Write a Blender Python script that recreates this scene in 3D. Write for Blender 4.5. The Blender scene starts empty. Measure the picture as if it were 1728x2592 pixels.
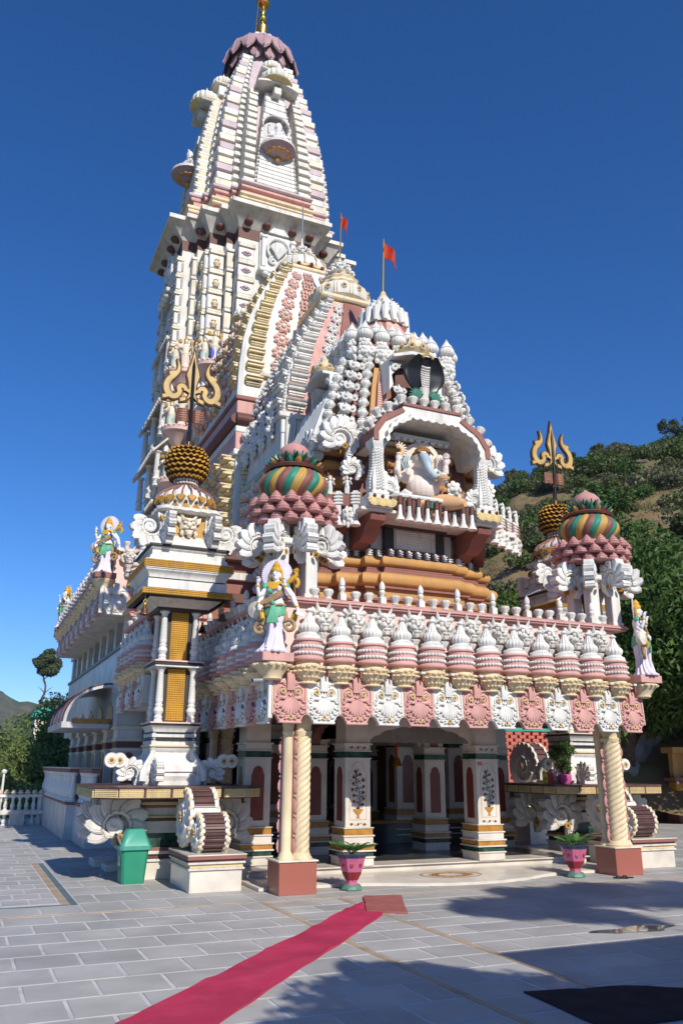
import bpy, math, random
import numpy as np
from mathutils import Vector, Matrix
PI = math.pi
R = math.radians
rnd = random.Random(11)
C = bpy.context.scene.collection
sc = bpy.context.scene

# ------------------------------------------------------------------ camera
YAW, TILT, ROLL, FPX, CAMH = 23.84, 17.22, 0.34, 2081.0, 1.7
cam = bpy.data.cameras.new('camera')
cam.sensor_fit = 'VERTICAL'
cam.sensor_height = 24.0
cam.lens = FPX / 2592.0 * 24.0
cam.clip_start = 0.05
cam.clip_end = 6000
camo = bpy.data.objects.new('camera', cam)
C.objects.link(camo)
_t, _y, _r = R(TILT), R(YAW), R(ROLL)
_f = Vector((math.sin(_y) * math.cos(_t), math.cos(_y) * math.cos(_t), math.sin(_t)))
_ri = Vector((math.cos(_y), -math.sin(_y), 0))
_u = _ri.cross(_f)
_rr = _ri * math.cos(_r) + _u * math.sin(_r)
_uu = -_ri * math.sin(_r) + _u * math.cos(_r)
m = Matrix((_rr, _uu, -_f)).transposed().to_4x4()
m.translation = (0, 0, CAMH)
camo.matrix_world = m
sc.camera = camo

# ------------------------------------------------------------------ sky, sun, exposure
SUN_TRAVEL = Vector((-0.10, 1.0, -0.70)).normalized()      # the way the light travels
SUN_EL = math.asin(-SUN_TRAVEL.z)
SUN_AZ = math.atan2(-SUN_TRAVEL.x, -SUN_TRAVEL.y)           # clockwise from +y
w = bpy.data.worlds.new('World')
sc.world = w
w.use_nodes = True
nt = w.node_tree
bg = nt.nodes['Background']
sky = nt.nodes.new('ShaderNodeTexSky')
sky.sky_type = 'NISHITA'
sky.sun_disc = False
sky.sun_elevation = SUN_EL
sky.sun_rotation = SUN_AZ
sky.altitude = 1500
sky.air_density = 1.0
sky.dust_density = 0.0
sky.ozone_density = 6.0
hs = nt.nodes.new('ShaderNodeHueSaturation')
hs.inputs['Saturation'].default_value = 1.2
hs.inputs['Hue'].default_value = 0.507
nt.links.new(sky.outputs[0], hs.inputs['Color'])
nt.links.new(hs.outputs[0], bg.inputs[0])
bg.inputs[1].default_value = 0.148
sl = bpy.data.lights.new('sun', 'SUN')
sl.energy = 5.0
sl.angle = R(0.5)
sl.color = (1.0, 0.94, 0.84)
so = bpy.data.objects.new('sun', sl)
C.objects.link(so)
so.rotation_euler = SUN_TRAVEL.to_track_quat('-Z', 'Y').to_euler()
so.location = (0, -20, 40)
vs = sc.view_settings
vs.view_transform = 'Standard'
vs.look = 'None'
vs.gamma = 1.0
vs.use_curve_mapping = False
vs.exposure = 0.0
sc.cycles.use_denoising = True
sc.cycles.max_bounces = 6

# ------------------------------------------------------------------ materials
MATS = {}
def mat(name, col, rough=0.7, var=0.10, scale=3.0, dirt=0.0, dirtcol=(0.10, 0.085, 0.07), bump=0.0, bscale=40.0,
        col2=None, spec=0.35, metal=0.0, streak=True, extra=None):
    """painted surface: base colour, soft tonal variation, rain streaks of grime, fine bump"""
    mm = bpy.data.materials.new(name)
    mm.use_nodes = True
    n = mm.node_tree
    b = n.nodes['Principled BSDF']
    b.inputs['Roughness'].default_value = rough
    b.inputs['Specular IOR Level'].default_value = spec
    b.inputs['Metallic'].default_value = metal
    geo = n.nodes.new('ShaderNodeNewGeometry')
    nz = n.nodes.new('ShaderNodeTexNoise')
    nz.inputs['Scale'].default_value = scale
    nz.inputs['Detail'].default_value = 5
    n.links.new(geo.outputs['Position'], nz.inputs['Vector'])
    mx = n.nodes.new('ShaderNodeMix')
    mx.data_type = 'RGBA'
    c2 = col2 if col2 else tuple(c * (1 - var * 1.6) for c in col)
    c1 = col if col2 else tuple(min(1, c * (1 + var * 0.5)) for c in col)
    mx.inputs['A'].default_value = (*c1, 1)
    mx.inputs['B'].default_value = (*c2, 1)
    rp = n.nodes.new('ShaderNodeMapRange')
    rp.inputs['From Min'].default_value = 0.35
    rp.inputs['From Max'].default_value = 0.7
    n.links.new(nz.outputs['Fac'], rp.inputs['Value'])
    n.links.new(rp.outputs['Result'], mx.inputs['Factor'])
    out = mx.outputs['Result']
    if dirt > 0:
        mp = n.nodes.new('ShaderNodeMapping')
        mp.inputs['Scale'].default_value = (7, 7, 0.8) if streak else (4, 4, 4)
        n.links.new(geo.outputs['Position'], mp.inputs['Vector'])
        n2 = n.nodes.new('ShaderNodeTexNoise')
        n2.inputs['Scale'].default_value = 1.0
        n2.inputs['Detail'].default_value = 6
        n2.inputs['Roughness'].default_value = 0.65
        n.links.new(mp.outputs[0], n2.inputs['Vector'])
        r2 = n.nodes.new('ShaderNodeMapRange')
        r2.inputs['From Min'].default_value = 0.49
        r2.inputs['From Max'].default_value = 0.76
        r2.inputs['To Max'].default_value = dirt
        n.links.new(n2.outputs['Fac'], r2.inputs['Value'])
        m2 = n.nodes.new('ShaderNodeMix')
        m2.data_type = 'RGBA'
        m2.inputs['B'].default_value = (*dirtcol, 1)
        n.links.new(out, m2.inputs['A'])
        n.links.new(r2.outputs['Result'], m2.inputs['Factor'])
        out = m2.outputs['Result']
    n.links.new(out, b.inputs['Base Color'])
    if bump > 0:
        n3 = n.nodes.new('ShaderNodeTexNoise')
        n3.inputs['Scale'].default_value = bscale
        n3.inputs['Detail'].default_value = 4
        n.links.new(geo.outputs['Position'], n3.inputs['Vector'])
        bp = n.nodes.new('ShaderNodeBump')
        bp.inputs['Strength'].default_value = bump
        bp.inputs['Distance'].default_value = 0.01
        n.links.new(n3.outputs['Fac'], bp.inputs['Height'])
        n.links.new(bp.outputs[0], b.inputs['Normal'])
    MATS[name] = mm
    return mm

mat('white', (0.71, 0.69, 0.645), 0.65, 0.07, 2.5, dirt=0.38, bump=0.15)
mat('offwhite', (0.70, 0.665, 0.60), 0.7, 0.09, 2.5, dirt=0.45, bump=0.2)
mat('oldwhite', (0.62, 0.58, 0.52), 0.75, 0.12, 3, dirt=0.45, bump=0.2)
mat('cream', (0.74, 0.60, 0.38), 0.65, 0.08, 2.5, dirt=0.35, bump=0.15)
mat('creampale', (0.74, 0.66, 0.53), 0.65, 0.08, 2.5, dirt=0.38, bump=0.15)
mat('yellowcream', (0.72, 0.56, 0.27), 0.65, 0.10, 3, dirt=0.35, bump=0.2)
mat('pink', (0.62, 0.34, 0.30), 0.65, 0.09, 2.5, dirt=0.35, bump=0.15)
mat('creamyellow', (0.72, 0.60, 0.36), 0.65, 0.1, 3, dirt=0.35, bump=0.2)
mat('salmon', (0.64, 0.39, 0.32), 0.65, 0.07, 2.5, dirt=0.22, bump=0.15)
mat('palepink', (0.74, 0.52, 0.46), 0.65, 0.07, 2.5, dirt=0.2, bump=0.15)
mat('mauve', (0.42, 0.27, 0.29), 0.7, 0.10, 2.5, dirt=0.3, bump=0.15)
mat('lilac', (0.56, 0.45, 0.47), 0.7, 0.07, 2.5, dirt=0.25)
mat('shellpink', (0.52, 0.26, 0.24), 0.75, 0.12, 4, dirt=0.35, bump=0.2)
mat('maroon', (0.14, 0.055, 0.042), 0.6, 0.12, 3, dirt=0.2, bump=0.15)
mat('brownred', (0.27, 0.11, 0.085), 0.65, 0.10, 3, dirt=0.2, bump=0.15)
mat('orange', (0.50, 0.265, 0.085), 0.6, 0.10, 3, dirt=0.25, bump=0.15)
mat('gold', (0.48, 0.25, 0.03), 0.5, 0.18, 4, dirt=0.5, bump=0.15)
mat('goldmetal', (0.60, 0.36, 0.07), 0.3, 0.1, 4, metal=0.9)
mat('lattice', (0.58, 0.33, 0.05), 0.5, 0.10, 4, dirt=0.25)
mat('latticecream', (0.66, 0.53, 0.28), 0.55, 0.10, 4, dirt=0.3)
mat('ochre', (0.50, 0.29, 0.07), 0.6, 0.08, 3, dirt=0.15)
mat('teal', (0.035, 0.22, 0.15), 0.55, 0.10, 3, dirt=0.12)
mat('tealdark', (0.015, 0.14, 0.09), 0.5, 0.12, 3)
mat('stripebrown', (0.22, 0.085, 0.07), 0.6, 0.08, 3, dirt=0.15)
mat('seafoam', (0.34, 0.46, 0.43), 0.65, 0.08, 3, dirt=0.2)
mat('charcoal', (0.035, 0.032, 0.03), 0.5, 0.15, 3)
mat('blackpaint', (0.012, 0.012, 0.014), 0.35, 0.2, 3)
mat('granite', (0.36, 0.12, 0.085), 0.28, 0.22, 90.0, spec=0.5, streak=False)
mat('marble', (0.66, 0.60, 0.52), 0.28, 0.12, 2.2, dirt=0.25, dirtcol=(0.35, 0.28, 0.2), streak=False, spec=0.5)
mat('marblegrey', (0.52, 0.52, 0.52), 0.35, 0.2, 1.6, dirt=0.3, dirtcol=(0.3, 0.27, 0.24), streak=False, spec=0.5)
mat('inlayred', (0.20, 0.045, 0.03), 0.3, 0.15, 8, spec=0.5)
mat('inlaydark', (0.03, 0.035, 0.035), 0.3, 0.1, 8, spec=0.5)
mat('inlaygold', (0.42, 0.20, 0.04), 0.3, 0.2, 8, spec=0.5)
mat('greenstone', (0.03, 0.075, 0.055), 0.25, 0.5, 8, spec=0.5)
mat('brownstone', (0.11, 0.055, 0.05), 0.4, 0.2, 6, dirt=0.15)
mat('statuewhite', (0.80, 0.76, 0.77), 0.45, 0.05, 5, dirt=0.12)
mat('statuelilac', (0.70, 0.63, 0.72), 0.5, 0.05, 5, dirt=0.12)
mat('statuegold', (0.60, 0.34, 0.03), 0.45, 0.10, 6, dirt=0.1)
mat('statuegreen', (0.12, 0.40, 0.24), 0.5, 0.10, 6, dirt=0.1)
mat('statuetan', (0.36, 0.24, 0.12), 0.6, 0.2, 8, dirt=0.2)
mat('skin', (0.80, 0.68, 0.60), 0.5, 0.05, 4, dirt=0.12)
mat('bluegrey', (0.38, 0.47, 0.52), 0.5, 0.12, 6, dirt=0.1)
mat('peach', (0.68, 0.40, 0.20), 0.55, 0.10, 4, dirt=0.1)
mat('crownbrown', (0.28, 0.13, 0.05), 0.6, 0.15, 6)
mat('blue', (0.10, 0.14, 0.65), 0.55, 0.10, 6)
mat('flagred', (0.55, 0.05, 0.02), 0.8, 0.2, 6)
mat('binplastic', (0.022, 0.24, 0.14), 0.38, 0.05, 5, dirt=0.12, dirtcol=(0.2, 0.25, 0.2), spec=0.4)
mat('binlid', (0.06, 0.33, 0.24), 0.40, 0.06, 5, dirt=0.12, dirtcol=(0.2, 0.25, 0.2), spec=0.4)
mat('steel', (0.45, 0.46, 0.47), 0.4, 0.1, 5, metal=0.7)
mat('bookbrown', (0.20, 0.065, 0.04), 0.55, 0.3, 12, dirt=0.3, dirtcol=(0.5, 0.35, 0.25))
mat('rust', (0.10, 0.04, 0.02), 0.7, 0.3, 10)
mat('bronze', (0.14, 0.075, 0.045), 0.4, 0.2, 10, metal=0.5)
mat('carpet', (0.60, 0.05, 0.115), 0.95, 0.14, 1.6, dirt=0.10, dirtcol=(0.6, 0.3, 0.3), bump=0.9, bscale=300, streak=False, spec=0.1)
mat('doormat', (0.40, 0.14, 0.12), 0.95, 0.12, 5, bump=0.8, bscale=200, spec=0.1)
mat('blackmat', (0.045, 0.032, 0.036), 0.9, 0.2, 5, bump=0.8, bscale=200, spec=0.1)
mat('rubber', (0.02, 0.02, 0.022), 0.7, 0.1, 5)
mat('slab', (0.425, 0.41, 0.385), 0.62, 0.14, 1.3, dirt=0.25, dirtcol=(0.30, 0.26, 0.21), streak=False, bump=0.12, bscale=14, spec=0.45)
mat('slab2', (0.385, 0.375, 0.355), 0.62, 0.14, 1.3, dirt=0.25, dirtcol=(0.28, 0.26, 0.22), streak=False, bump=0.12, bscale=14, spec=0.45)
mat('slab3', (0.455, 0.44, 0.41), 0.62, 0.14, 1.3, dirt=0.25, dirtcol=(0.34, 0.29, 0.23), streak=False, bump=0.12, bscale=14, spec=0.45)
mat('grout', (0.57, 0.55, 0.52), 0.8, 0.12, 3, dirt=0.3, streak=False)
mat('inlayorange', (0.46, 0.34, 0.22), 0.6, 0.15, 3, dirt=0.25, streak=False)
mat('slabdark', (0.13, 0.18, 0.19), 0.45, 0.15, 3, spec=0.45)
mat('potpink', (0.52, 0.13, 0.24), 0.4, 0.12, 9, dirt=0.1)
mat('potred', (0.26, 0.02, 0.03), 0.4, 0.1, 9)
mat('potblue', (0.05, 0.06, 0.12), 0.4, 0.1, 9)
mat('potgreen', (0.10, 0.22, 0.16), 0.5, 0.1, 9)
mat('soil', (0.05, 0.035, 0.025), 0.95, 0.2, 20)
mat('bark', (0.11, 0.075, 0.05), 0.9, 0.3, 8, bump=0.5, bscale=12)
mat('barklight', (0.30, 0.20, 0.13), 0.9, 0.3, 8, bump=0.5, bscale=12)
mat('brickred', (0.50, 0.13, 0.09), 0.75, 0.12, 5, dirt=0.2)
mat('plaster', (0.70, 0.69, 0.66), 0.8, 0.08, 2, dirt=0.3)
mat('roofgreen', (0.05, 0.36, 0.27), 0.6, 0.15, 2)
mat('glassdark', (0.02, 0.025, 0.03), 0.1, 0.1, 2, spec=0.6)
mat('fabricpink', (0.62, 0.10, 0.32), 0.85, 0.1, 6)
mat('signyellow', (0.62, 0.50, 0.03), 0.5, 0.05, 5)
mat('signred', (0.50, 0.02, 0.02), 0.5, 0.05, 5)

def leafmat(name, c1, c2, rough=0.55, trans=0.25):
    mm = bpy.data.materials.new(name)
    mm.use_nodes = True
    n = mm.node_tree
    b = n.nodes['Principled BSDF']
    b.inputs['Roughness'].default_value = rough
    b.inputs['Specular IOR Level'].default_value = 0.3
    geo = n.nodes.new('ShaderNodeNewGeometry')
    ramp = n.nodes.new('ShaderNodeMix')
    ramp.data_type = 'RGBA'
    ramp.inputs['A'].default_value = (*c1, 1)
    ramp.inputs['B'].default_value = (*c2, 1)
    n.links.new(geo.outputs['Random Per Island'], ramp.inputs['Factor'])
    n.links.new(ramp.outputs['Result'], b.inputs['Base Color'])
    tr = n.nodes.new('ShaderNodeBsdfTranslucent')
    n.links.new(ramp.outputs['Result'], tr.inputs['Color'])
    ms = n.nodes.new('ShaderNodeMixShader')
    ms.inputs[0].default_value = trans
    n.links.new(b.outputs[0], ms.inputs[1])
    n.links.new(tr.outputs[0], ms.inputs[2])
    n.links.new(ms.outputs[0], n.nodes['Material Output'].inputs['Surface'])
    MATS[name] = mm
leafmat('leaf', (0.07, 0.12, 0.022), (0.15, 0.22, 0.045), trans=.35)
leafmat('leafdark', (0.04, 0.09, 0.02), (0.10, 0.17, 0.035), trans=.3)
leafmat('leaffeather', (0.12, 0.17, 0.05), (0.22, 0.27, 0.085), trans=.35)
leafmat('leafgrey', (0.11, 0.13, 0.06), (0.19, 0.19, 0.10), trans=.3)
leafmat('leafscrub', (0.07, 0.11, 0.03), (0.15, 0.18, 0.055), trans=.3)
leafmat('leafpine', (0.06, 0.09, 0.04), (0.11, 0.14, 0.06), trans=.3)
leafmat('cycad', (0.05, 0.14, 0.03), (0.11, 0.22, 0.05))
leafmat('leafbright', (0.11, 0.20, 0.03), (0.22, 0.32, 0.06), trans=.4)

# ------------------------------------------------------------------ mesh kit
class MB:
    def __init__(s):
        s.v = []; s.f = []; s.mi = []
    def raw(s, vs, fs, m=0, M=None):
        o = len(s.v)
        if M is not None:
            vs = [tuple(M @ Vector(v)) for v in vs]
        s.v += [tuple(v) for v in vs]
        s.f += [tuple(i + o for i in f) for f in fs]
        s.mi += [m] * len(fs)
        return s
    def box(s, x0, x1, y0, y1, z0, z1, m=0, M=None, b=0.0):
        if b <= 0:
            vs = [(x, y, z) for x in (x0, x1) for y in (y0, y1) for z in (z0, z1)]
            fs = [(0, 1, 3, 2), (4, 6, 7, 5), (0, 4, 5, 1), (2, 3, 7, 6), (0, 2, 6, 4), (1, 5, 7, 3)]
            return s.raw(vs, fs, m, M)
        b = min(b, (x1 - x0) / 2.1, (y1 - y0) / 2.1, (z1 - z0) / 2.1)
        X = (x0, x1); Y = (y0, y1); Z = (z0, z1)
        sg = (1, -1)
        vs = []; id = {}
        for i in (0, 1):
            for j in (0, 1):
                for k in (0, 1):
                    p = (X[i], Y[j], Z[k]); q = (X[i] + sg[i] * b, Y[j] + sg[j] * b, Z[k] + sg[k] * b)
                    id[i, j, k, 0] = len(vs); vs.append((p[0], q[1], q[2]))
                    id[i, j, k, 1] = len(vs); vs.append((q[0], p[1], q[2]))
                    id[i, j, k, 2] = len(vs); vs.append((q[0], q[1], p[2]))
        fs = []
        cyc = ((0, 0), (0, 1), (1, 1), (1, 0))
        for i in (0, 1):
            q = [id[i, a, c, 0] for a, c in cyc]; fs.append(q[::-1] if i else q)
            q = [id[a, i, c, 1] for a, c in cyc]; fs.append(q if i else q[::-1])
            q = [id[a, c, i, 2] for a, c in cyc]; fs.append(q[::-1] if i else q)
        for a in (0, 1):
            for c in (0, 1):
                fs.append((id[a, c, 0, 0], id[a, c, 1, 0], id[a, c, 1, 1], id[a, c, 0, 1]))
                fs.append((id[a, 0, c, 0], id[a, 1, c, 0], id[a, 1, c, 2], id[a, 0, c, 2]))
                fs.append((id[0, a, c, 1], id[1, a, c, 1], id[1, a, c, 2], id[0, a, c, 2]))
        for i in (0, 1):
            for j in (0, 1):
                for k in (0, 1):
                    fs.append((id[i, j, k, 0], id[i, j, k, 1], id[i, j, k, 2]))
        return s.raw(vs, fs, m, M)
    def lathe(s, prof, n=24, c=(0, 0, 0), m=0, M=None, lobe=None, cap=True, ms=None, twist=0.0):
        vs = []; fs = []
        for pi_, (r, z) in enumerate(prof):
            for i in range(n):
                a = 2 * PI * i / n
                rr = r
                if lobe:
                    rr = r * (1 - lobe[1] * (1 - abs(math.sin(lobe[0] * (a + twist * z) / 2))))
                vs.append((c[0] + rr * math.cos(a), c[1] + rr * math.sin(a), c[2] + z))
        o = len(s.f)
        for k in range(len(prof) - 1):
            for i in range(n):
                j = (i + 1) % n
                fs.append((k * n + i, k * n + j, (k + 1) * n + j, (k + 1) * n + i))
        if cap:
            if prof[0][0] > 1e-4: fs.append(tuple(range(n - 1, -1, -1)))
            if prof[-1][0] > 1e-4: fs.append(tuple((len(prof) - 1) * n + i for i in range(n)))
        s.raw(vs, fs, m, M)
        if ms:
            for k in range(len(prof) - 1):
                for i in range(n):
                    s.mi[o + k * n + i] = ms[k]
        return s
    def loft(s, rings, m=0, M=None, cap=True, ms=None):
        n = len(rings[0]); vs = [p for r in rings for p in r]; fs = []
        o = len(s.f)
        for k in range(len(rings) - 1):
            for i in range(n):
                j = (i + 1) % n
                fs.append((k * n + i, k * n + j, (k + 1) * n + j, (k + 1) * n + i))
        if cap:
            fs.append(tuple(range(n - 1, -1, -1)))
            fs.append(tuple((len(rings) - 1) * n + i for i in range(n)))
        s.raw(vs, fs, m, M)
        if ms:
            for k in range(len(rings) - 1):
                for i in range(n):
                    s.mi[o + k * n + i] = ms[k]
        return s
    def tube(s, path, r, n=8, m=0, M=None, sq=1.0, up=None):
        P_ = [Vector(p) for p in path]
        rs = r if isinstance(r, (list, tuple)) else [r] * len(P_)
        rings = []
        t = (P_[1] - P_[0]).normalized()
        nv = Vector(up) if up else (Vector((0, 1, 0)) if abs(t.y) < 0.9 else Vector((1, 0, 0)))
        for k, p in enumerate(P_):
            if k == 0: t = P_[1] - P_[0]
            elif k == len(P_) - 1: t = P_[-1] - P_[-2]
            else: t = P_[k + 1] - P_[k - 1]
            if t.length < 1e-9: t = Vector((0, 0, 1))
            t.normalize()
            nv = nv - t * nv.dot(t)
            if nv.length < 1e-6: nv = t.orthogonal()
            nv.normalize()
            bv = t.cross(nv)
            rings.append([tuple(p + nv * (rs[k] * sq * math.cos(2 * PI * i / n)) + bv * (rs[k] * math.sin(2 * PI * i / n))) for i in range(n)])
        return s.loft(rings, m, M)
    def sph(s, c, r, nu=12, nv=8, m=0, M=None):
        if not isinstance(r, (tuple, list)): r = (r, r, r)
        vs = [(c[0], c[1], c[2] - r[2])]; fs = []
        for j in range(1, nv):
            p = -PI / 2 + PI * j / nv
            for i in range(nu):
                a = 2 * PI * i / nu
                vs.append((c[0] + r[0] * math.cos(p) * math.cos(a), c[1] + r[1] * math.cos(p) * math.sin(a), c[2] + r[2] * math.sin(p)))
        vs.append((c[0], c[1], c[2] + r[2]))
        for i in range(nu):
            fs.append((0, 1 + (i + 1) % nu, 1 + i))
            for j in range(nv - 2):
                a = 1 + j * nu + i; b = 1 + j * nu + (i + 1) % nu
                fs.append((a, b, b + nu, a + nu))
            fs.append((1 + (nv - 2) * nu + i, 1 + (nv - 2) * nu + (i + 1) % nu, len(vs) - 1))
        return s.raw(vs, fs, m, M)
    def ext(s, poly, y0, y1, m=0, M=None, b=0.0):
        """outline in the xz plane (counter-clockwise seen from -y), front at y0"""
        n = len(poly)
        ar = sum(poly[i][0] * poly[(i + 1) % n][1] - poly[(i + 1) % n][0] * poly[i][1] for i in range(n))
        if ar < 0: poly = poly[::-1]
        vs = []; fs = []
        if b > 0:
            ins = []
            for i in range(n):
                a = Vector(poly[i - 1]); c = Vector(poly[i]); d = Vector(poly[(i + 1) % n])
                e1 = (c - a); e2 = (d - c)
                n1 = Vector((-e1.y, e1.x)); n2 = Vector((-e2.y, e2.x))
                q = (n1.normalized() if n1.length else n1) + (n2.normalized() if n2.length else n2)
                if q.length: q.normalize()
                ins.append(c + q * b)
            rings = [[(p[0], y0, p[1]) for p in ins], [(p[0], y0 + b, p[1]) for p in poly], [(p[0], y1, p[1]) for p in poly]]
        else:
            rings = [[(p[0], y0, p[1]) for p in poly], [(p[0], y1, p[1]) for p in poly]]
        return s.loft(rings, m, M)
    def mesh(s, name, mats, ang=38):
        me = bpy.data.meshes.new(name)
        me.from_pydata(s.v, [], s.f)
        for q in (mats if isinstance(mats, (list, tuple)) else [mats]):
            me.materials.append(MATS[q])
        if len(me.materials) > 1:
            me.polygons.foreach_set('material_index', s.mi)
        me.polygons.foreach_set('use_smooth', [True] * len(me.polygons))
        me.update()
        if ang < 180:
            me.set_sharp_from_angle(angle=R(ang))
        return me

WM = {}
def tag(o, label=None, cat=None, group=None, kind=None):
    if label: o['label'] = label
    if cat: o['category'] = cat
    if group: o['group'] = group
    if kind: o['kind'] = kind
    return o
def TR(loc, rot=(0, 0, 0), sc_=1.0):
    Mx = Matrix.Translation(loc)
    if isinstance(rot, Matrix): Mx = Mx @ rot.to_4x4()
    else:
        rx, ry, rz = rot
        Mx = Mx @ Matrix.Rotation(rz, 4, 'Z') @ Matrix.Rotation(rx, 4, 'X') @ Matrix.Rotation(ry, 4, 'Y')
    if isinstance(sc_, (tuple, list)): Mx = Mx @ Matrix.Diagonal((*sc_, 1))
    elif sc_ != 1.0: Mx = Mx @ Matrix.Scale(sc_, 4)
    return Mx
def root(name, label, cat, loc, rz=0.0, group=None):
    o = bpy.data.objects.new(name, None)
    o.empty_display_size = 0.2
    C.objects.link(o)
    Mx = TR(loc, (0, 0, rz))
    o.matrix_basis = Mx
    WM[o] = Mx
    return tag(o, label, cat, group)
def add(parent, name, me, loc=(0, 0, 0), rot=(0, 0, 0), sc_=1.0, mats=None, M=None, local=False, label=None):
    """place mesh me; world placement unless local (then relative to the parent)"""
    o = bpy.data.objects.new(name, me)
    C.objects.link(o)
    Mx = M if M is not None else TR(loc, rot, sc_)
    if parent is not None:
        o.parent = parent
        if local:
            o.matrix_basis = Mx
            WM[o] = WM[parent] @ Mx
        else:
            o.matrix_basis = WM[parent].inverted() @ Mx
            WM[o] = Mx
    else:
        o.matrix_basis = Mx
        WM[o] = Mx
    if mats:
        for i, q in enumerate(mats):
            o.material_slots[i].link = 'OBJECT'
            o.material_slots[i].material = MATS[q]
    if label: o['label'] = label
    return o
def copy_tree(o, M, parent=None):
    """copy a thing with its parts and sub-parts, placed at world matrix M"""
    c = o.copy(); C.objects.link(c)
    c.parent = parent
    if parent is None:
        c.matrix_basis = M; WM[c] = M
    else:
        c.matrix_basis = o.matrix_basis.copy(); WM[c] = WM[parent] @ c.matrix_basis
    for ch in list(o.children):
        copy_tree(ch, None, c)
    return c
def interp(x, tab):
    if x <= tab[0][0]: return tab[0][1]
    for (a, va), (b, vb) in zip(tab, tab[1:]):
        if x <= b: return va + (vb - va) * (x - a) / (b - a)
    return tab[-1][1]
def arc(cx, cz, r, a0, a1, n):
    return [(cx + r * math.cos(R(a0 + (a1 - a0) * i / n)), cz + r * math.sin(R(a0 + (a1 - a0) * i / n))) for i in range(n + 1)]

# ------------------------------------------------------------------ shared ornament meshes (front faces -y)
def flower_mesh(name, mats, k=9, r=1.0):
    b = MB()
    for i in range(k):
        a = 2 * PI * i / k
        Mx = Matrix.Rotation(a, 4, 'Y') @ Matrix.Translation((0.66 * r, -0.12 * r, 0))
        b.sph((0, 0, 0), (0.36 * r, 0.16 * r, 0.21 * r), 6, 4, 0, Mx)
    b.sph((0, -0.15 * r, 0), (0.42 * r, 0.30 * r, 0.42 * r), 10, 6, 1)
    return b.mesh(name, mats)
ME_FLOWER = flower_mesh('flower', ['yellowcream', 'brownred'])
ME_SUNFLOWER = flower_mesh('sunflower', ['gold', 'maroon'], 14)

def rosette_mesh():
    b = MB()
    b.lathe([(0.96, 0), (1.0, 0.06), (0.9, 0.13), (0.6, 0.11), (0.36, 0.10)], 32, lobe=(8, 0.28), M=Matrix.Rotation(PI / 2, 4, 'X'))
    for i in range(8):
        a = 2 * PI * (i + .5) / 8
        b.sph((0.62 * math.cos(a), -0.12, 0.62 * math.sin(a)), (0.2, 0.14, 0.2), 8, 5)
    b.sph((0, -0.14, 0), (0.30, 0.22, 0.30), 12, 7, 1)
    return b.mesh('rosette', ['salmon', 'white'])
ME_ROSETTE = rosette_mesh()

def spiral(cx, cz, r0, r1, a0, a1, n=26, y=0.0):
    out = []
    for i in range(n + 1):
        t = i / n
        r = r0 + (r1 - r0) * t ** 0.8
        a = R(a0 + (a1 - a0) * t)
        out.append((cx + r * math.cos(a), y, cz + r * math.sin(a)))
    return out

def scroll_mesh(name, T=0.22, mats=('white',)):
    """acanthus scroll about one unit across: a leafy C with a serrated rim and a volute, attached at its +x side"""
    b = MB()
    N = 126
    fr = (0.0, 0.07, 0.15, 0.22, 0.26, 0.40, 0.55, 0.70, 0.85, 1.0)
    front = []; back = []
    for i in range(N + 1):
        t = i / N
        a = R(-35 + 275 * t)
        lo = abs(math.sin(9 * PI * t)) ** 0.75 * min(1, 4 * t + .15)
        ro = 0.40 + 0.08 * math.sin(PI * min(1, t * 1.05)) + 0.17 * lo + .012 * math.sin(2 * PI * 36 * t)
        ri = 0.235 - 0.03 * t
        f_ = []; g_ = []
        for k, q in enumerate(fr):
            rr = ri + (ro - ri) * q
            aa = a - 0.34 * q * q
            x, z = rr * math.cos(aa), rr * math.sin(aa)
            hh = (0, .05, .05, .012)[k] if k < 4 else (.085 * lo ** .6 + .02 * abs(math.sin(36 * PI * t))) * (1 - .75 * q) + .004
            f_.append((x, -T / 2 - hh, z)); g_.append((x, T / 2 + hh, z))
        front.append(f_); back.append(g_)
    vs = []; fs = []
    m_ = len(fr)
    for row in front: vs += row
    o = len(vs)
    for row in back: vs += row
    for i in range(N):
        for j in range(m_ - 1):
            a = i * m_ + j
            fs.append((a, a + m_, a + m_ + 1, a + 1))
            fs.append((o + a, o + a + 1, o + a + m_ + 1, o + a + m_))
        a = i * m_
        fs.append((a, o + a, o + a + m_, a + m_))
        a = i * m_ + m_ - 1
        fs.append((a, a + m_, o + a + m_, o + a))
    for i in (0, N):
        ring = [i * m_ + j for j in range(m_)] + [o + i * m_ + j for j in range(m_ - 1, -1, -1)]
        fs.append(tuple(ring))
    b.raw(vs, fs)
    for y in (-T / 2, T / 2):
        b.tube(spiral(-0.05, 0.02, 0.22, 0.02, 215, 700, 36, y), [0.05 - 0.02 * i / 36 for i in range(37)], 6)
    b.lathe([(0.15, -T / 2), (0.15, T / 2)], 16, c=(-0.05, 0, 0.02), M=Matrix.Translation((-0.05, 0, 0.02)) @ Matrix.Rotation(PI / 2, 4, 'X') @ Matrix.Translation((0.05, 0, -0.02)))
    # stepped root that ties the leaf to its post
    for k in range(3):
        b.box(0.20 - .02 * k, 0.37 - 0.03 * k, -T / 2 - 0.02 + .03 * k, T / 2 + 0.02 - .03 * k, -0.34 - 0.055 * k, -0.20 - 0.055 * k, b=0.012)
    # thin leaf ridges across the thick outer edge
    for i in range(22):
        t = (i + 0.5) / 22
        a = R(-25 + 262 * t) - 0.18
        ro = 0.385 + 0.12 * math.sin(PI * t) + .03 * (i % 2)
        b.box(-.05, .035, -T / 2 - .012, T / 2 + .012, -.012, .012, 0, Matrix.Rotation(-a, 4, 'Y') @ Matrix.Translation((ro, 0, 0)), b=.008)
    return b.mesh(name, list(mats))
ME_SCROLL = scroll_mesh('scroll_leaf')
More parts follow.
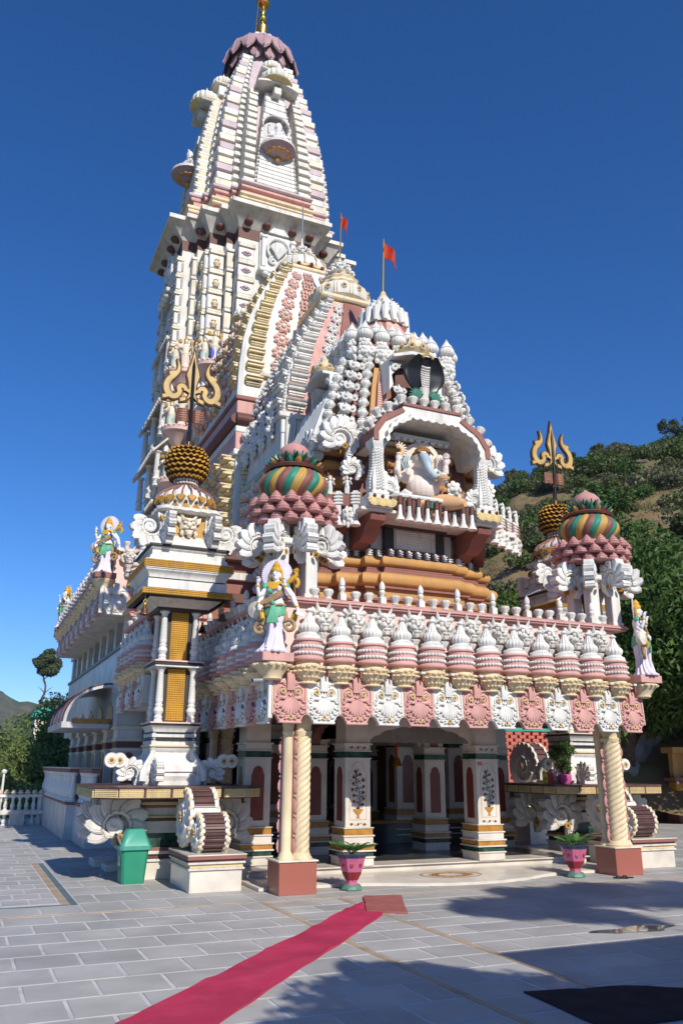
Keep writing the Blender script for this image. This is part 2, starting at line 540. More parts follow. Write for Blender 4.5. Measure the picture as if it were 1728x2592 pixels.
ME_SCROLL_THIN = scroll_mesh('scroll_leaf_thin', 0.24)
ME_SCROLL_OLD = scroll_mesh('scroll_leaf_old', 0.22, ('oldwhite',))

def acanthus(parent, c, s, rz, flip=1, me=None, fl=True, ry=0.0, sub=True):
    """scroll leaf with a flower; its attached side points to local +x (flip=1) or -x (flip=-1)"""
    Mx = TR(c, (0, ry, rz), (s * flip, s, s))
    o = add(parent, 'scroll_bracket', me or ME_SCROLL, M=Mx)
    if fl:
        for sy in (-1, 1):
            q = Mx @ TR((0.06, sy * 0.20, -0.20), (0, 0, 0 if sy < 0 else PI), 0.085)
            add(o if sub else parent, 'flower', ME_SUNFLOWER, M=q)
    return o

def beads(b, r, z, n, br, m=0, c=(0, 0)):
    for i in range(n):
        a = 2 * PI * i / n
        b.sph((c[0] + r * math.cos(a), c[1] + r * math.sin(a), z), br, 7, 5, m)

# roof pot: body, plus bowl and bead rings as sub-parts
def pot_meshes():
    b = MB()
    # pink barrel and white top (material 0 white, 1 pink)
    pr = [(0.185, -0.02), (0.245, 0.0), (0.25, 0.02), (0.225, 0.05), (0.205, 0.07), (0.212, 0.14), (0.212, 0.22), (0.20, 0.27),
          (0.225, 0.285), (0.225, 0.30), (0.20, 0.32)]
    b.lathe(pr, 32, m=1)
    b.lathe([(0.20, 0.318), (0.185, 0.36), (0.15, 0.40), (0.125, 0.42)], 32, m=0)
    for i in range(28):
        a = 2 * PI * i / 28
        b.box(-0.008, 0.008, -0.012, 0.012, -0.018, 0.018, 0, TR((0.172 * math.cos(a), 0.172 * math.sin(a), 0.365), (0, 0, a + PI / 2)))
    b.lathe([(0.12, 0.415), (0.152, 0.45), (0.165, 0.49), (0.155, 0.53), (0.11, 0.57), (0.085, 0.59)], 48, m=0, lobe=(16, 0.09))
    b.lathe([(0.10, 0.585), (0.078, 0.62), (0.05, 0.69), (0.035, 0.74)], 40, m=0, lobe=(10, 0.18))
    b.lathe([(0.035, 0.73), (0.06, 0.745), (0.065, 0.76), (0.035, 0.785), (0.02, 0.80)], 12, m=0)
    body = b.mesh('roof_pot', ['white', 'pink'])
    r = MB(); beads(r, 0.213, 0, 25, 0.0275)
    ring = r.mesh('bead_ring', ['white'])
    w = MB()
    w.lathe([(0.13, -0.34), (0.15, -0.33), (0.15, -0.315), (0.125, -0.30), (0.16, -0.26), (0.225, -0.205), (0.245, -0.175), (0.215, -0.155), (0.24, -0.125), (0.225, -0.085), (0.185, -0.06), (0.175, 0.0)], 28)
    for i in range(17):
        a = 2 * PI * i / 17 + .1
        w.sph((0.238 * math.cos(a), 0.238 * math.sin(a), -0.168 + .006 * (i % 2)), (0.045, 0.045, 0.022), 7, 5)
        a += .2
        w.sph((0.228 * math.cos(a), 0.228 * math.sin(a), -0.108 + .008 * ((i * 7) % 3)), (0.048, 0.048, 0.026), 7, 5)
    for i in range(18):
        a = 2 * PI * i / 18
        w.sph((0.175 * math.cos(a), 0.175 * math.sin(a), -0.238), (0.03, 0.03, 0.028), 6, 4)
    bowl = w.mesh('bowl', ['cream'])
    return body, ring, bowl
ME_POT, ME_BEADRING, ME_BOWL = pot_meshes()
def roof_pot(parent, loc, s=1.0, bowl=True, name='roof_pot'):
    o = add(parent, name, ME_POT, loc, (rnd.uniform(-.02, .02), rnd.uniform(-.025, .025), rnd.random() * 6), (s * rnd.uniform(.97, 1.03), s * rnd.uniform(.97, 1.03), s * rnd.uniform(.97, 1.03)))
    for z in (0.105, 0.20):
        add(o, 'bead_ring', ME_BEADRING, (0, 0, z), local=True)
    if bowl: add(o, 'bowl', ME_BOWL, (0, 0, 0), local=True)
    return o

def panel_mesh():
    """eave panel 0.53 wide, hung from z = 0.62 down to 0; front near y = 0"""
    b = MB()
    half = [(0.17, 0.0), (0.17, 0.045), (0.185, 0.05), (0.195, 0.085), (0.225, 0.115), (0.262, 0.125), (0.262, 0.585), (0.245, 0.60), (0.20, 0.60), (0.18, 0.615), (0.13, 0.60), (0.07, 0.615), (0.06, 0.60)]
    poly = half + [(-x, z) for x, z in half[::-1]]
    b.ext(poly, 0.0, 0.075, b=0.008)
    for sx in (-1, 1):
        b.box(sx * 0.245 - .014, sx * 0.245 + .014, -0.018, 0.01, 0.14, 0.585, b=0.006)
        # scroll discs around the flowers
        b.tube(spiral(sx * 0.115, 0.445, 0.108, 0.05, 90, 90 + sx * 520, 34, -0.012), 0.0125, 6)
        b.tube([(sx * 0.20, -.01, 0.56), (sx * 0.13, -.02, 0.575), (sx * 0.07, -.02, 0.56)], [0.006, 0.016, 0.012], 6)
        # leaf curls down the flanks
        for (x, z, r, a) in ((0.205, 0.325, 0.036, 40), (0.20, 0.235, 0.040, 20), (0.175, 0.165, 0.036, 0), (0.125, 0.115, 0.034, -20), (0.07, 0.085, 0.028, -40)):
            b.tube(spiral(sx * x, z, r, 0.008, (a if sx > 0 else 180 - a), (a if sx > 0 else 180 - a) - sx * 330, 14, -0.02), [0.019 - .008 * i / 14 for i in range(15)], 6)
            b.sph((sx * (x - .035), -0.012, z + 0.012), (0.035, 0.022, 0.018), 6, 4, 0)
        b.tube([(sx * 0.02, -0.02, 0.36), (sx * 0.10, -0.03, 0.345), (sx * 0.17, -0.02, 0.355), (sx * 0.215, -.015, 0.38)], [0.01, 0.018, 0.018, 0.008], 6)
    # fluted shell
    for i in range(9):
        a = R(-52 + 13 * i)
        L = 0.235 - 0.03 * abs(i - 4) / 4
        p0 = (0.012 * (i - 4), -0.015, 0.355); p1 = (0.55 * L * math.sin(a) * 1.1, -0.045, 0.355 - 0.55 * L * math.cos(a)); p2 = (L * math.sin(a) * 0.92, -0.032, 0.355 - L * math.cos(a))
        b.tube([p0, p1, p2], [0.010, 0.019, 0.022], 6)
        b.sph(p2, (0.024, 0.02, 0.02), 6, 4)
    b.ext([(-.03, .40), (0, .37), (.03, .40), (0, .415)], -0.03, 0.01)
    # tongue above, curling back over the eave
    prof = [(-0.03, 0.46), (-0.045, 0.55), (-0.045, 0.62), (-0.03, 0.68), (0.0, 0.72), (0.05, 0.74)]
    for k in range(-1, 2):
        b.tube([(k * 0.038, y, z) for y, z in prof], 0.024, 6)
    b.box(-0.055, 0.055, -0.03, 0.06, 0.50, 0.70, b=0.01)
    # foot lip
    b.box(-0.172, 0.172, -0.02, 0.06, -0.002, 0.030, b=0.006)
    for sx in (-1, 1):
        b.box(sx * 0.268 - .006, sx * 0.268 + .006, -0.006, 0.05, 0.13, 0.60, 1)
    return b.mesh('eave_panel', ['white', 'cream'])
ME_PANEL = panel_mesh()
def eave_panel(parent, loc, rz, col, tilt=0.0, s=1.0, flowers=True):
    Mx = TR(loc, (tilt + rnd.uniform(-.012, .012), rnd.uniform(-.012, .012), rz + rnd.uniform(-.012, .012)), s)
    o = add(parent, 'eave_panel', ME_PANEL, M=Mx, mats=[col, 'cream'])
    if flowers:
        for x, z in ((-0.115, 0.445), (0.115, 0.445), (0, 0.085)):
            add(o, 'flower', ME_FLOWER, (x, -0.028, z), (0, 0.3 * x, 0), 0.047, local=True)
    return o

def lion_mesh():
    b = MB()
    b.sph((0, 0.03, 0.16), (0.15, 0.12, 0.15), 14, 10)
    b.sph((0, -0.07, 0.10), (0.10, 0.07, 0.075), 12, 8)
    for sx in (-1, 1):
        b.tube([(sx * 0.075, 0.0, 0.27), (sx * 0.10, -0.01, 0.33), (sx * 0.115, -0.03, 0.385)], [0.035, 0.026, 0.006], 7)
        b.tube([(sx * 0.13, 0.03, 0.24), (sx * 0.175, 0.02, 0.27), (sx * 0.20, 0.0, 0.265)], [0.04, 0.045, 0.01], 7)
        b.tube([(sx * 0.02, -0.095, 0.235), (sx * 0.075, -0.10, 0.25), (sx * 0.125, -0.06, 0.225)], [0.016, 0.024, 0.010], 7)
        b.sph((sx * 0.06, -0.09, 0.20), (0.03, 0.025, 0.022), 8, 6)
        b.lathe([(0.03, 0), (0.036, 0.012), (0.018, 0.02)], 10, M=TR((sx * 0.06, -0.085, 0.20), (PI / 2, 0, 0)))
        b.sph((sx * 0.05, -0.135, 0.105), (0.045, 0.035, 0.04), 9, 6)
        b.sph((sx * 0.065, -0.168, 0.10), 0.012, 6, 4)
        b.tube([(sx * 0.11, -0.05, 0.17), (sx * 0.165, -0.02, 0.12), (sx * 0.15, 0.0, 0.02), (sx * 0.10, -0.02, -0.03)], [0.03, 0.045, 0.04, 0.015], 7)
        b.sph((sx * 0.11, -0.07, 0.15), (0.04, 0.03, 0.035), 7, 5)
    b.tube([(0, -0.09, 0.235), (0, -0.13, 0.17), (0, -0.155, 0.13)], [0.02, 0.03, 0.035], 8)
    b.tube([(-0.08, -0.10, 0.055), (-.03, -0.145, 0.045), (0.03, -0.145, 0.045), (0.08, -0.10, 0.055)], 0.018, 6)
    b.tube([(0, -0.10, 0.03), (0, -0.10, -0.02), (0, -0.06, -0.06)], [0.05, 0.045, 0.01], 8)
    for i in range(7):
        b.tube([((i - 3) * .022, -0.115, 0.04), ((i - 3) * .024, -0.12, 0.0), ((i - 3) * .02, -0.09, -0.05)], [0.012, 0.011, 0.004], 5)
    # bracket that holds the head up: stem and cupped leaf
    b.tube([(0, 0.10, 0.02), (0, -0.02, -0.10), (0, -0.03, -0.20), (0, 0.02, -0.34)], [0.06, 0.055, 0.05, 0.06], 8)
    b.lathe([(0.04, -0.20), (0.055, -0.16), (0.085, -0.11), (0.09, -0.085), (0.05, -0.07)], 20, c=(0, -0.03, 0), lobe=(10, 0.12))
    b.tube([(0, -.03, -.22), (0, -.03, -.24)], [0.07, 0.07], 10)
    return b.mesh('lion_mask', ['offwhite'])
ME_LION = lion_mesh()

def lath(name, prof, mats, n=20, lobe=None, ms=None):
    return MB().lathe(prof, n, lobe=lobe, ms=ms).mesh(name, mats)
ME_URN = lath('urn', [(0.055, 0), (0.06, 0.02), (0.045, 0.035), (0.05, 0.05), (0.085, 0.115), (0.09, 0.13), (0.08, 0.135), (0.08, 0.15), (0.055, 0.165), (0.0, 0.17)], ['offwhite'], 40, (10, 0.07))
ME_PINNACLE = MB().box(-.055, .055, -.055, .055, 0, 0.11, b=0.006).lathe([(0.05, 0.11), (0.055, 0.125), (0.03, 0.14), (0.05, 0.17), (0.055, 0.20), (0.035, 0.23), (0.048, 0.245), (0.048, 0.26), (0.05, 0.30), (0.035, 0.345), (0.0, 0.39)], 14).mesh('pinnacle', ['offwhite'])
ME_BALUSTER = lath('baluster', [(0.09, 0), (0.09, 0.03), (0.07, 0.05), (0.075, 0.08), (0.05, 0.11), (0.075, 0.20), (0.082, 0.27), (0.07, 0.36), (0.048, 0.52), (0.042, 0.62), (0.055, 0.66), (0.055, 0.68), (0.045, 0.70), (0.075, 0.74), (0.08, 0.77), (0.08, 0.80)], ['white'], 16)
# slim turned column of a trident tower, one unit high
_p = [(0.105, 0), (0.105, 0.03), (0.085, 0.05), (0.095, 0.07), (0.10, 0.09), (0.075, 0.12), (0.085, 0.14), (0.115, 0.20), (0.105, 0.24), (0.08, 0.27), (0.095, 0.30), (0.095, 0.315), (0.07, 0.33), (0.085, 0.36), (0.09, 0.40)]
for _i in range(17):
    _z = 0.41 + 0.028 * _i
    _rr = 0.09 - 0.022 * _i / 17
    _p += [(_rr, _z), (_rr, _z + 0.017), (_rr - 0.010, _z + 0.020), (_rr - 0.010, _z + 0.026)]
_p += [(0.068, 0.90), (0.075, 0.93), (0.10, 0.965), (0.12, 0.975), (0.12, 1.0)]
ME_TURNED = lath('turned_column', _p, ['white'], 16)

# small stepped cup of the shell collar (hangs, axis z)
ME_CUP = lath('shell_cup', [(0.10, -0.085), (0.125, -0.07), (0.13, -0.05), (0.10, -0.035), (0.11, -0.02), (0.105, 0.0), (0.08, 0.01), (0.085, 0.03), (0.075, 0.045), (0.05, 0.055), (0.05, 0.075), (0.0, 0.115)], ['shellpink'], 24, (8, 0.10))
# little ribbed vase used in strings on the shrine
def vase_mesh():
    b = MB()
    b.lathe([(0.045, 0), (0.07, 0.015), (0.055, 0.03), (0.085, 0.06), (0.125, 0.10), (0.13, 0.135), (0.11, 0.165), (0.075, 0.18), (0.095, 0.195), (0.095, 0.215), (0.05, 0.235)], 32, lobe=(8, 0.10))
    return b.mesh('vase', ['white'])
ME_VASE = vase_mesh()
def curl_mesh():
    """vase with a rolled scroll on its side"""
    b = MB()
    b.lathe([(0.05, 0), (0.08, 0.02), (0.06, 0.04), (0.115, 0.10), (0.12, 0.14), (0.08, 0.18), (0.04, 0.20), (0.02, 0.26), (0.0, 0.30)], 24, lobe=(8, 0.12))
    for sx in (-1, 1):
        b.tube(spiral(sx * 0.10, 0.08, 0.085, 0.01, 90, 90 - sx * 560, 24, -0.07), [0.032 - .012 * i / 24 for i in range(25)], 6)
        b.sph((sx * 0.1, -0.09, 0.08), (0.045, 0.06, 0.045), 8, 5)
        b.sph((sx * 0.17, -.03, 0.16), (0.05, 0.05, 0.035), 7, 5)
    b.sph((0, -0.11, 0.02), (0.06, 0.05, 0.05), 8, 5)
    return b.mesh('curl_vase', ['white'])
ME_CURL = curl_mesh()
def rose_mesh():
    b = MB()
    for k, (r, n, d) in enumerate(((0.10, 7, 0.0), (0.065, 5, -0.035), (0.03, 3, -0.06))):
        for i in range(n):
            a = 2 * PI * i / n + k
            b.sph((r * math.cos(a), d, r * math.sin(a)), (0.052, 0.045, 0.052), 7, 5)
    b.sph((0, -0.07, 0), 0.03, 7, 5)
    for i in range(3):
        b.sph(((i - 1) * 0.09, 0, -0.13 - 0.03 * (i == 1)), (0.05, 0.04, 0.06), 7, 5)
    return b.mesh('rose', ['white'])
ME_ROSE = rose_mesh()
# ribbed pot finial for the shrine roof
ME_RIBPOT = MB().lathe([(0.10, 0), (0.14, 0.02), (0.165, 0.06), (0.17, 0.11), (0.155, 0.16), (0.12, 0.19), (0.135, 0.20), (0.13, 0.22), (0.10, 0.26), (0.065, 0.31), (0.035, 0.36), (0.04, 0.375), (0.02, 0.39), (0.0, 0.44)], 48, lobe=(16, 0.07)).mesh('ribbed_pot', ['white'])
def lattice_mesh(name, w_, h_, nx, nz, mats, d=0.02, gap=0.12):
    """raised little blocks on a backing, width w_, from z=0 to h_, front -y"""
    b = MB()
    b.box(-w_ / 2, w_ / 2, -0.004, 0.02, 0, h_, 1)
    cw, ch = w_ / nx, h_ / nz
    for i in range(nx):
        for j in range(nz):
            x0 = -w_ / 2 + cw * (i + gap / 2); x1 = x0 + cw * (1 - gap)
            z0 = ch * (j + gap); z1 = z0 + ch * (1 - 2 * gap)
            ix, iz = cw * .18, ch * .22
            vs = [(x0, -0.004, z0), (x1, -0.004, z0), (x1, -0.004, z1), (x0, -0.004, z1), (x0 + ix, -d, z0 + iz), (x1 - ix, -d, z0 + iz), (x1 - ix, -d, z1 - iz), (x0 + ix, -d, z1 - iz)]
            b.raw(vs, [(0, 1, 5, 4), (1, 2, 6, 5), (2, 3, 7, 6), (3, 0, 4, 7), (4, 5, 6, 7)])
    return b.mesh(name, mats)
def sq_rings(b, prof, c, m=0, ms=None, M=None):
    """square moulding: prof is (half width, z)"""
    rings = [[(c[0] - h, c[1] - h, z), (c[0] + h, c[1] - h, z), (c[0] + h, c[1] + h, z), (c[0] - h, c[1] + h, z)] for h, z in prof]
    return b.loft(rings, m, M, ms=ms)
# ------------------------------------------------------------------ ground
gb = MB()
XL, XR, YN, YF = -9.0, 32.0, -16.0, 27.9
gb.raw([(XL, YN, -0.003), (XR, YN, -0.003), (XR, 40, -0.003), (XL, 40, -0.003)], [(0, 1, 2, 3)])
ground = add(None, 'courtyard_ground', gb.mesh('courtyard_ground', ['grout']))
tag(ground, 'grey stone slab courtyard with pale joints in front of the temple', 'courtyard', kind='structure')
gl = MB()
gl.raw([(-3000, -3000, -14), (3000, -3000, -14), (3000, 3000, -14), (-3000, 3000, -14)], [(0, 1, 2, 3)])
mat('valley', (0.06, 0.08, 0.03), 0.95, 0.4, 0.02, streak=False)
land = add(None, 'valley_ground', gl.mesh('valley_ground', ['valley']))
tag(land, 'green valley floor below the temple terrace', 'ground', kind='structure')
# terrace edge wall below the balustrade
tw = MB(); tw.box(XL, XR, 27.9, 28.0, -14, -0.02); tw.box(XL - .1, XL, YN, 28, -14, -.02)
tag(add(None, 'terrace_wall', tw.mesh('terrace_wall', ['plaster'])), 'plastered retaining wall under the terrace edge', 'wall', kind='structure')

# slabs as separate pieces; three bevelled meshes shared by size
def slab_mesh(w_, d_, j):
    return MB().box(-w_ / 2, w_ / 2, -d_ / 2, d_ / 2, -0.02, 0.0, b=0.004).mesh('paving_slab', ['slab'])
slabs = {}
def slab(x0, x1, y0, y1, g=0.022, mt=None):
    w_, d_ = round(x1 - x0 - g, 3), round(y1 - y0 - g, 3)
    if w_ < 0.03 or d_ < 0.03: return
    k = (w_, d_)
    if k not in slabs: slabs[k] = slab_mesh(w_, d_, 0)
    r_ = rnd.random()
    add(ground, 'paving_slab', slabs[k], ((x0 + x1) / 2, (y0 + y1) / 2, 0.001 * rnd.random()), mats=[mt or ('slab' if r_ < .5 else 'slab2' if r_ < .75 else 'slab3')])
YE = 11.14
y = YE - 0.55 * 12
r_ = 0
while y < YE - 0.1:
    x = 3.80 - 0.57 * 9 + (0.285 if r_ % 2 else 0)
    while x < 3.80 - 0.05:
        x1 = min(x + 0.57, 3.80)
        slab(x, x1, y, y + 0.55, 0.03)
        x += 0.57
    y += 0.55; r_ += 1
for k in range(15):
    y = YE - 0.46 * (k + 1)
    o_ = 0.0 if k % 2 else 0.2
    for x0, x1 in ((3.89, 4.33 + o_), (4.33 + o_, 4.88)):
        slab(x0, x1, y, y + 0.46, 0.03)
for k in range(11):
    y = YE - 0.46 * (k + 1)
    for i in range(7):
        sh = 0.4 if k % 2 else 0
        x0 = 4.97 + 0.8 * i - sh
        slab(max(x0, 4.97), x0 + 0.8, y, y + 0.46, 0.03)
# everything further off: one mesh of slabs
rest = MB()
def rslab(x0, x1, y0, y1, g=0.032, m=None):
    b_ = 0.004
    if x1 - x0 < .05 or y1 - y0 < .05: return
    rest.box(x0 + g / 2, x1 - g / 2, y0 + g / 2, y1 - g / 2, -0.02, 0.001 * rnd.random(), (0 if rnd.random() < .6 else 1 if rnd.random() < .6 else 2) if m is None else m)
def field(x0, x1, y0, y1, w_, d_, shift=True):
    r_ = 0; y = y0
    while y < y1 - 0.01:
        x = x0 - (w_ / 2 if (shift and r_ % 2) else 0)
        while x < x1 - 0.01:
            rslab(max(x, x0), min(x + w_, x1), y, min(y + d_, y1))
            x += w_
        y += d_; r_ += 1
field(-8, 3.80 - 0.57 * 9, YE - 6.6, YE, 0.57, 0.55)
field(10.5, 24, YE - 5.06, YE, 0.8, 0.46)
field(-8, 30, -12, YE - 6.6, 0.8, 0.55)
field(4.97, 24, YE - 6.6, YE - 5.06, 0.8, 0.46)
field(-8, 0.62, YE + .08, 27.8, 0.6, 0.55)
field(0.70, 1.40, 12.05, 16.8, 0.35, 0.5)
field(1.62, 4.2, YE + .08, 27.8, 0.55, 0.75)
field(0.70, 1.62, 16.98, 27.8, 0.5, 0.6)
field(0.62, 1.62, YE + .08, 11.84, 0.5, 0.7)
field(4.2, 24, YE + .08, 13.2, 0.8, 0.46)
field(11.2, 24, 13.2, 30, 0.8, 0.8)
ro_ = add(ground, 'paving_field', rest.mesh('paving_field', ['slab', 'slab2', 'slab3']))
ro_['kind'] = 'stuff'
st = MB()
for a in ((3.805, 3.885, 4, YE), (4.885, 4.965, 4, YE)): st.box(a[0], a[1], a[2], a[3], -0.02, 0.0005)
st.box(-8, 24, YE + .01, YE + .07, -0.02, 0.0005)
st.box(1.41, 1.51, 11.95, 16.85, -0.02, 0.0005)
add(ground, 'inlay_strip', st.mesh('inlay_strip', ['inlayorange']))
sd = MB(); sd.box(1.52, 1.61, 11.86, 16.95, -0.02, 0.0005); sd.box(0.63, 1.51, 11.86, 11.94, -.02, .0005); sd.box(0.63, 1.51, 16.87, 16.95, -.02, .0005); sd.box(0.63, .69, 11.95, 16.86, -.02, .0005)
add(ground, 'dark_strip', sd.mesh('dark_strip', ['slabdark']))

# ------------------------------------------------------------------ porch
porch = root('temple_porch', 'white and pink temple porch with twisted cream columns and a row of roof pots', 'porch', (7.45, 13.5, 0))
AX = 7.45
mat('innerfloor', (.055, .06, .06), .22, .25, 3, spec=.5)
# platform and steps
b = MB()
b.box(4.05, 10.85, 13.22, 16.3, 0.0, 0.125, b=0.008)
add(porch, 'platform', b.mesh('platform', ['marble']))
b = MB(); b.box(4.0, 10.9, 13.17, 16.3, 0.127, 0.150, b=0.008)
add(porch, 'platform_edge', b.mesh('platform_edge', ['marble']))
b = MB(); b.box(4.3, 10.6, 13.75, 16.5, 0.15, 0.154)
add(porch, 'inner_floor', b.mesh('inner_floor', ['innerfloor']))
pts = [(4.1, 13.165), (4.1, 12.1), (5.5, 12.1)] + [(6.0, 11.95), (6.5, 11.72), (7.0, 11.60), (7.45, 11.57), (7.9, 11.60), (8.4, 11.72), (8.9, 11.95)] + [(9.4, 12.1), (10.8, 12.1), (10.8, 13.165)]
b = MB(); b.loft([[(x, y, 0.004) for x, y in pts], [(x, y, 0.045) for x, y in pts], [(7.45 + (x - 7.45) * .995, 13.165 + (y - 13.165) * .985, 0.052) for x, y in pts]])
add(porch, 'threshold_step', b.mesh('threshold_step', ['marble']))
b = MB()
for r0, r1 in ((0.50, 0.53), (0.36, 0.38), (0.22, 0.25)):
    b.loft([[(7.45 + r * math.cos(a), 12.42 + .72 * r * math.sin(a), z) for a in [2 * PI * i / 40 for i in range(40)]] for r, z in ((r0, 0.0525), (r0, 0.0555), (r1, 0.0555), (r1, 0.0525))], cap=False)
for i in range(16):
    a = 2 * PI * i / 16
    b.lathe([(0.045, 0.0525), (0.045, 0.0555)], 8, c=(7.45 + .30 * math.cos(a), 12.42 + .216 * math.sin(a), 0))
add(porch, 'floor_medallion', b.mesh('floor_medallion', ['inlaygold']))

# corner columns
def corner_column(x, y, side):
    base = MB().box(-0.28, 0.28, -0.25, 0.25, 0.0, 0.42, b=0.006).mesh('column_base', ['granite'])
    col = add(porch, 'corner_column', MB().box(-0.30, 0.30, -0.27, 0.27, 0.422, 0.445, b=0.006).mesh('column_slab', ['creampale']), (x, y, 0))
    add(col, 'column_base', base, (0, 0, 0), local=True)
    # twisted shaft
    tr_ = 0.112 if side < 0 else 0.15
    b = MB(); n = 60; H0, H1 = 0.52, 2.16; K = 170
    rings = []
    for k in range(K + 1):
        t = k / K; z = H0 + (H1 - H0) * t
        rings.append([(tr_ * (1 + 0.15 * (abs(math.sin(5 * (2 * PI * i / n) / 2 - 56 * t)) - 0.6)) * math.cos(2 * PI * i / n), tr_ * (1 + 0.15 * (abs(math.sin(5 * (2 * PI * i / n) / 2 - 56 * t)) - .6)) * math.sin(2 * PI * i / n), z) for i in range(n)])
    b.loft(rings)
    q_ = tr_ / .122
    b.lathe([(r * q_, z) for r, z in ((0.17, 0.445), (0.175, 0.47), (0.15, 0.49), (0.145, 0.51), (0.13, 0.53))], 32)
    b.lathe([(r * q_, z) for r, z in ((0.125, 2.13), (0.14, 2.17), (0.145, 2.20), (0.12, 2.215), (0.13, 2.30), (0.16, 2.34), (0.16, 2.5))], 32)
    sx = 0.11 if side < 0 else -0.02
    add(col, 'twisted_shaft', b.mesh('twisted_shaft', ['cream'], 60), (sx, -0.06, 0), local=True)
    for px, py in (((-0.135, -0.09), (0.03, 0.16)) if side < 0 else ((0.18, 0.02), (-0.12, 0.13))):
        b = MB()
        b.lathe([(0.115, 0.445), (0.12, 0.47), (0.10, 0.50), (0.10, 0.515), (0.082, 0.54), (0.075, 0.56), (0.072, 2.14), (0.082, 2.16), (0.088, 2.19), (0.075, 2.21), (0.09, 2.30), (0.09, 2.5)], 24)
        add(col, 'slim_shaft', b.mesh('slim_shaft', ['cream'], 60), (px, py, 0), local=True)
    # scalloped shell strips between the shafts
    b = MB(); b.box(-0.03, 0.0, -0.02, 0.02, 0.5, 2.3, 1)
    for k in range(6):
        z = 0.62 + 0.27 * k
        b.lathe([(0.115, -.012), (0.12, 0.0), (0.10, 0.016), (0.0, 0.028)], 24, M=TR((-0.01, 0, z), (PI / 2, 0, 0)) @ Matrix.Diagonal((0.64, 1.0, 0.6, 1)), lobe=(12, 0.08))
        b.lathe([(0.115, -.012), (0.12, 0.0), (0.10, 0.016), (0.0, 0.028)], 24, M=TR((-0.01, 0, z), (-PI / 2, 0, 0)) @ Matrix.Diagonal((0.64, 1.0, 0.6, 1)), lobe=(12, 0.08))
        b.ext([(-.02, z + 0.10), (0.045, z + 0.125), (0.035, z + 0.15), (-.02, z + 0.165)], -0.015, 0.015)
    me = b.mesh('scalloped_strip', ['shellpink', 'maroon'])
    for px, py, a in (((-0.185, 0.0, PI), (0.205, 0.02, 0), (-0.03, -0.075, -PI / 2 + .35)) if side < 0 else ((0.125, -0.09, -PI / 2 + .85), (-0.165, -0.02, PI), (0.235, .04, 0))):
        add(col, 'scalloped_strip', me, (px, py, 0), (0, 0, a), local=True)
    return col
corner_column(4.50, 11.85, -1)
corner_column(10.41, 11.85, 1)
corner_column(4.50, 15.9, -1)

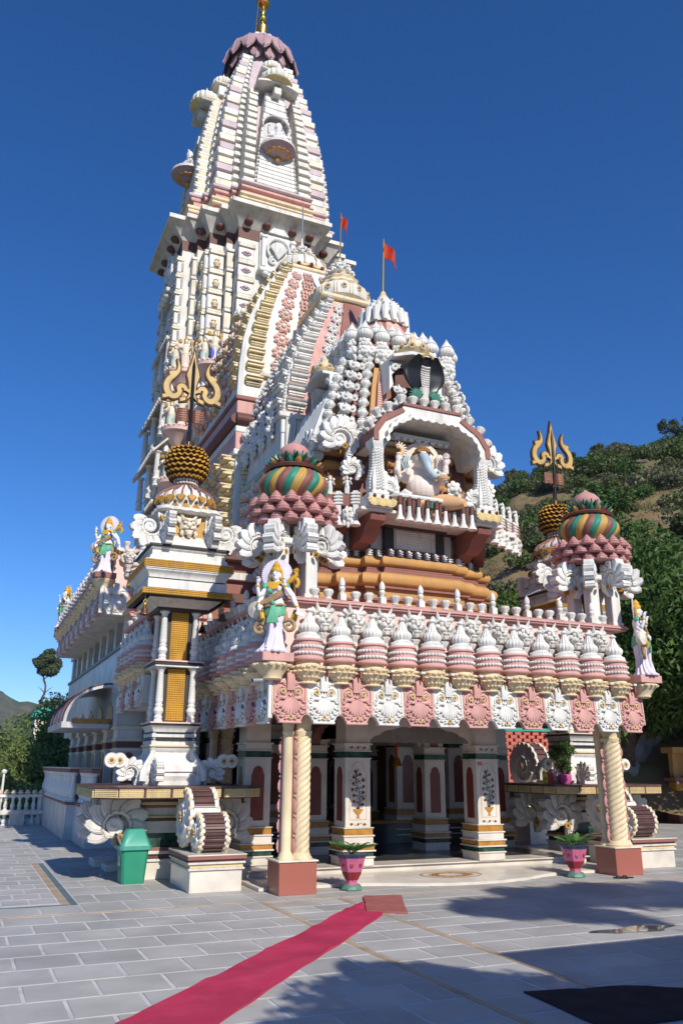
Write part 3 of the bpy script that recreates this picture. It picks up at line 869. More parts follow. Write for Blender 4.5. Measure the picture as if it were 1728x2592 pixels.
# square marble pillars with inlay
def pillar_meshes():
    b = MB()
    b.box(-0.232, 0.232, -0.232, 0.232, 0.74, 1.83, b=0.006)
    b.box(-0.232, 0.232, -0.232, 0.232, 1.97, 2.06, b=0.004)
    shaft = b.mesh('pillar_shaft', ['marble'])
    tiers = []
    for h, z0, z1, mt in ((0.27, 0.15, 0.27, 'marble'), (0.29, 0.27, 0.295, 'marble'), (0.265, 0.295, 0.37, 'greenstone'), (0.30, 0.37, 0.395, 'marble'), (0.28, 0.395, 0.47, 'inlaygold'), (0.30, 0.47, 0.495, 'marble'), (0.265, 0.495, 0.60, 'marble'), (0.285, 0.60, 0.625, 'marble'), (0.26, 0.625, 0.725, 'inlaygold'), (0.275, 0.725, 0.742, 'marble'),
                          (0.25, 1.83, 1.85, 'marble'), (0.225, 1.85, 1.95, 'greenstone'), (0.25, 1.95, 1.97, 'marble'), (0.26, 2.06, 2.09, 'marble'), (0.215, 2.09, 2.78, 'marble')):
        tiers.append((MB().box(-h, h, -h, h, z0, z1, b=0.004).mesh('base_course', [mt]), z0 > 1))
    # arched niche inlay for the side faces (front -y)
    poly = [(-0.115, 0.84), (0.115, 0.84), (0.115, 1.57), (0.095, 1.60)] + [(0.095 * math.cos(R(a)), 1.60 + 0.11 * math.sin(R(a))) for a in range(0, 181, 20)] + [(-0.115, 1.57)]
    niche = MB().ext(poly, -0.2355, -0.20).mesh('niche_inlay', ['inlayred'])
    # flowering tree inlay
    t = MB(); y0, y1 = -0.2350, -0.22
    fr = [(-0.155, 0.86), (0.155, 0.86), (0.155, 1.62), (0.115, 1.64)] + [(0.115 * math.cos(R(a)), 1.66 + 0.12 * math.sin(R(a))) for a in range(0, 181, 18)] + [(-0.115, 1.64), (-0.155, 1.62), (-0.155, 0.86)]
    for p, q in zip(fr, fr[1:]):
        t.tube([(p[0], -0.233, p[1]), (q[0], -0.233, q[1])], 0.0035, 4, 2)
    t.ext([(-0.045, 0.885), (0.045, 0.885), (0.02, 0.90), (0.02, 0.93), (0.085, 1.0), (0.095, 1.03), (-0.095, 1.03), (-0.085, 1.0), (-0.02, 0.93), (-0.02, 0.90)], y0 - .001, y1, 2)
    for i in range(7):
        a = R(30 + 20 * i); t.ext([(-.012 + .05 * math.cos(a) * .2, 1.03), (.07 * math.cos(a), 1.03 + .055 * math.sin(a)), (.012 + .05 * math.cos(a) * .2, 1.03)], y0, y1, 1)
    stem = [(0.035 * math.sin(z * 9), -0.234, 1.03 + z) for z in [0.62 * i / 24 for i in range(25)]]
    t.tube(stem, [0.008 - .004 * i / 24 for i in range(25)], 4, 1)
    rr = random.Random(3)
    for i in range(12):
        s_ = -1 if i % 2 else 1
        z = 1.10 + 0.048 * i
        x = s_ * (0.075 + 0.04 * rr.random()) * (1 if i < 10 else .5)
        sx = 0.035 * math.sin((z - 1.03) * 9)
        t.tube([(sx, -0.234, z - .05), ((sx + x) / 2, -0.234, z - .015), (x, -0.234, z)], 0.003, 4, 1)
        for k in range(5):
            a = 2 * PI * k / 5 + i
            t.lathe([(0.0145, 0), (0.0145, 0.004)], 7, M=TR((x + .014 * math.cos(a), -0.232, z + .014 * math.sin(a)), (PI / 2, 0, 0)), m=0)
        for k in range(6):
            lx = sx + (x - sx) * rr.random() + rr.uniform(-.05, .05); lz = z + rr.uniform(-.05, .04); a = rr.random() * PI
            if abs(lx) > .14: continue
            d = (.022 * math.cos(a), .022 * math.sin(a)); q = (-.008 * math.sin(a), .008 * math.cos(a))
            t.ext([(lx - d[0], lz - d[1]), (lx + q[0], lz + q[1]), (lx + d[0], lz + d[1]), (lx - q[0], lz - q[1])], y0, y1, 1)
    for z0 in (0.79, 2.015):
        for k in range(3):
            x = (k - 1) * 0.12
            for j in range(5):
                a = 2 * PI * j / 5
                t.lathe([(0.011, 0), (0.011, 0.004)], 6, M=TR((x + .012 * math.cos(a), -0.232, z0 + .012 * math.sin(a)), (PI / 2, 0, 0)), m=0)
        t.tube([(x, -0.234, z0 + .02 * math.sin(x * 40)) for x in [-.16 + .32 * i / 20 for i in range(21)]], 0.003, 4, 1)
    tree = t.mesh('flower_inlay', ['inlayred', 'inlaydark', 'inlaygold'])
    return shaft, tiers, niche, tree
PIL = pillar_meshes()
def marble_pillar(parent, x, y, front=True, left=True, top=2.78):
    p = add(parent, 'marble_pillar', PIL[0], (x, y, 0))
    for me, cap in PIL[1]:
        add(p, 'capital_course' if cap else 'base_course', me, local=True)
    if front: add(p, 'flower_inlay', PIL[3], local=True)
    else: add(p, 'niche_inlay', PIL[2], local=True)
    add(p, 'niche_inlay', PIL[2], (0, 0, 0), (0, 0, -PI / 2), local=True)
    return p
for x, y, f in ((6.16, 13.42, 1), (8.74, 13.42, 1), (6.16, 15.3, 0), (8.74, 15.3, 0), (4.62, 14.1, 0), (10.28, 15.3, 0)):
    marble_pillar(porch, x, y, f)
# cusped arches between pillars
def arch_poly(x0, x1, zs, zc, zt):
    c = (x0 + x1) / 2; hw = (x1 - x0) / 2
    pts = [(x0, zt), (x0, zs)]
    K = 9
    for i in range(K):
        a0 = PI - PI * i / K; a1 = PI - PI * (i + 1) / K
        for j in range(6):
            t = j / 5
            a = a0 + (a1 - a0) * t
            bul = 1 + 0.10 * math.sin(PI * t) if 0 < i < K - 1 else 1 + .06 * math.sin(PI * t)
            pts.append((c + hw * 0.97 * math.cos(a) * min(1.03, bul), zs + (zc - zs) * math.sin(a) * bul))
    pts += [(x1, zs), (x1, zt)]
    return pts
me_a = MB().ext(arch_poly(-1.075, 1.075, 1.98, 2.36, 2.78), -0.10, 0.10, b=0.01).mesh('cusped_arch', ['marble'])
me_b = MB().ext(arch_poly(-0.72, 0.72, 2.06, 2.45, 2.78), -0.09, 0.09, b=0.01).mesh('cusped_arch', ['brownred'])
for y in (13.42, 15.3): add(porch, 'cusped_arch', me_a, (7.45, y, 0))
for x in (6.16, 8.74): add(porch, 'cusped_arch', me_b, (x, 14.36, 0), (0, 0, PI / 2))
# roof: soffit, back wall of the pot row, deck
b = MB()
b.box(3.98, 10.92, 11.50, 16.6, 2.55, 2.93)
add(porch, 'eave_beam', b.mesh('eave_beam', ['offwhite']))
b = MB()
b.loft([[(4.12, 11.56, 2.93), (10.78, 11.56, 2.93), (10.78, 16.6, 2.93), (4.12, 16.6, 2.93)], [(4.28, 11.74, 4.10), (10.62, 11.74, 4.10), (10.62, 16.6, 4.10), (4.28, 16.6, 4.10)]])
add(porch, 'roof_mass', b.mesh('roof_mass', ['palepink']))
b = MB()
for k, (o_, z0, z1) in enumerate(((0.0, 4.10, 4.13), (0.03, 4.13, 4.165), (0.01, 4.168, 4.19))):
    b.box(4.05 - o_, 10.85 + o_, 11.62 - o_, 16.6, z0, z1, b=0.008)
add(porch, 'pink_rail', b.mesh('pink_rail', ['pink']))
# eave panels: 13 in front, then the left side
PW = 6.90 / 13
for k in range(13):
    eave_panel(porch, (4.00 + PW * (k + .5), 11.44, 2.30), 0, 'pink' if k % 2 == 0 else 'white', tilt=-0.06)
for k in range(9):
    eave_panel(porch, (3.94, 11.52 + PW * (k + .5), 2.30), -PI / 2, 'white' if k % 2 == 0 else 'pink', tilt=-0.10)
b = MB(); b.box(3.99, 4.0, 11.46, 11.54, 2.36, 2.92); b.box(3.93, 3.985, 11.445, 11.50, 2.36, 2.94, b=.01)
add(porch, 'corner_strip', b.mesh('corner_strip', ['white']))
# pots
ME_DENTIL = MB().box(-0.035, 0.035, -0.05, 0.05, -0.02, 0.02, b=0.006).box(-0.012, 0.012, -.03, 0.03, -0.13, -0.02, 1).mesh('dentil', ['white', 'brownred'])
for k in range(12):
    x = 4.55 + 0.5305 * k
    roof_pot(porch, (x, 11.50, 3.20), 0.98)
    add(porch, 'dentil', ME_DENTIL, (x + .265, 11.36, 3.10))
    if k < 11:
        add(porch, 'lion_mask', ME_LION, (x + .265, 11.60, 3.74), (0.12 + rnd.uniform(-.05, .05), rnd.uniform(-.04, .04), rnd.uniform(-.08, .08)), rnd.uniform(.98, 1.06))
for k in range(9):
    y = 12.12 + 0.53 * k
    roof_pot(porch, (4.02, y, 3.20), 0.98)
    add(porch, 'lion_mask', ME_LION, (4.12, y + .265, 3.74), (0.12, 0, -PI / 2), 1.02)
add(porch, 'lion_mask', ME_LION, (4.12, 11.86, 3.74), (0.12, 0, -PI / 2), 1.02)
for k in range(25):
    x = 4.70 + 0.235 * k
    if k % 3 == 2 or k == 25: add(porch, 'pinnacle', ME_PINNACLE, (x, 11.66, 4.19), (0, 0, .1 * rnd.random()))
    else: add(porch, 'urn', ME_URN, (x, 11.66, 4.19), (0, 0, rnd.random()))
for k in range(16):
    y = 11.95 + 0.26 * k
    add(porch, 'pinnacle' if k % 3 == 2 else 'urn', ME_PINNACLE if k % 3 == 2 else ME_URN, (4.10, y, 4.19))
# corner statue slabs and the drain spout
for x in (3.98, 10.92):
    b = MB(); b.box(-0.24, 0.24, -0.25, 0.25, 0, 0.13, b=0.008)
    add(porch, 'statue_slab', b.mesh('statue_slab', ['pink']), (x, 11.45, 3.14))
    b = MB(); b.lathe([(0.12, -.24), (0.15, -.22), (0.15, -.18), (0.22, -.09), (0.26, -.05), (0.27, 0.0)], 28)
    for i in range(16):
        a = 2 * PI * i / 16
        b.sph((0.255 * math.cos(a), .255 * math.sin(a), -0.03), (0.05, 0.05, 0.03), 6, 4)
    add(porch, 'corner_bowl', b.mesh('corner_bowl', ['cream']), (x, 11.47, 3.13))
b = MB(); b.tube([(0, 0, 0), (-0.30, -0.06, -0.03)], 0.035, 12); b.tube([(-.30, -.06, -.03), (-0.301, -.0602, -.0302)], 0.028, 12, 1)
add(porch, 'drain_spout', b.mesh('drain_spout', ['steel', 'charcoal']), (3.98, 11.50, 2.90))
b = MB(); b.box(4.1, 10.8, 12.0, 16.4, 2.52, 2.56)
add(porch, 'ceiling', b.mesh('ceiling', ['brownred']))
# bell on a red cord under the porch
bell0 = root('temple_bell', 'brass bell on a red cord hanging inside the porch', 'bell', (7.95, 15.2, 1.72))
b = MB(); b.lathe([(0.11, 0), (0.105, 0.03), (0.075, 0.08), (0.065, 0.13), (0.05, 0.16), (0.0, 0.18)], 20); b.sph((0, 0, -0.01), 0.025)
add(bell0, 'bell_body', b.mesh('bell_body', ['goldmetal']), local=True)
b = MB(); b.tube([(0, 0, 0.17), (0, 0, 0.80)], 0.025, 8)
add(bell0, 'cord', b.mesh('cord', ['flagred']), local=True)
# ------------------------------------------------------------------ roof turrets with striped pots
def striped_mesh():
    b = MB(); n = 96; K = 18; G = 24
    rings = []; ms = []
    for k in range(K + 1):
        t = k / K
        z = 0.52 * t
        r = 0.30 + 0.31 * math.sin(PI * (0.12 + 0.80 * t)) ** 0.8 - 0.03
        tw = 0.46 * t
        rings.append([((r * (1 - 0.05 * (1 - abs(math.sin(G * (2 * PI * i / n) / 2))))) * math.cos(2 * PI * i / n + tw), (r * (1 - 0.05 * (1 - abs(math.sin(G * (2 * PI * i / n) / 2))))) * math.sin(2 * PI * i / n + tw), z) for i in range(n)])
    b.loft(rings, cap=False)
    for k in range(K):
        for i in range(n):
            b.mi[k * n + i] = (i // (n // G)) % 3
    return b.mesh('striped_pot', ['teal', 'ochre', 'stripebrown'], 80)
def leaf_ring(n, r, L, wdt, up, curl, mats, z0=0.0, alt=None):
    b = MB()
    for i in range(n):
        a = 2 * PI * i / n
        Mx = Matrix.Rotation(a, 4, 'Z')
        pts = []
        for k in range(6):
            t = k / 5
            x = r + L * t * (1 - curl * t); z = z0 + up * t - curl * 0.3 * up * t * t
            hw = wdt * math.sin(PI * min(1, 0.25 + 0.75 * t)) if t < 1 else 0.002
            pts.append((x, hw, z))
        vs = []
        for x, hw, z in pts: vs += [(x, -hw, z), (x + .02, 0, z - 0.015), (x, hw, z), (x - .018, 0, z - 0.012)]
        fs = []
        for k in range(5):
            o = 4 * k
            fs += [(o, o + 1, o + 5, o + 4), (o + 1, o + 2, o + 6, o + 5), (o + 2, o + 3, o + 7, o + 6), (o + 3, o, o + 4, o + 7)]
        fs += [(3, 2, 1, 0)]
        b.raw(vs, fs, (i % alt) if alt else 0, Mx)
    return b.mesh('leaf_ring', mats)
TUR = dict(
    pot=striped_mesh(),
    collar=MB().lathe([(0.40, 0.0), (0.46, -.02), (0.50, 0.02), (0.44, 0.05), (0.36, 0.06)], 40).mesh('pot_collar', ['stripebrown']),
    petals=leaf_ring(18, 0.36, 0.14, 0.058, 0.11, 0.25, ['teal', 'ochre', 'stripebrown'], 0, 3),
    leaves=leaf_ring(14, 0.22, 0.20, 0.05, 0.16, 0.15, ['tealdark']),
    leaves2=leaf_ring(12, 0.18, 0.10, 0.045, 0.20, 0.05, ['teal']),
    bud=lath('bud', [(0.20, 0), (0.255, 0.06), (0.27, 0.12), (0.25, 0.19), (0.19, 0.26), (0.11, 0.31), (0.05, 0.345), (0.0, 0.40)], ['shellpink'], 28),
)
def turret(cx, cy, label):
    t = root('roof_turret', label, 'turret', (cx, cy, 4.19), group='striped pot turrets on the porch roof')
    W = lambda x, y, z: (cx + x, cy + y, z)
    b = MB(); b.box(-0.10, 0.10, -0.10, 0.10, 0, 1.15, b=0.01); b.box(-.13, .13, -.13, .13, 0.78, 0.86, b=.01); b.box(-.12, .12, -.12, .12, 0, 0.06, b=.008)
    post = b.mesh('post', ['white'])
    core = MB().box(-0.11, 0.11, -0.11, 0.11, 0, 1.2).mesh('core_post', ['maroon'])
    add(t, 'core_post', core, W(0, 0.1, 4.19))
    for px, py in ((-0.26, -0.22), (0.22, -0.22), (-0.26, 0.26), (0.22, 0.26)):
        add(t, 'post', post, W(px, py, 4.19))
    b = MB(); b.box(-0.40, 0.40, -0.40, 0.40, 5.0, 5.10, b=0.02)
    b.lathe([(0.22, 5.10), (0.26, 5.2), (0.34, 5.3), (0.42, 5.36)], 28, m=1)
    add(t, 'capital', b.mesh('capital', ['white', 'maroon']), (cx, cy, 0))
    # scroll brackets on the four sides and the corners
    for a, d in ((0, 0.56), (PI / 2, 0.56), (PI, 0.56), (3 * PI / 2, 0.56), (PI / 4, 0.52), (3 * PI / 4, .52), (5 * PI / 4, 0.52), (7 * PI / 4, .52)):
        acanthus(t, W(d * math.cos(a), d * math.sin(a), 4.98), 0.62, a + PI)
    # cup collar
    for row, (z, r, n) in enumerate(((5.42, 0.58, 16), (5.56, 0.63, 16), (5.71, 0.63, 16), (5.80, 0.57, 19))):
        if row == 3: continue
        for i in range(n):
            a = 2 * PI * (i + 0.5 * (row % 2)) / n
            add(t, 'shell_cup', ME_CUP, W(r * math.cos(a), r * math.sin(a), z), (0, 0, a), 0.98)
    b = MB(); b.lathe([(0.40, 5.33), (0.52, 5.42), (0.55, 5.6), (0.50, 5.76), (0.40, 5.80)], 32)
    add(t, 'collar_drum', b.mesh('collar_drum', ['shellpink']), (cx, cy, 0))
    add(t, 'striped_pot', TUR['pot'], W(0, 0, 5.80))
    add(t, 'pot_collar', TUR['collar'], W(0, 0, 6.31))
    add(t, 'petal_ring', TUR['petals'], W(0, 0, 6.36))
    add(t, 'leaf_ring', TUR['leaves'], W(0, 0, 6.42))
    add(t, 'leaf_ring', TUR['leaves2'], W(0, 0, 6.44), (0, 0, .2))
    add(t, 'bud', TUR['bud'], W(0, 0, 6.50))
    return t
turret(4.43, 11.98, 'striped green, ochre and brown pot turret behind the four-armed statue at the left porch corner')
turret(10.48, 11.98, 'striped green, ochre and brown pot turret at the right end of the porch roof')

# ------------------------------------------------------------------ trident towers
LAT_SHAFT = lattice_mesh('lattice_panel', 0.30, 0.86, 7, 24, ['lattice', 'gold'])
LAT_BAND_LOW = lattice_mesh('lattice_band', 1.54, 0.10, 36, 3, ['lattice', 'gold'])
LAT_BAND_UP = lattice_mesh('lattice_band', 1.54, 0.13, 36, 4, ['lattice', 'gold'])
LAT_TABLE = lattice_mesh('lattice_band', 0.36, 0.13, 12, 5, ['latticecream', 'latticecream'])
def ribbon(path, hw, y0, y1, b, m=0):
    """flat strip along a 2d path with half widths hw, thickness y0..y1"""
    L = []; Rr = []
    n = len(path)
    for i, p in enumerate(path):
        a = path[max(0, i - 1)]; c = path[min(n - 1, i + 1)]
        t = Vector((c[0] - a[0], c[1] - a[1])).normalized()
        nn = Vector((-t.y, t.x))
        L.append((p[0] + nn.x * hw[i], p[1] + nn.y * hw[i])); Rr.append((p[0] - nn.x * hw[i], p[1] - nn.y * hw[i]))
    vs = []; fs = []
    for i in range(n):
        vs += [(L[i][0], y0, L[i][1]), (Rr[i][0], y0, Rr[i][1]), (Rr[i][0], y1, Rr[i][1]), (L[i][0], y1, L[i][1])]
    for i in range(n - 1):
        o = 4 * i
        for k in range(4):
            fs.append((o + k, o + (k + 1) % 4, o + 4 + (k + 1) % 4, o + 4 + k))
    fs += [(3, 2, 1, 0), tuple(4 * (n - 1) + k for k in range(4))]
    b.raw(vs, fs, m)
mat('tridentgold', (0.52, 0.34, 0.10), 0.5, 0.15, 5, dirt=0.3)
def trident_mesh():
    """origin at the crossing; about 1.05 wide"""
    out = []
    for grow, y0, y1, nm, mt in ((0.0, -0.045, 0.045, 'trident_face', 'tridentgold'), (0.026, -0.03, 0.03, 'trident_edge', 'rust')):
        b = MB()
        for sx in (-1, 1):
            ctl = [(0.10, 0.03, .05), (0.13, 0.10, .06), (0.19, 0.12, .07), (0.235, 0.07, .07), (0.22, -0.02, .065), (0.27, -0.10, .075), (0.36, -0.12, .085), (0.45, -0.04, .088), (0.475, 0.09, .085), (0.43, 0.22, .08), (0.34, 0.32, .07), (0.27, 0.42, .055), (0.26, 0.52, .035), (0.285, 0.62, .014), (0.31, 0.68, .003)]
            ctl = [(x + .02, z, w) for x, z, w in ctl]
            P_ = []; H_ = []
            for i in range(len(ctl) - 1):
                for k in range(4):
                    t = k / 4
                    p0 = ctl[max(0, i - 1)]; p1 = ctl[i]; p2 = ctl[i + 1]; p3 = ctl[min(len(ctl) - 1, i + 2)]
                    q = [0.5 * (2 * p1[j] + (p2[j] - p0[j]) * t + (2 * p0[j] - 5 * p1[j] + 4 * p2[j] - p3[j]) * t * t + (3 * p1[j] - p0[j] - 3 * p2[j] + p3[j]) * t ** 3) for j in range(3)]
                    P_.append((sx * q[0], q[1])); H_.append(max(0.002, q[2] * 0.62) + grow)
            P_.append((sx * ctl[-1][0], ctl[-1][1])); H_.append(0.002 + grow * .3)
            ribbon(P_, H_, y0, y1, b)
            for (x, z) in ((0.50, -0.14), (0.40, 0.36), (0.17, -0.16)):
                g = grow
                b.ext([(sx * (x - .05 - g), z + .06 + g), (sx * (x - .05 - g), z - .01 - g), (sx * (x + .05 + g), z - .05 - g), (sx * (x + .06 + g), z + .02 + g)], y0 + .002, y1 - .002)
        g = grow
        b.ext([(-.10 - g, -.16 - g), (-.05 - g, -.02), (-.12 - g, 0.02), (-.11 - g, .07 + g), (-.06 - g, .06), (-.075 - g, .20), (-.12 - g, .36), (-.09 - g, .50), (-.04 - g, .66), (0, 0.90 + 3 * g), (.04 + g, .66), (.09 + g, .50), (.12 + g, .36), (.075 + g, .20), (.06 + g, .06), (.11 + g, .07 + g), (.12 + g, 0.02), (.05 + g, -.02), (.10 + g, -.16 - g), (0, -.05 - g)], y0 - .004, y1 + .004)
        out.append((nm, b.mesh(nm, [mt])))
    b = MB(); b.tube([(0, -.02, -1.0), (0, -.055, -.3), (0, -.058, 0.55), (0, -.05, 0.75)], [0.035, 0.035, 0.032, 0.004], 8)
    out.append(('pole', b.mesh('pole', ['blackpaint'])))
    b = MB()
    for sx in (-1, 1):
        pts = [(0.0, 0.0), (0.08, -.07), (0.17, -.075), (0.26, -.03)]
        for (x0, y0), (x1, y1) in zip(pts, pts[1:]):
            z0, z1 = -0.62, -0.35
            M_ = None
            vs = [(sx * x0, y0, z0), (sx * x1, y1, z0), (sx * x1, y1, z1), (sx * x0, y0, z1), (sx * x0, y0 + .02, z0), (sx * x1, y1 + .02, z0), (sx * x1, y1 + .02, z1), (sx * x0, y0 + .02, z1)]
            b.raw(vs, [(0, 1, 2, 3), (7, 6, 5, 4), (0, 4, 5, 1), (3, 2, 6, 7), (1, 5, 6, 2), (0, 3, 7, 4)])
        for k in range(4):
            b.box(sx * .15 - .07, sx * .15 + .07, -.0815, -.078, -.41 - .045 * k, -.405 - .045 * k, 1)
        b.tube([(0, -.03, -.62), (sx * .10, -.10, -.72)], 0.01, 5)
    out.append(('open_book', b.mesh('open_book', ['bookbrown', 'peach'])))
    return out
TRI = trident_mesh()
def sphere_scales():
    """ball wrapped in wavy gold rows with brown gaps"""
    b = MB(); n = 120; rows = 7
    rings = []; ms = []
    for k in range(rows):
        for q, (dz, dr, m) in enumerate(((0, -0.05, 1), (0.36, -0.045, 1), (0.46, 0.035, 0), (0.76, 0.03, 0), (0.97, -0.045, 1))):
            t = (k + dz) / rows
            z = -0.33 + 0.66 * t
            r = 0.385 * math.sqrt(max(0.10, 1 - (z / 0.42) ** 2)) + dr
            ph = (k % 2) * PI
            rings.append([((r + .008 * math.sin(22 * 2 * PI * i / n + ph)) * math.cos(2 * PI * i / n), (r + .008 * math.sin(22 * 2 * PI * i / n + ph)) * math.sin(2 * PI * i / n), z + .016 * math.sin(22 * 2 * PI * i / n + ph)) for i in range(n)])
            ms.append(m)
    b.loft(rings, ms=ms[:-1])
    return b.mesh('scaled_ball', ['gold', 'rustbrown'])
mat('rustbrown', (0.12, 0.05, 0.02), 0.7, 0.2, 6)
BALL = sphere_scales()
def demon_mesh():
    b = MB()
    b.sph((0, 0, 0.17), (0.15, 0.09, 0.16), 14, 10)
    for sx in (-1, 1):
        b.tube([(sx * 0.08, 0, 0.29), (sx * 0.13, -0.03, 0.36), (sx * 0.12, -0.05, 0.43)], [0.04, 0.03, 0.004], 7)
        b.ext([(sx * 0.13, 0.30), (sx * 0.21, 0.34), (sx * 0.20, 0.25), (sx * 0.14, 0.20)], -0.05, 0.02)
        b.sph((sx * 0.065, -0.085, 0.215), (0.042, 0.03, 0.032), 10, 6)
        b.tube([(sx * 0.01, -0.10, 0.255), (sx * 0.07, -0.105, 0.275), (sx * 0.13, -0.06, 0.25)], [0.012, 0.024, 0.01], 6)
        b.tube([(sx * .02, -.11, .115), (sx * 0.09, -0.115, 0.125), (sx * 0.16, -0.06, 0.10)], [0.02, 0.026, 0.008], 6)
        b.tube([(sx * 0.11, -0.06, 0.07), (sx * 0.12, -0.09, 0.0), (sx * 0.09, -.09, -0.03)], [0.03, 0.03, 0.006], 6)
    b.sph((0, -0.11, 0.165), (0.045, 0.05, 0.04), 10, 6)
    b.box(-0.07, 0.07, -0.11, -0.06, 0.045, 0.085, b=0.01)
    b.tube([(0, -0.09, 0.05), (0, -0.12, 0.0), (0, -0.10, -0.05)], [0.05, 0.05, 0.02], 8)
    return b.mesh('demon_face', ['creampale'])
DEMON = demon_mesh()
def bell(loc, label, s=1.0):
    r_ = root('hanging_bell', label, 'bell', loc, group='bells under the trident tower caps')
    b = MB(); b.lathe([(0.085, 0), (0.08, 0.02), (0.058, 0.05), (0.05, 0.09), (0.035, 0.12), (0.0, 0.13)], 18); b.sph((0, 0, -.005), .018, 8, 6)
    add(r_, 'bell_body', b.mesh('bell_body', ['bronze']), sc_=s, local=True)
    b = MB(); b.lathe([(0.03, 0.12), (0.035, 0.14), (0.02, 0.155), (0.025, 0.18), (0.015, 0.2)], 10); b.tube(spiral(0, 0.225, 0.028, 0.028, 0, 340, 12), 0.008, 5); b.tube([(0, 0, .25), (0, 0, .33)], 0.006, 5)
    add(r_, 'bell_hook', b.mesh('bell_hook', ['goldmetal']), sc_=s, local=True)
def wavy_slab(half, z0, z1, amp):
    pts = []
    for s_ in range(4):
        for i in range(16):
            t = -1 + 2 * i / 16
            o_ = amp * abs(math.sin(2.5 * PI * (t + 1)))
            x, y = half * t, -half - o_ * (1 if abs(t) < .98 else 0)
            c_, q = math.cos(s_ * PI / 2), math.sin(s_ * PI / 2)
            pts.append((x * c_ - y * q, x * q + y * c_))
    return pts
def trident_tower(cx, cy, side, label, front_panels=True):
    t = root('trident_tower', label, 'ornamental tower', (cx, cy, 0), group='trident towers either side of the porch')
    W = lambda x, y, z: (cx + x, cy + y, z)
    def part(name, b, mats, parent=t): return add(parent, name, b.mesh(name, mats), W(0, 0, 0))
    # plinth courses
    for h, z0, z1, mt in ((0.62, 0, 0.26, 'marble'), (0.66, 0.26, 0.30, 'oldwhite'), (0.60, 0.30, 0.37, 'brownstone'), (0.65, 0.37, 0.42, 'oldwhite'), (0.62, 0.42, 0.47, 'brownred'), (0.55, 0.47, 0.68, 'greenstone'), (0.60, 0.68, 0.86, 'marble'), (0.62, 0.86, 0.90, 'brownstone'), (0.60, .90, .94, 'latticecream'), (0.55, 0.94, 1.06, 'oldwhite'), (0.60, 1.06, 1.10, 'brownred'), (0.64, 1.10, 1.15, 'latticecream'), (0.70, 1.15, 1.21, 'brownstone')):
        h *= .75; part('plinth_course', MB().box(-h, h, -h, h, z0, z1, b=0.008), [mt])
    # table: chamfered octagon
    def octo(h, c): return [(-h + c, -h), (h - c, -h), (h, -h + c), (h, h - c), (h - c, h), (-h + c, h), (-h, h - c), (-h, -h + c)]
    o1 = octo(1.30, 0.32); o2 = octo(1.24, 0.31)
    b = MB(); b.loft([[(x, y, 1.215) for x, y in o2], [(x, y, 1.225) for x, y in o2]]); b.loft([[(x, y, 1.225) for x, y in o1], [(x, y, 1.37) for x, y in o1]])
    part('table_core', b, ['brownstone'])
    o3 = octo(1.33, 0.33)
    b = MB(); b.loft([[(x, y, 1.372) for x, y in o3], [(x, y, 1.40) for x, y in o3]]); part('table_top', b, ['brownstone'])
    for a in (0, -PI / 2, PI / 2):
        for k in range(5):
            Mx = TR(W(0, 0, 1.235), (0, 0, a)) @ TR((-0.80 + 0.40 * k, -1.302, 0))
            add(t, 'lattice_band', LAT_TABLE, M=Mx)
    for a in (-PI / 4, PI / 4):
        Mx = TR(W(0, 0, 1.235), (0, 0, a)) @ TR((0, -1.302 * 1.24, 0), (0, 0, 0), (1.15, 1, 1))
        add(t, 'lattice_band', LAT_TABLE, M=Mx)
    # big acanthus scrolls under the table
    for x, y, rz, fl in ((-0.86, -0.50, 0, 1), (0.86, -0.50, 0, -1), (-.86, .5, 0, 1), (0.86, .5, 0, -1)):
        acanthus(t, W(x, y, 0.80), 0.80, rz, fl, ME_SCROLL_OLD)
    # flared foot
    b = MB()
    sq_rings(b, [(0.47, 1.40), (0.47, 1.445), (0.44, 1.455), (0.46, 1.50), (0.475, 1.54), (0.455, 1.575), (0.45, 1.60), (0.485, 1.61), (0.475, 1.66), (0.43, 1.72), (0.37, 1.80), (0.335, 1.87), (0.33, 1.91), (0.375, 1.95), (0.385, 1.975), (0.35, 1.985), (0.35, 2.005)], (0, 0))
    part('flared_foot', b, ['white'])
    for h, z0, z1, mt in ((0.40, 2.0, 2.03, 'cream'), (0.345, 2.03, 2.10, 'white'), (0.375, 2.10, 2.12, 'charcoal'), (0.36, 2.12, 2.13, 'white'), (0.375, 2.13, 2.15, 'charcoal'), (0.345, 2.15, 2.215, 'white'), (0.37, 2.215, 2.235, 'charcoal')):
        part('foot_course', MB().box(-h, h, -h, h, z0, z1, b=0.004), [mt])
    for sx in (-1, 1):
        for sy in (-1, 1):
            b = MB(); b.tube([(sx * r, sy * r, z) for r, z in ((.50, 1.46), (.49, 1.60), (.44, 1.70), (.375, 1.80), (.335, 1.88), (.33, 1.95), (.33, 2.22))], [.06, .065, .06, .055, .05, .05, .045], 6)
            part('corner_fin', b, ['white'])
            Mx = TR(W(sx * 0.42, sy * 0.42, 1.62), (0, 0, 0))
            b = MB(); b.lathe([(0.09, -.05), (0.10, -.03), (0.10, .03), (0.09, .05)], 20, M=Matrix.Rotation(PI / 2, 4, 'Y'))
            b.tube([(0, 0, -.05), (0, sy * .05, -.14), (0, sy * .04, -.2)], [0.06, .05, .05], 8)
            ro = add(t, 'rosette_knob', b.mesh('rosette_knob', ['white']), M=Mx)
            for q, rz in ((-1, -PI / 2), (1, PI / 2)):
                add(ro, 'flower', ME_FLOWER, (q * .055, 0, 0), (0, 0, rz), 0.085, local=True)
    b = MB(); sq_rings(b, [(0.35, 2.23), (0.36, 2.27), (0.385, 2.31), (0.42, 2.335)], (0, 0)); part('foot_cornice', b, ['white'])
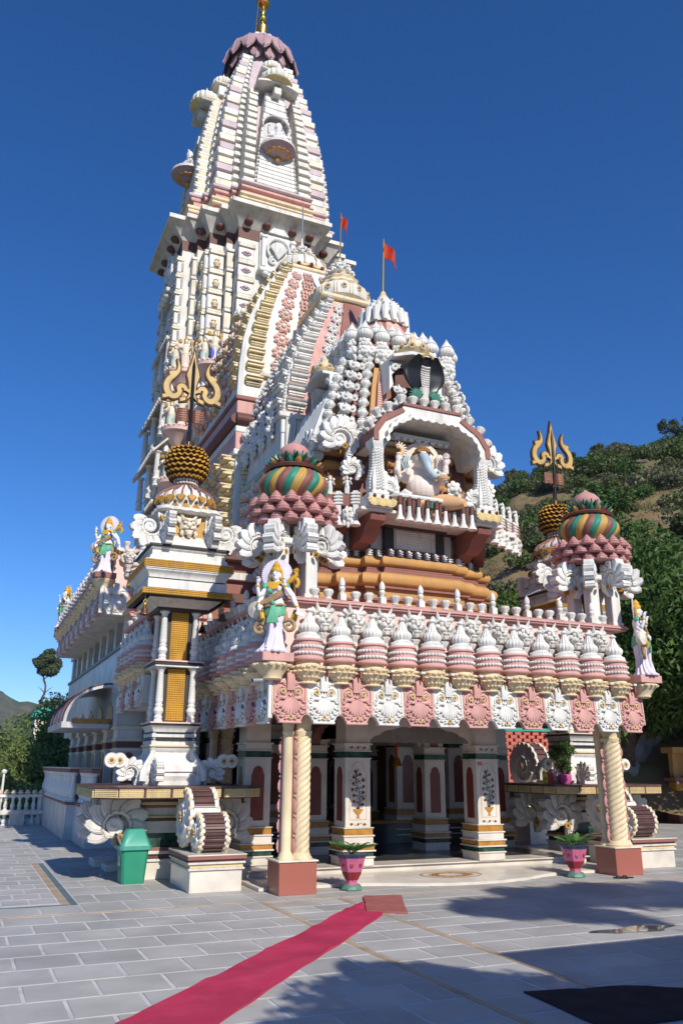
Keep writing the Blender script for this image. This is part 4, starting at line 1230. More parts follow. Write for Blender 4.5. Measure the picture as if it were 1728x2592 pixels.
    for h, z0, z1, mt in ((0.42, 2.335, 2.355, 'charcoal'), (0.40, 2.355, 2.37, 'brownstone'), (0.425, 2.37, 2.395, 'palepink')):
        part('foot_slab', MB().box(-h, h, -h, h, z0, z1, b=0.004), [mt])
    # leafy feet spreading over the table
    for sx in (-1, 1):
        acanthus(t, W(sx * 0.66, -0.30, 1.58), 0.40, 0, -sx, ME_SCROLL_THIN, False)
        acanthus(t, W(-0.30, sx * 0.66, 1.58), 0.40, PI / 2, -sx, ME_SCROLL_THIN, False)
        for d in (0, .13):
            Mx = TR(W(sx * (0.86 + d), -0.36 - .1 * d, 1.78), (0, 0, 0), 0.11)
            b = MB(); b.lathe([(1, -.35), (1.1, 0), (1, .35)], 20, M=Matrix.Rotation(PI / 2, 4, 'X'))
            q = add(t, 'rosette_disc', b.mesh('rosette_disc', ['white']), M=Mx)
            add(q, 'flower', ME_FLOWER, (0, -.34, 0), (0, 0, 0), 0.6, local=True)
    # shaft with lattice panels and turned columns, two tiers
    part('shaft_core', MB().box(-0.235, 0.235, -0.235, 0.235, 2.39, 4.26), ['charcoal'])
    part('middle_slab', MB().box(-0.40, 0.40, -0.40, 0.40, 3.30, 3.335, 0, b=0.004).box(-.42, .42, -.42, .42, 3.335, 3.365, 1, b=.004).box(-.40, .40, -.40, .40, 3.365, 3.385, 1).box(-.42, .42, -.42, .42, 3.385, 3.41, 2, b=.004), ['white', 'charcoal', 'palepink'])
    for a in (0, PI / 2, -PI / 2):
        for z in (2.42, 3.425):
            Mx = TR(W(0, 0, z), (0, 0, a)) @ TR((0, -0.245, 0))
            add(t, 'lattice_panel', LAT_SHAFT, M=Mx)
    for sx in (-1, 1):
        for sy in (-1, 1):
            for z, h in ((2.395, 0.905), (3.41, 0.845)):
                add(t, 'turned_column', ME_TURNED, W(sx * 0.275, sy * 0.275, z), (0, 0, 0), (0.72, 0.72, h))
    # spreading cap
    b = MB(); sq_rings(b, [(0.42, 4.255), (0.44, 4.285), (0.44, 4.30), (0.42, 4.30), (0.42, 4.301)], (0, 0)); part('cap_seat', b, ['charcoal'])
    b = MB(); sq_rings(b, [(0.45, 4.30), (0.62, 4.43), (0.68, 4.43), (0.68, 4.44)], (0, 0)); part('cap_soffit', b, ['offwhite'])
    b = MB(); sq_rings(b, [(0.70, 4.43), (0.76, 4.45), (0.76, 4.56), (0.70, 4.565)], (0, 0)); part('cap_lip', b, ['charcoal'])
    part('cap_drum', MB().box(-0.685, 0.685, -0.685, 0.685, 4.565, 4.73, b=0.006), ['white'])
    part('cap_line', MB().box(-0.66, 0.66, -0.66, 0.66, 4.73, 4.755), ['charcoal'])
    b = MB(); sq_rings(b, [(0.67, 4.755), (0.675, 4.79), (0.70, 4.84), (0.74, 4.87), (0.745, 4.90), (0.76, 4.90), (0.76, 5.055)], (0, 0)); part('cap_cove', b, ['white'])
    for z, me in ((4.452, LAT_BAND_LOW), (4.915, LAT_BAND_UP)):
        for a in (0, PI / 2, -PI / 2, PI):
            add(t, 'lattice_band', me, M=TR(W(0, 0, z), (0, 0, a)) @ TR((0, -0.762, 0)))
    b = MB(); sq_rings(b, [(0.75, 5.055), (0.69, 5.07), (0.67, 5.12), (0.67, 5.14), (0.64, 5.15), (0.64, 5.235), (0.62, 5.24), (0.62, 5.25), (0.66, 5.27), (0.66, 5.30)], (0, 0)); part('cap_step', b, ['white'])
    part('cap_slab', MB().box(-0.70, 0.70, -0.70, 0.70, 5.30, 5.345, b=0.006), ['charcoal'])
    b = MB(); sq_rings(b, [(0.66, 5.345), (0.64, 5.37), (0.46, 5.55), (0.42, 5.56), (0.42, 5.58)], (0, 0)); part('cap_slope', b, ['white'])
    part('face_box', MB().box(-0.37, 0.37, -0.37, 0.37, 5.56, 6.0, b=0.006), ['ochre'])
    for sx in (-1, 1):
        for sy in (-1, 1):
            part('box_post', MB().box(sx * .36 - .05, sx * .36 + .05, sy * .36 - .05, sy * .36 + .05, 5.56, 6.0, b=.01), ['white'])
    for a in (0, -PI / 2, PI / 2):
        add(t, 'demon_face', DEMON, M=TR(W(0, 0, 5.60), (0, 0, a)) @ TR((0, -0.40, 0), (0, 0, 0), 1.05))
        for sx in (-1, 1):
            Mx = TR(W(0, 0, 0), (0, 0, a)) @ TR((sx * 0.60, -0.40, 5.68))
            o = add(t, 'scroll_bracket', ME_SCROLL, M=Mx @ TR((sx * .05, 0, .02), (0, 0, 0), (-0.62 * sx, 0.45, -0.62)))
            add(o, 'flower', ME_SUNFLOWER, M=Mx @ TR((-sx * .16, -0.10, 0.18), (0, 0, 0), 0.07))
    ws = wavy_slab(0.46, 0, 0, 0.06); ws2 = wavy_slab(0.52, 0, 0, 0.07)
    b = MB(); b.loft([[(x, y, 6.0) for x, y in ws], [(x, y, 6.03) for x, y in ws2], [(x, y, 6.085) for x, y in ws2], [(x * .9, y * .9, 6.12) for x, y in ws]]); part('wavy_slab', b, ['white'])
    # shell fringe, dome, beads, ball
    b = MB(); sh = MB()
    for row, (z, r, dz) in enumerate(((6.13, 0.52, 0.11), (6.26, 0.55, 0.11))):
        for i in range(18):
            a = 2 * PI * (i + .5 * row) / 18
            Mx = TR((r * math.cos(a), r * math.sin(a), z), (0, 0, a + PI / 2))
            pts = [(-.02, -.05), (.02, -.05), (0.085, 0.04), (0.06, 0.065), (0.02, 0.075), (-.02, .075), (-0.06, 0.065), (-.085, .04)]
            if row == 0: pts = [(x, -z_) for x, z_ in pts]
            b.ext(pts, -0.03, 0.03, 0, Mx, b=0.012)
            if row: b.sph((r * math.cos(a + .17), r * math.sin(a + .17), z - .06), .033, 8, 6, 1)
    part('shell_fringe', b, ['gold', 'maroon'])
    b = MB()
    b.lathe([(0.50, 6.10), (0.56, 6.28), (0.55, 6.33), (0.50, 6.42), (0.42, 6.48), (0.33, 6.52), (0.28, 6.56), (0.21, 6.60), (0.16, 6.66)], 80, lobe=(20, 0.06))
    part('ribbed_dome', b, ['white'])
    b = MB()
    for i in range(20):
        a = 2 * PI * i / 20
        b.tube([(r * math.cos(a), r * math.sin(a), z) for r, z in ((0.555, 6.30), (0.52, 6.42), (0.44, 6.49), (0.34, 6.535), (0.285, 6.58), (0.20, 6.63), (.165, 6.66))], [0.016] * 7, 5)
    part('dome_ribs', b, ['brownred'])
    b = MB(); b.lathe([(0.19, 6.65), (0.20, 6.70), (0.19, 6.80)], 24, m=1); beads(b, 0.20, 6.68, 22, 0.03); beads(b, 0.205, 6.745, 22, 0.03); part('bead_collar', b, ['oldwhite', 'maroon'])
    add(t, 'scaled_ball', BALL, W(0, 0, 7.06))
    tri = None
    for nm, me in TRI:
        o = add(t if nm == 'pole' or tri is None or nm == 'open_book' else tri, 'trident' if nm == 'trident_face' else nm, me, W(0, 0, 8.55 if nm != 'x' else 0), (0, 0, -0.05), 1.0)
        if nm == 'trident_face': tri = o
    part('pole_socket', MB().lathe([(0.10, 7.38), (0.06, 7.42), (0.05, 7.5), (0.045, 7.75)], 12), ['bronze'])
    return t
trident_tower(3.20, 14.40, -1, 'white and gold trident tower left of the porch, beside the green dustbin')
trident_tower(11.70, 14.40, 1, 'white and gold trident tower right of the porch, in front of the wooded hill')
bell((2.50, 13.74, 4.10), 'small bronze bell under the left front corner of the left trident tower cap')
bell((3.85, 13.80, 4.10), 'small bronze bell under the right front corner of the left trident tower cap')
bell((3.80, 14.95, 4.05), 'small dark bell under the right rear corner of the left trident tower cap')
# ------------------------------------------------------------------ towers
def qpoly(cn):
    """closed plan outline, symmetric, from the corners of one quadrant (x, y>0 = towards the front)"""
    q = []
    for i, (a, b) in enumerate(cn):
        q.append((a, b))
        if i + 1 < len(cn): q.append((a, cn[i + 1][1]))
    fr = [(x, -y) for x, y in q]
    br = [(x, y) for x, y in q[::-1]]
    bl = [(-x, y) for x, y in q]
    fl = [(-x, -y) for x, y in q[::-1]]
    return fr + br + bl + fl
class Tower:
    def __init__(s, cx, cy, prof):
        s.cx, s.cy = cx, cy
        s.hw = [(z, w_) for z, w_, d in prof]; s.hd = [(z, d) for z, w_, d in prof]
    def place(s, face, t, z, out=0.0):
        hw, hd = interp(z, s.hw), interp(z, s.hd)
        e = 0.15
        if face == 'f':
            sl = (interp(z - e, s.hd) - interp(z + e, s.hd)) / (2 * e)
            return TR((s.cx + t * hw, s.cy - hd - out, z), (-math.atan(sl), 0, 0))
        sl = (interp(z - e, s.hw) - interp(z + e, s.hw)) / (2 * e)
        if face == 'l': return TR((s.cx - hw - out, s.cy + t * hd, z), (-math.atan(sl), 0, -PI / 2))
        return TR((s.cx + hw + out, s.cy + t * hd, z), (-math.atan(sl), 0, PI / 2))
    def slope_pts(s, face, t, z0, z1, step):
        """heights evenly spaced along the curve of the face"""
        out = []; z = z0
        tab = s.hd if face == 'f' else s.hw
        while z <= z1:
            out.append(z)
            sl = (interp(z - .1, tab) - interp(z + .1, tab)) / .2
            z += step / math.sqrt(1 + sl * sl)
        return out
UB = MB().box(-.5, .5, -.5, .5, 0, 1, b=0.06)
def unit(mt, bev=0.06): return MB().box(-.5, .5, -.5, .5, 0, 1, b=bev).mesh('block', [mt])
UBX = {k: unit(k) for k in ('white', 'offwhite', 'cream', 'creampale', 'lilac', 'pink', 'salmon', 'mauve', 'brownred', 'maroon', 'orange', 'palepink', 'yellowcream', 'seafoam', 'charcoal', 'oldwhite')}
def blk(parent, name, mt, x0, x1, y0, y1, z0, z1, M=None):
    Mx = TR(((x0 + x1) / 2, (y0 + y1) / 2, z0), (0, 0, 0), (x1 - x0, y1 - y0, z1 - z0))
    return add(parent, name, UBX[mt], M=(M @ Mx) if M is not None else Mx)
# stepped bracket, front -y, centred, unit 1 wide 1 high
def bracket_mesh(mt, trim=None):
    b = MB()
    for k, (z0, z1, d, w_) in enumerate(((0.0, 0.16, 0.10, .42), (0.16, 0.34, 0.16, .45), (0.34, 0.5, 0.12, .42), (0.5, 0.72, 0.30, .5), (0.72, 0.84, 0.24, .48), (0.84, 1.0, 0.36, .5))):
        b.box(-w_, w_, -d, 0.1, z0, z1, b=0.02)
    if trim:
        b.tube([(-.5, -0.33, 0.93), (.5, -0.33, 0.93)], 0.06, 6)
        b.tube([(-.5, -0.27, 0.60), (.5, -0.27, 0.60)], 0.05, 6)
    return b.mesh('bracket', [mt])
BR_CREAM = bracket_mesh('creamyellow'); BR_WHITE = bracket_mesh('white', True)
def grid_mesh():
    b = MB()
    for k in range(3): b.box(-.5, .5, -.12, 0.05, 0.08 + .32 * k, 0.20 + .32 * k, b=.02)
    for k in range(4): b.box(-.45 + .26 * k, -.33 + .26 * k, -.16, .05, 0, 0.92, b=.02)
    b.sph((0, -.15, .5), (.16, .12, .16), 8, 6)
    return b.mesh('grid_block', ['salmon'])
GRID = grid_mesh()
def pumpkin_mesh(mats=('white', 'yellowcream')):
    b = MB()
    b.lathe([(0.50, 0.0), (0.62, 0.04), (0.66, 0.08), (0.55, 0.12)], 32, m=1)
    beads(b, 0.62, 0.10, 22, 0.045, 1)
    b.lathe([(0.50, 0.12), (0.58, 0.20), (0.60, 0.32), (0.54, 0.45), (0.40, 0.55), (0.2, 0.60), (0.0, 0.61)], 64, lobe=(16, 0.10))
    b.lathe([(0.15, 0.58), (0.17, 0.63), (0.10, 0.67), (0.12, 0.72), (0.05, 0.82), (0.0, 0.95)], 12, m=1)
    return b.mesh('pumpkin_finial', list(mats))
PUMP = pumpkin_mesh()
def figure_mesh():
    """small standing sculpture, one unit high, used in clusters on the tower"""
    b = MB()
    b.lathe([(0.16, 0), (0.17, 0.04), (0.11, 0.08), (0.10, 0.30), (0.13, 0.46)], 14)
    b.lathe([(0.13, 0.45), (0.10, 0.54), (0.13, 0.66), (0.10, 0.74), (0.04, 0.78)], 14)
    b.sph((0, -.02, 0.85), (0.065, 0.07, 0.085), 10, 8, 0)
    b.lathe([(0.075, 0.87), (0.08, 0.91), (0.05, 0.96), (0.0, 1.04)], 10, m=1)
    for sx in (-1, 1):
        b.tube([(sx * .12, 0, .70), (sx * .22, -.03, .56), (sx * .16, -.14, .60 + .12 * (sx > 0))], [.045, .04, .03], 7)
        b.tube([(sx * .05, 0, .40), (sx * .07, -.06, .2), (sx * .06, -.03, 0)], [.08, .06, .05], 8, 2)
        b.sph((sx * .18, .02, .85), (.07, .04, .08), 7, 5, 1)
    return b.mesh('figure', ['creampale', 'gold', 'bluegrey'])
FIG = figure_mesh()
def flag(name_label, p, h, lean=0.0, fw=0.55, fh=0.75, up=False):
    f = root('temple_flag', name_label, 'flag', p)
    b = MB(); b.tube([(0, 0, 0), (lean, 0, h)], [0.022, 0.014], 8)
    add(f, 'pole', b.mesh('pole', ['goldmetal']), local=True)
    b = MB(); n = 10; vs = []; fs = []
    for k in range(n + 1):
        t = k / n
        z0 = h * .985 - t * fh * .95; wv = 0.06 * math.sin(t * 9)
        x = lean + t * fw * 0.75
        half = 0.20 * (1 - t) + .02 if up else fh * .33 * (1 - t) ** .7 + .01
        for j, s_ in enumerate((-1, 0, 1)):
            vs.append((x + .02 * s_, wv + .05 * math.sin(t * 7 + s_), z0 - fh * .15 + s_ * half))
    for k in range(n):
        for j in range(2):
            a = 3 * k + j; fs.append((a, a + 3, a + 4, a + 1))
    o_ = len(vs); vs += [(x, y + .012, z) for x, y, z in vs]
    fs += [tuple(i + o_ for i in q[::-1]) for q in fs]
    b.raw(vs, fs)
    add(f, 'cloth', b.mesh('cloth', ['flagred'], 180), local=True)
    return f

# ---- main tower
MX, MY = AX, 25.05
main = root('main_tower', 'tall white curvilinear main spire with mauve lotus crown and gold finial', 'temple tower', (MX, MY, 0))
def ring(cn, z, s=1.0): return [(MX + x * s, MY + y * s, z) for x, y in qpoly(cn)]
SH = [(1.32, 2.80), (1.58, 2.35), (2.08, 2.10), (2.35, 1.58), (2.80, 1.32)]
CO = [(1.72, 3.38), (1.95, 2.85), (2.50, 2.55), (2.85, 1.95), (3.38, 1.72)]
b = MB(); b.loft([ring(SH, 0), ring(SH, 18.5)]); add(main, 'shaft', b.mesh('shaft', ['offwhite']))
b = MB(); b.loft([ring(SH, 18.1, 1.004), ring(SH, 18.5, 1.012)]); add(main, 'frieze', b.mesh('frieze', ['maroon']))
b = MB(); b.loft([ring(SH, 18.45), ring(SH, 18.62, 1.05), ring(CO, 18.98, 0.97), ring(CO, 19.0)], cap=False); add(main, 'cornice_soffit', b.mesh('cornice_soffit', ['oldwhite']))
b = MB(); b.loft([ring(CO, 19.0), ring(CO, 19.14), ring(CO, 19.17, 0.985)]); add(main, 'cornice_slab', b.mesh('cornice_slab', ['offwhite']))
PB = [(1.25, 2.62), (1.45, 2.20), (2.02, 2.02), (2.20, 1.45), (2.62, 1.25)]
b = MB(); b.loft([ring(PB, 19.17, 1.02), ring(PB, 19.5, 1.02), ring(PB, 19.52, .96), ring(PB, 20.5, 0.96)]); add(main, 'spire_base', b.mesh('spire_base', ['pink']))
for z0, z1, s_, mt in ((19.22, 19.42, 1.06, 'white'), (19.72, 19.84, 1.03, 'cream'), (19.86, 19.98, 1.045, 'cream'), (20.22, 20.36, 1.0, 'pink'), (20.38, 20.50, 1.03, 'charcoal')):
    b = MB(); b.loft([ring(PB, z0, s_ - .015), ring(PB, z0 + .03, s_), ring(PB, z1 - .03, s_), ring(PB, z1, s_ - .015)]); add(main, 'base_moulding', b.mesh('base_moulding', [mt if mt != 'charcoal' else 'lilac']))
SZ = [(20.4, 1.0), (21.5, 0.985), (22.5, 0.95), (23.5, 0.895), (24.5, 0.825), (25.3, 0.75), (26.2, 0.645), (27.0, 0.53), (27.6, 0.45), (28.4, 0.385)]
SP = [(1.20, 2.06), (1.42, 1.80), (1.80, 1.42), (2.06, 1.20)]
def sring(z, s_=1.0):
    k = interp(z, SZ) * s_
    return [(MX + x * k, MY + y * k, z) for x, y in qpoly(SP)]
b = MB(); b.loft([sring(z) for z, _ in SZ]); add(main, 'spire_core', b.mesh('spire_core', ['lilac']))
def spire_tilt(z): return math.atan((interp(z - .2, SZ) - interp(z + .2, SZ)) / .4 * 2.4)
z = 20.5; k_ = 0
faces = (('f', 0.0), ('l', -PI / 2), ('r', PI / 2))
def faceM(fz): return TR((MX, MY, 0), (0, 0, fz))
while z < 27.55:
    s_ = interp(z, SZ); h = 0.335 * (0.55 + 0.45 * s_)
    # corner stacks: cream slab, lilac roll, white slab
    mt = ('creampale', 'lilac', 'white')[k_ % 3] if k_ % 2 else ('creampale', 'white', 'mauve')[k_ % 3]
    for sx, sy in ((-1, -1), (1, -1), (-1, 1)):
        a = 1.42 * s_ - .06; o_ = (1.97 if k_ % 2 else 2.03) * s_ + .02
        x0, x1 = sorted((MX + sx * a, MX + sx * o_)); y0, y1 = sorted((MY + sy * a, MY + sy * o_))
        blk(main, 'corner_slab', ('creampale', 'white', 'lilac')[k_ % 3], x0, x1, y0, y1, z, z + h * 0.80)
    for f, fz in faces:
        if z < 24.9:
            for sx in (-1, 1):
                cw = 1.0 * s_
                blk(main, 'band_slab', 'white', sx * cw - .21 * s_, sx * cw + .21 * s_, -2.55 * s_ - .02, -1.9 * s_, z + .02, z + h * 0.34, faceM(fz))
                blk(main, 'band_slab', 'white', sx * cw - .21 * s_, sx * cw + .21 * s_, -2.53 * s_ - .02, -1.9 * s_, z + h * 0.36, z + h * 0.66, faceM(fz))
                blk(main, 'band_core', 'cream', sx * cw - .20 * s_, sx * cw + .20 * s_, -2.45 * s_, -1.9 * s_, z + h * .60, z + h + .03, faceM(fz))
        if f != 'r':
            for sx in (-1, 1):
                x = sx * 1.34 * s_
                blk(main, 'small_bracket', 'white', x - .12 * s_, x + .12 * s_, -2.14 * s_ - .02, -1.8 * s_, z + .03, z + h * .36, faceM(fz))
                blk(main, 'small_bracket', 'white', x - .10 * s_, x + .10 * s_, -2.10 * s_ - .02, -1.8 * s_, z + h * .40, z + h * .68, faceM(fz))
        elif z > 24.9:
            pass
    # boards of the centre panel
    if z < 24.75:
        for f, fz in faces[:2]:
            for q in (0, 1):
                zz = z + q * h / 2
                hw = 0.80 * s_ * (1 - 0.42 * max(0, (zz - 20.5) / 4.3))
                segs = [(-hw, hw)]
                if 22.10 < zz < 23.85:
                    nw = 0.50 * math.sqrt(max(0, 1 - ((zz - 23.2) / .66) ** 2)) if zz > 23.2 else 0.50
                    if nw > 0.05: segs = [(-hw, -nw), (nw, hw)]
                for x0, x1 in segs:
                    if x1 - x0 > .04: blk(main, 'panel_board', 'white', x0, x1, -2.47 * s_ - .03, -1.9 * s_, zz + .008, zz + h / 2 - .012, faceM(fz))
    z += h; k_ += 1
# niches with shelf, canopy and seated figure
def lotus_shelf():
    b = MB()
    b.lathe([(0.0, -.50), (0.10, -.47), (0.13, -.40), (0.08, -.33), (0.14, -.30), (0.42, -.20), (0.56, -.06), (0.62, -.04), (0.62, 0.06), (0.56, 0.07)], 36, ms=[1, 1, 1, 1, 2, 2, 2, 0, 0])
    for i in range(14):
        a = 2 * PI * i / 14
        b.sph((.36 * math.cos(a), .36 * math.sin(a), -.20), (.10, .10, .05), 8, 5, 1, None)
    return b.mesh('lotus_shelf', ['offwhite', 'orange', 'mauve'])
LSH = lotus_shelf()
def seated_mesh():
    b = MB()
    b.sph((0, 0, .10), (.34, .24, .11), 14, 8)
    for sx in (-1, 1):
        b.tube([(sx * .10, -.02, .14), (sx * .32, -.16, .12), (sx * .05, -.26, .10)], [.11, .10, .07], 9)
        b.tube([(sx * .17, 0, .55), (sx * .30, -.05, .36), (sx * .18, -.20, .30)], [.07, .06, .05], 8)
        b.tube([(sx * .17, 0, .55), (sx * .33, -.06, .50), (sx * .34, -.10, .68)], [.065, .055, .045], 8)
        b.sph((sx * .34, -.12, .72), .05, 8, 6)
    b.lathe([(.16, .12), (.14, .25), (.19, .48), (.14, .58), (.06, .63)], 16)
    b.sph((0, -.02, .72), (.095, .10, .12), 12, 8)
    b.lathe([(.12, .76), (.13, .84), (.10, .92), (.06, .98), (0, 1.02)], 14)
    b.tube([(-.13, -.10, .62), (0, -.18, .45), (.13, -.10, .62)], .03, 6)
    return b.mesh('seated_figure', ['statuewhite'])
SEAT = seated_mesh()
for f, fz in faces[:2]:
    Mf = faceM(fz)
    b = MB(); pts = arc(0, 0, 0.50, 0, 180, 18); pts = [(0.50, -1.0)] + pts + [(-0.50, -1.0)]
    b.ext(pts, 0.28, 0.30)
    add(main, 'niche_back', b.mesh('niche_back', ['oldwhite']), M=Mf @ TR((0, -2.38, 23.2)))
    b = MB(); b.tube([(0.52 * math.cos(R(a)), 0, 0.66 * math.sin(R(a))) for a in range(0, 181, 10)], 0.028, 6, sq=1.6)
    add(main, 'niche_frame', b.mesh('niche_frame', ['white']), M=Mf @ TR((0, -2.36, 23.2), (-.15, 0, 0)))
    add(main, 'lotus_shelf', LSH, M=Mf @ TR((0, -2.52, 22.16)))
    # canopy and half pumpkin
    b = MB(); n = 12
    up = [(-.80 + 1.6 * i / n, .10 - .16 * (2 * i / n - 1) ** 2) for i in range(n + 1)]
    b.ext(up + [(x * .95, z_ - .07) for x, z_ in up[::-1]], -0.14, 0.45)
    add(main, 'canopy', b.mesh('canopy', ['offwhite']), M=Mf @ TR((0, -2.28, 25.18)))
    b = MB(); b.box(-.14, .14, -.1, .2, -.35, 0.0, b=.02); add(main, 'canopy_bracket', b.mesh('canopy_bracket', ['offwhite']), M=Mf @ TR((0, -2.22, 25.15)))
    add(main, 'pumpkin_finial', PUMP, M=Mf @ TR((0, -2.06, 25.25), (0, 0, 0), (0.92, .92, 1.15)))
    add(main, 'pumpkin_finial', PUMP, M=Mf @ TR((0, -1.45, 26.35), (0, 0, 0), (0.72, .72, .95)))
    b = MB(); b.box(-.50, .50, -.25, .4, -.04, 0.04, b=.02); b.box(-.42, .42, -.1, .5, -.5, -.04, b=.02)
    add(main, 'canopy', b.mesh('canopy', ['offwhite']), M=Mf @ TR((0, -1.60, 26.32)))
sf = root('seated_statue', 'small white seated statue in the round niche of the main spire', 'statue', (MX, MY - 2.52, 22.23))
add(sf, 'figure_body', SEAT, sc_=1.1, local=True)
sf2 = root('seated_statue', 'small white seated statue on the shaded left side of the main spire', 'statue', (MX - 2.52, MY, 22.23), -PI / 2)
add(sf2, 'figure_body', SEAT, local=True)
# neck, lotus crown, white dome, finial
b = MB(); b.lathe([(0.85, 27.2), (0.95, 27.5), (0.80, 27.8), (0.75, 28.3), (0.85, 28.6)], 32); add(main, 'neck', b.mesh('neck', ['offwhite']), (MX, MY, 0))
def petal_mesh():
    b = MB(); vs = []; fs = []
    prof = [(0.0, 0.0, .17), (0.26, -.02, .25), (0.46, -.18, .31), (0.59, -.45, .31), (0.65, -.75, .21), (0.74, -1.0, .02)]
    for x, z_, hw in prof:
        for j in range(5):
            t = -1 + j / 2
            vs.append((x - .04 * t * t, hw * t, z_ + .05 * (1 - t * t)))
    for i in range(5):
        for j in range(4):
            a = 5 * i + j; fs.append((a, a + 5, a + 6, a + 1))
    o_ = len(vs); vs += [(x - .03, y, z_ - .05) for x, y, z_ in vs]; fs += [tuple(i + o_ for i in q[::-1]) for q in fs]
    b.raw(vs, fs); b.tube([(x, 0, z_ + .055) for x, z_, hw in prof], .03, 5)
    return b.mesh('lotus_petal', ['mauve'], 60)
PETAL = petal_mesh()
for row, (z, r, n, s_) in enumerate(((28.72, 0.78, 14, 1.0), (28.30, 0.66, 14, 0.9))):
    for i in range(n):
        a = 2 * PI * (i + .5 * row) / n
        add(main, 'lotus_petal', PETAL, (MX + r * math.cos(a), MY + r * math.sin(a), z), (0, 0, a), s_)
b = MB(); b.lathe([(0.80, 28.4), (0.86, 28.7), (0.84, 28.95), (0.72, 29.22), (0.48, 29.44), (0.2, 29.54), (.15, 29.56)], 64, lobe=(16, .10)); add(main, 'crown_dome', b.mesh('crown_dome', ['white']), (MX, MY, 0))
b = MB(); b.lathe([(0.16, 29.5), (0.24, 29.95), (0.25, 30.12), (0.12, 30.24), (0.09, 30.42), (0.17, 30.52), (0.18, 30.60), (0.10, 30.70), (0.09, 30.9), (0.14, 31.0), (0.09, 31.08), (0.09, 31.2), (0.22, 31.3), (0.28, 31.42), (0.26, 31.54), (0.12, 31.62), (0.16, 31.75), (0.12, 31.9), (0.04, 32.05), (0.0, 32.3)], 24)
add(main, 'gold_finial', b.mesh('gold_finial', ['goldmetal']), (MX, MY, 0))
flag('red flag tied beside the gold finial of the main spire', (MX - .42, MY - .5, 29.0), 2.6, 0.1, 0.28, 0.9, True)
# ---- shaft stacks: eye blocks, pot blocks, plain blocks
def eye_mesh():
    b = MB()
    b.ext([(-.5, 0), (-.22, .22), (0, .27), (.22, .22), (.5, 0), (.22, -.22), (0, -.27), (-.22, -.22)], -.08, .1, 0, b=.03)
    b.ext([(-.34, 0), (0, .16), (.34, 0), (0, -.16)], -.12, .1, 1)
    b.sph((0, -.1, 0), (.13, .08, .13), 8, 6, 0)
    return b.mesh('eye_emblem', ['lilac', 'brownred'])
EYE = eye_mesh()
KAL = MB().lathe([(.22, 0), (.25, .06), (.12, .12), (.26, .25), (.28, .36), (.16, .48), (.10, .54), (.20, .60), (.14, .72), (.05, .85), (0, 1.0)], 14).mesh('pot_emblem', ['cream'])
for f, fz in faces[:2]:
    Mf = faceM(fz)
    for sx in (-1, 1):
        if f == 'l' and sx > 0: pass
        z = 10.9; k = 0
        while z < 17.75:
            blk(main, 'eye_block', 'white', sx * 1.06 - .26, sx * 1.06 + .26, -2.93, -2.7, z, z + .42, Mf)
            blk(main, 'ledge', 'creampale', sx * 1.06 - .29, sx * 1.06 + .29, -2.98, -2.7, z + .44, z + .52, Mf)
            blk(main, 'ledge', 'creampale', sx * 1.06 - .27, sx * 1.06 + .27, -2.95, -2.7, z + .54, z + .61, Mf)
            add(main, 'eye_emblem', EYE, M=Mf @ TR((sx * 1.06, -2.935, z + .21), (0, 0, 0), (.34, .5, .34)))
            z += .635
        z = 11.2
        while z < 17.6:
            if f == 'f' or sx > 0:
                # corner stacks with pot emblems: seen on both faces
                blk(main, 'pot_block', 'white', sx * 1.84 - .25, sx * 1.84 + .25, -2.22, -1.6, z, z + .52, Mf)
                blk(main, 'ledge', 'creampale', sx * 1.84 - .27, sx * 1.84 + .27, -2.26, -1.6, z + .54, z + .63, Mf)
                blk(main, 'ledge', 'creampale', sx * 1.84 - .25, sx * 1.84 + .25, -2.23, -1.6, z + .65, z + .72, Mf)
                add(main, 'pot_emblem', KAL, M=Mf @ TR((sx * 1.84, -2.24, z + .06), (0, 0, 0), (.42, .3, .40)))
            blk(main, 'plain_block', 'creampale', sx * 1.46 - .12, sx * 1.46 + .12, -2.48, -2.2, z, z + .55, Mf)
            blk(main, 'ledge', 'white', sx * 1.46 - .13, sx * 1.46 + .13, -2.52, -2.2, z + .58, z + .68, Mf)
            z += .74
# shell niche on the front of the shaft
def shell_niche():
    b = MB()
    b.box(-.62, .62, 0, .12, -.75, .70, b=.03)
    for sx in (-1, 1):
        b.box(sx * .50 - .07, sx * .50 + .07, -.10, .05, -.62, .45, b=.02); b.box(sx * .5 - .1, sx * .5 + .1, -.13, .05, .45, .55, b=.02)
        b.tube(spiral(sx * .18, -.34, .15, .03, 90, 90 - sx * 480, 20, -.06), .04, 6)
    b.tube([(.38 * math.cos(R(a)), -.08, .08 + .42 * math.sin(R(a))) for a in range(-40, 221, 10)], .045, 6)
    for i in range(9):
        a = R(30 + 15 * i)
        b.tube([(0, -.06, -.22), (.18 * math.cos(a), -.12, -.10 + .22 * math.sin(a)), (.30 * math.cos(a), -.08, .02 + .34 * math.sin(a))], [.03, .05, .055], 6)
    b.box(-.68, .68, -.22, .1, -.88, -.72, b=.03)
    for i in range(7): b.sph((-.45 + .15 * i, -.14, -.95 - .05 * (i % 2)), (.11, .12, .10), 8, 6)
    b.ext([(-.35, .70), (-.2, .9), (0, 1.02), (.2, .9), (.35, .70)], -.08, .1)
    return b.mesh('shell_niche', ['white'])
SN = shell_niche()
add(main, 'shell_niche', SN, (MX, MY - 2.90, 17.75))
add(main, 'shell_niche', SN, M=faceM(-PI / 2) @ TR((0, -2.9, 17.75)))
# bosses under the cornice
BOSS = MB().sph((0, 0, 0), (.15, .18, .12), 10, 7).mesh('soffit_boss', ['maroon'])
for f, fz in faces[:2]:
    for x, y in ((-1.06, -3.0), (1.06, -3.0), (-.45, -3.0), (.45, -3.0), (-1.84, -2.35), (1.84, -2.35)):
        add(main, 'soffit_boss', BOSS, M=faceM(fz) @ TR((x, y, 18.62)))
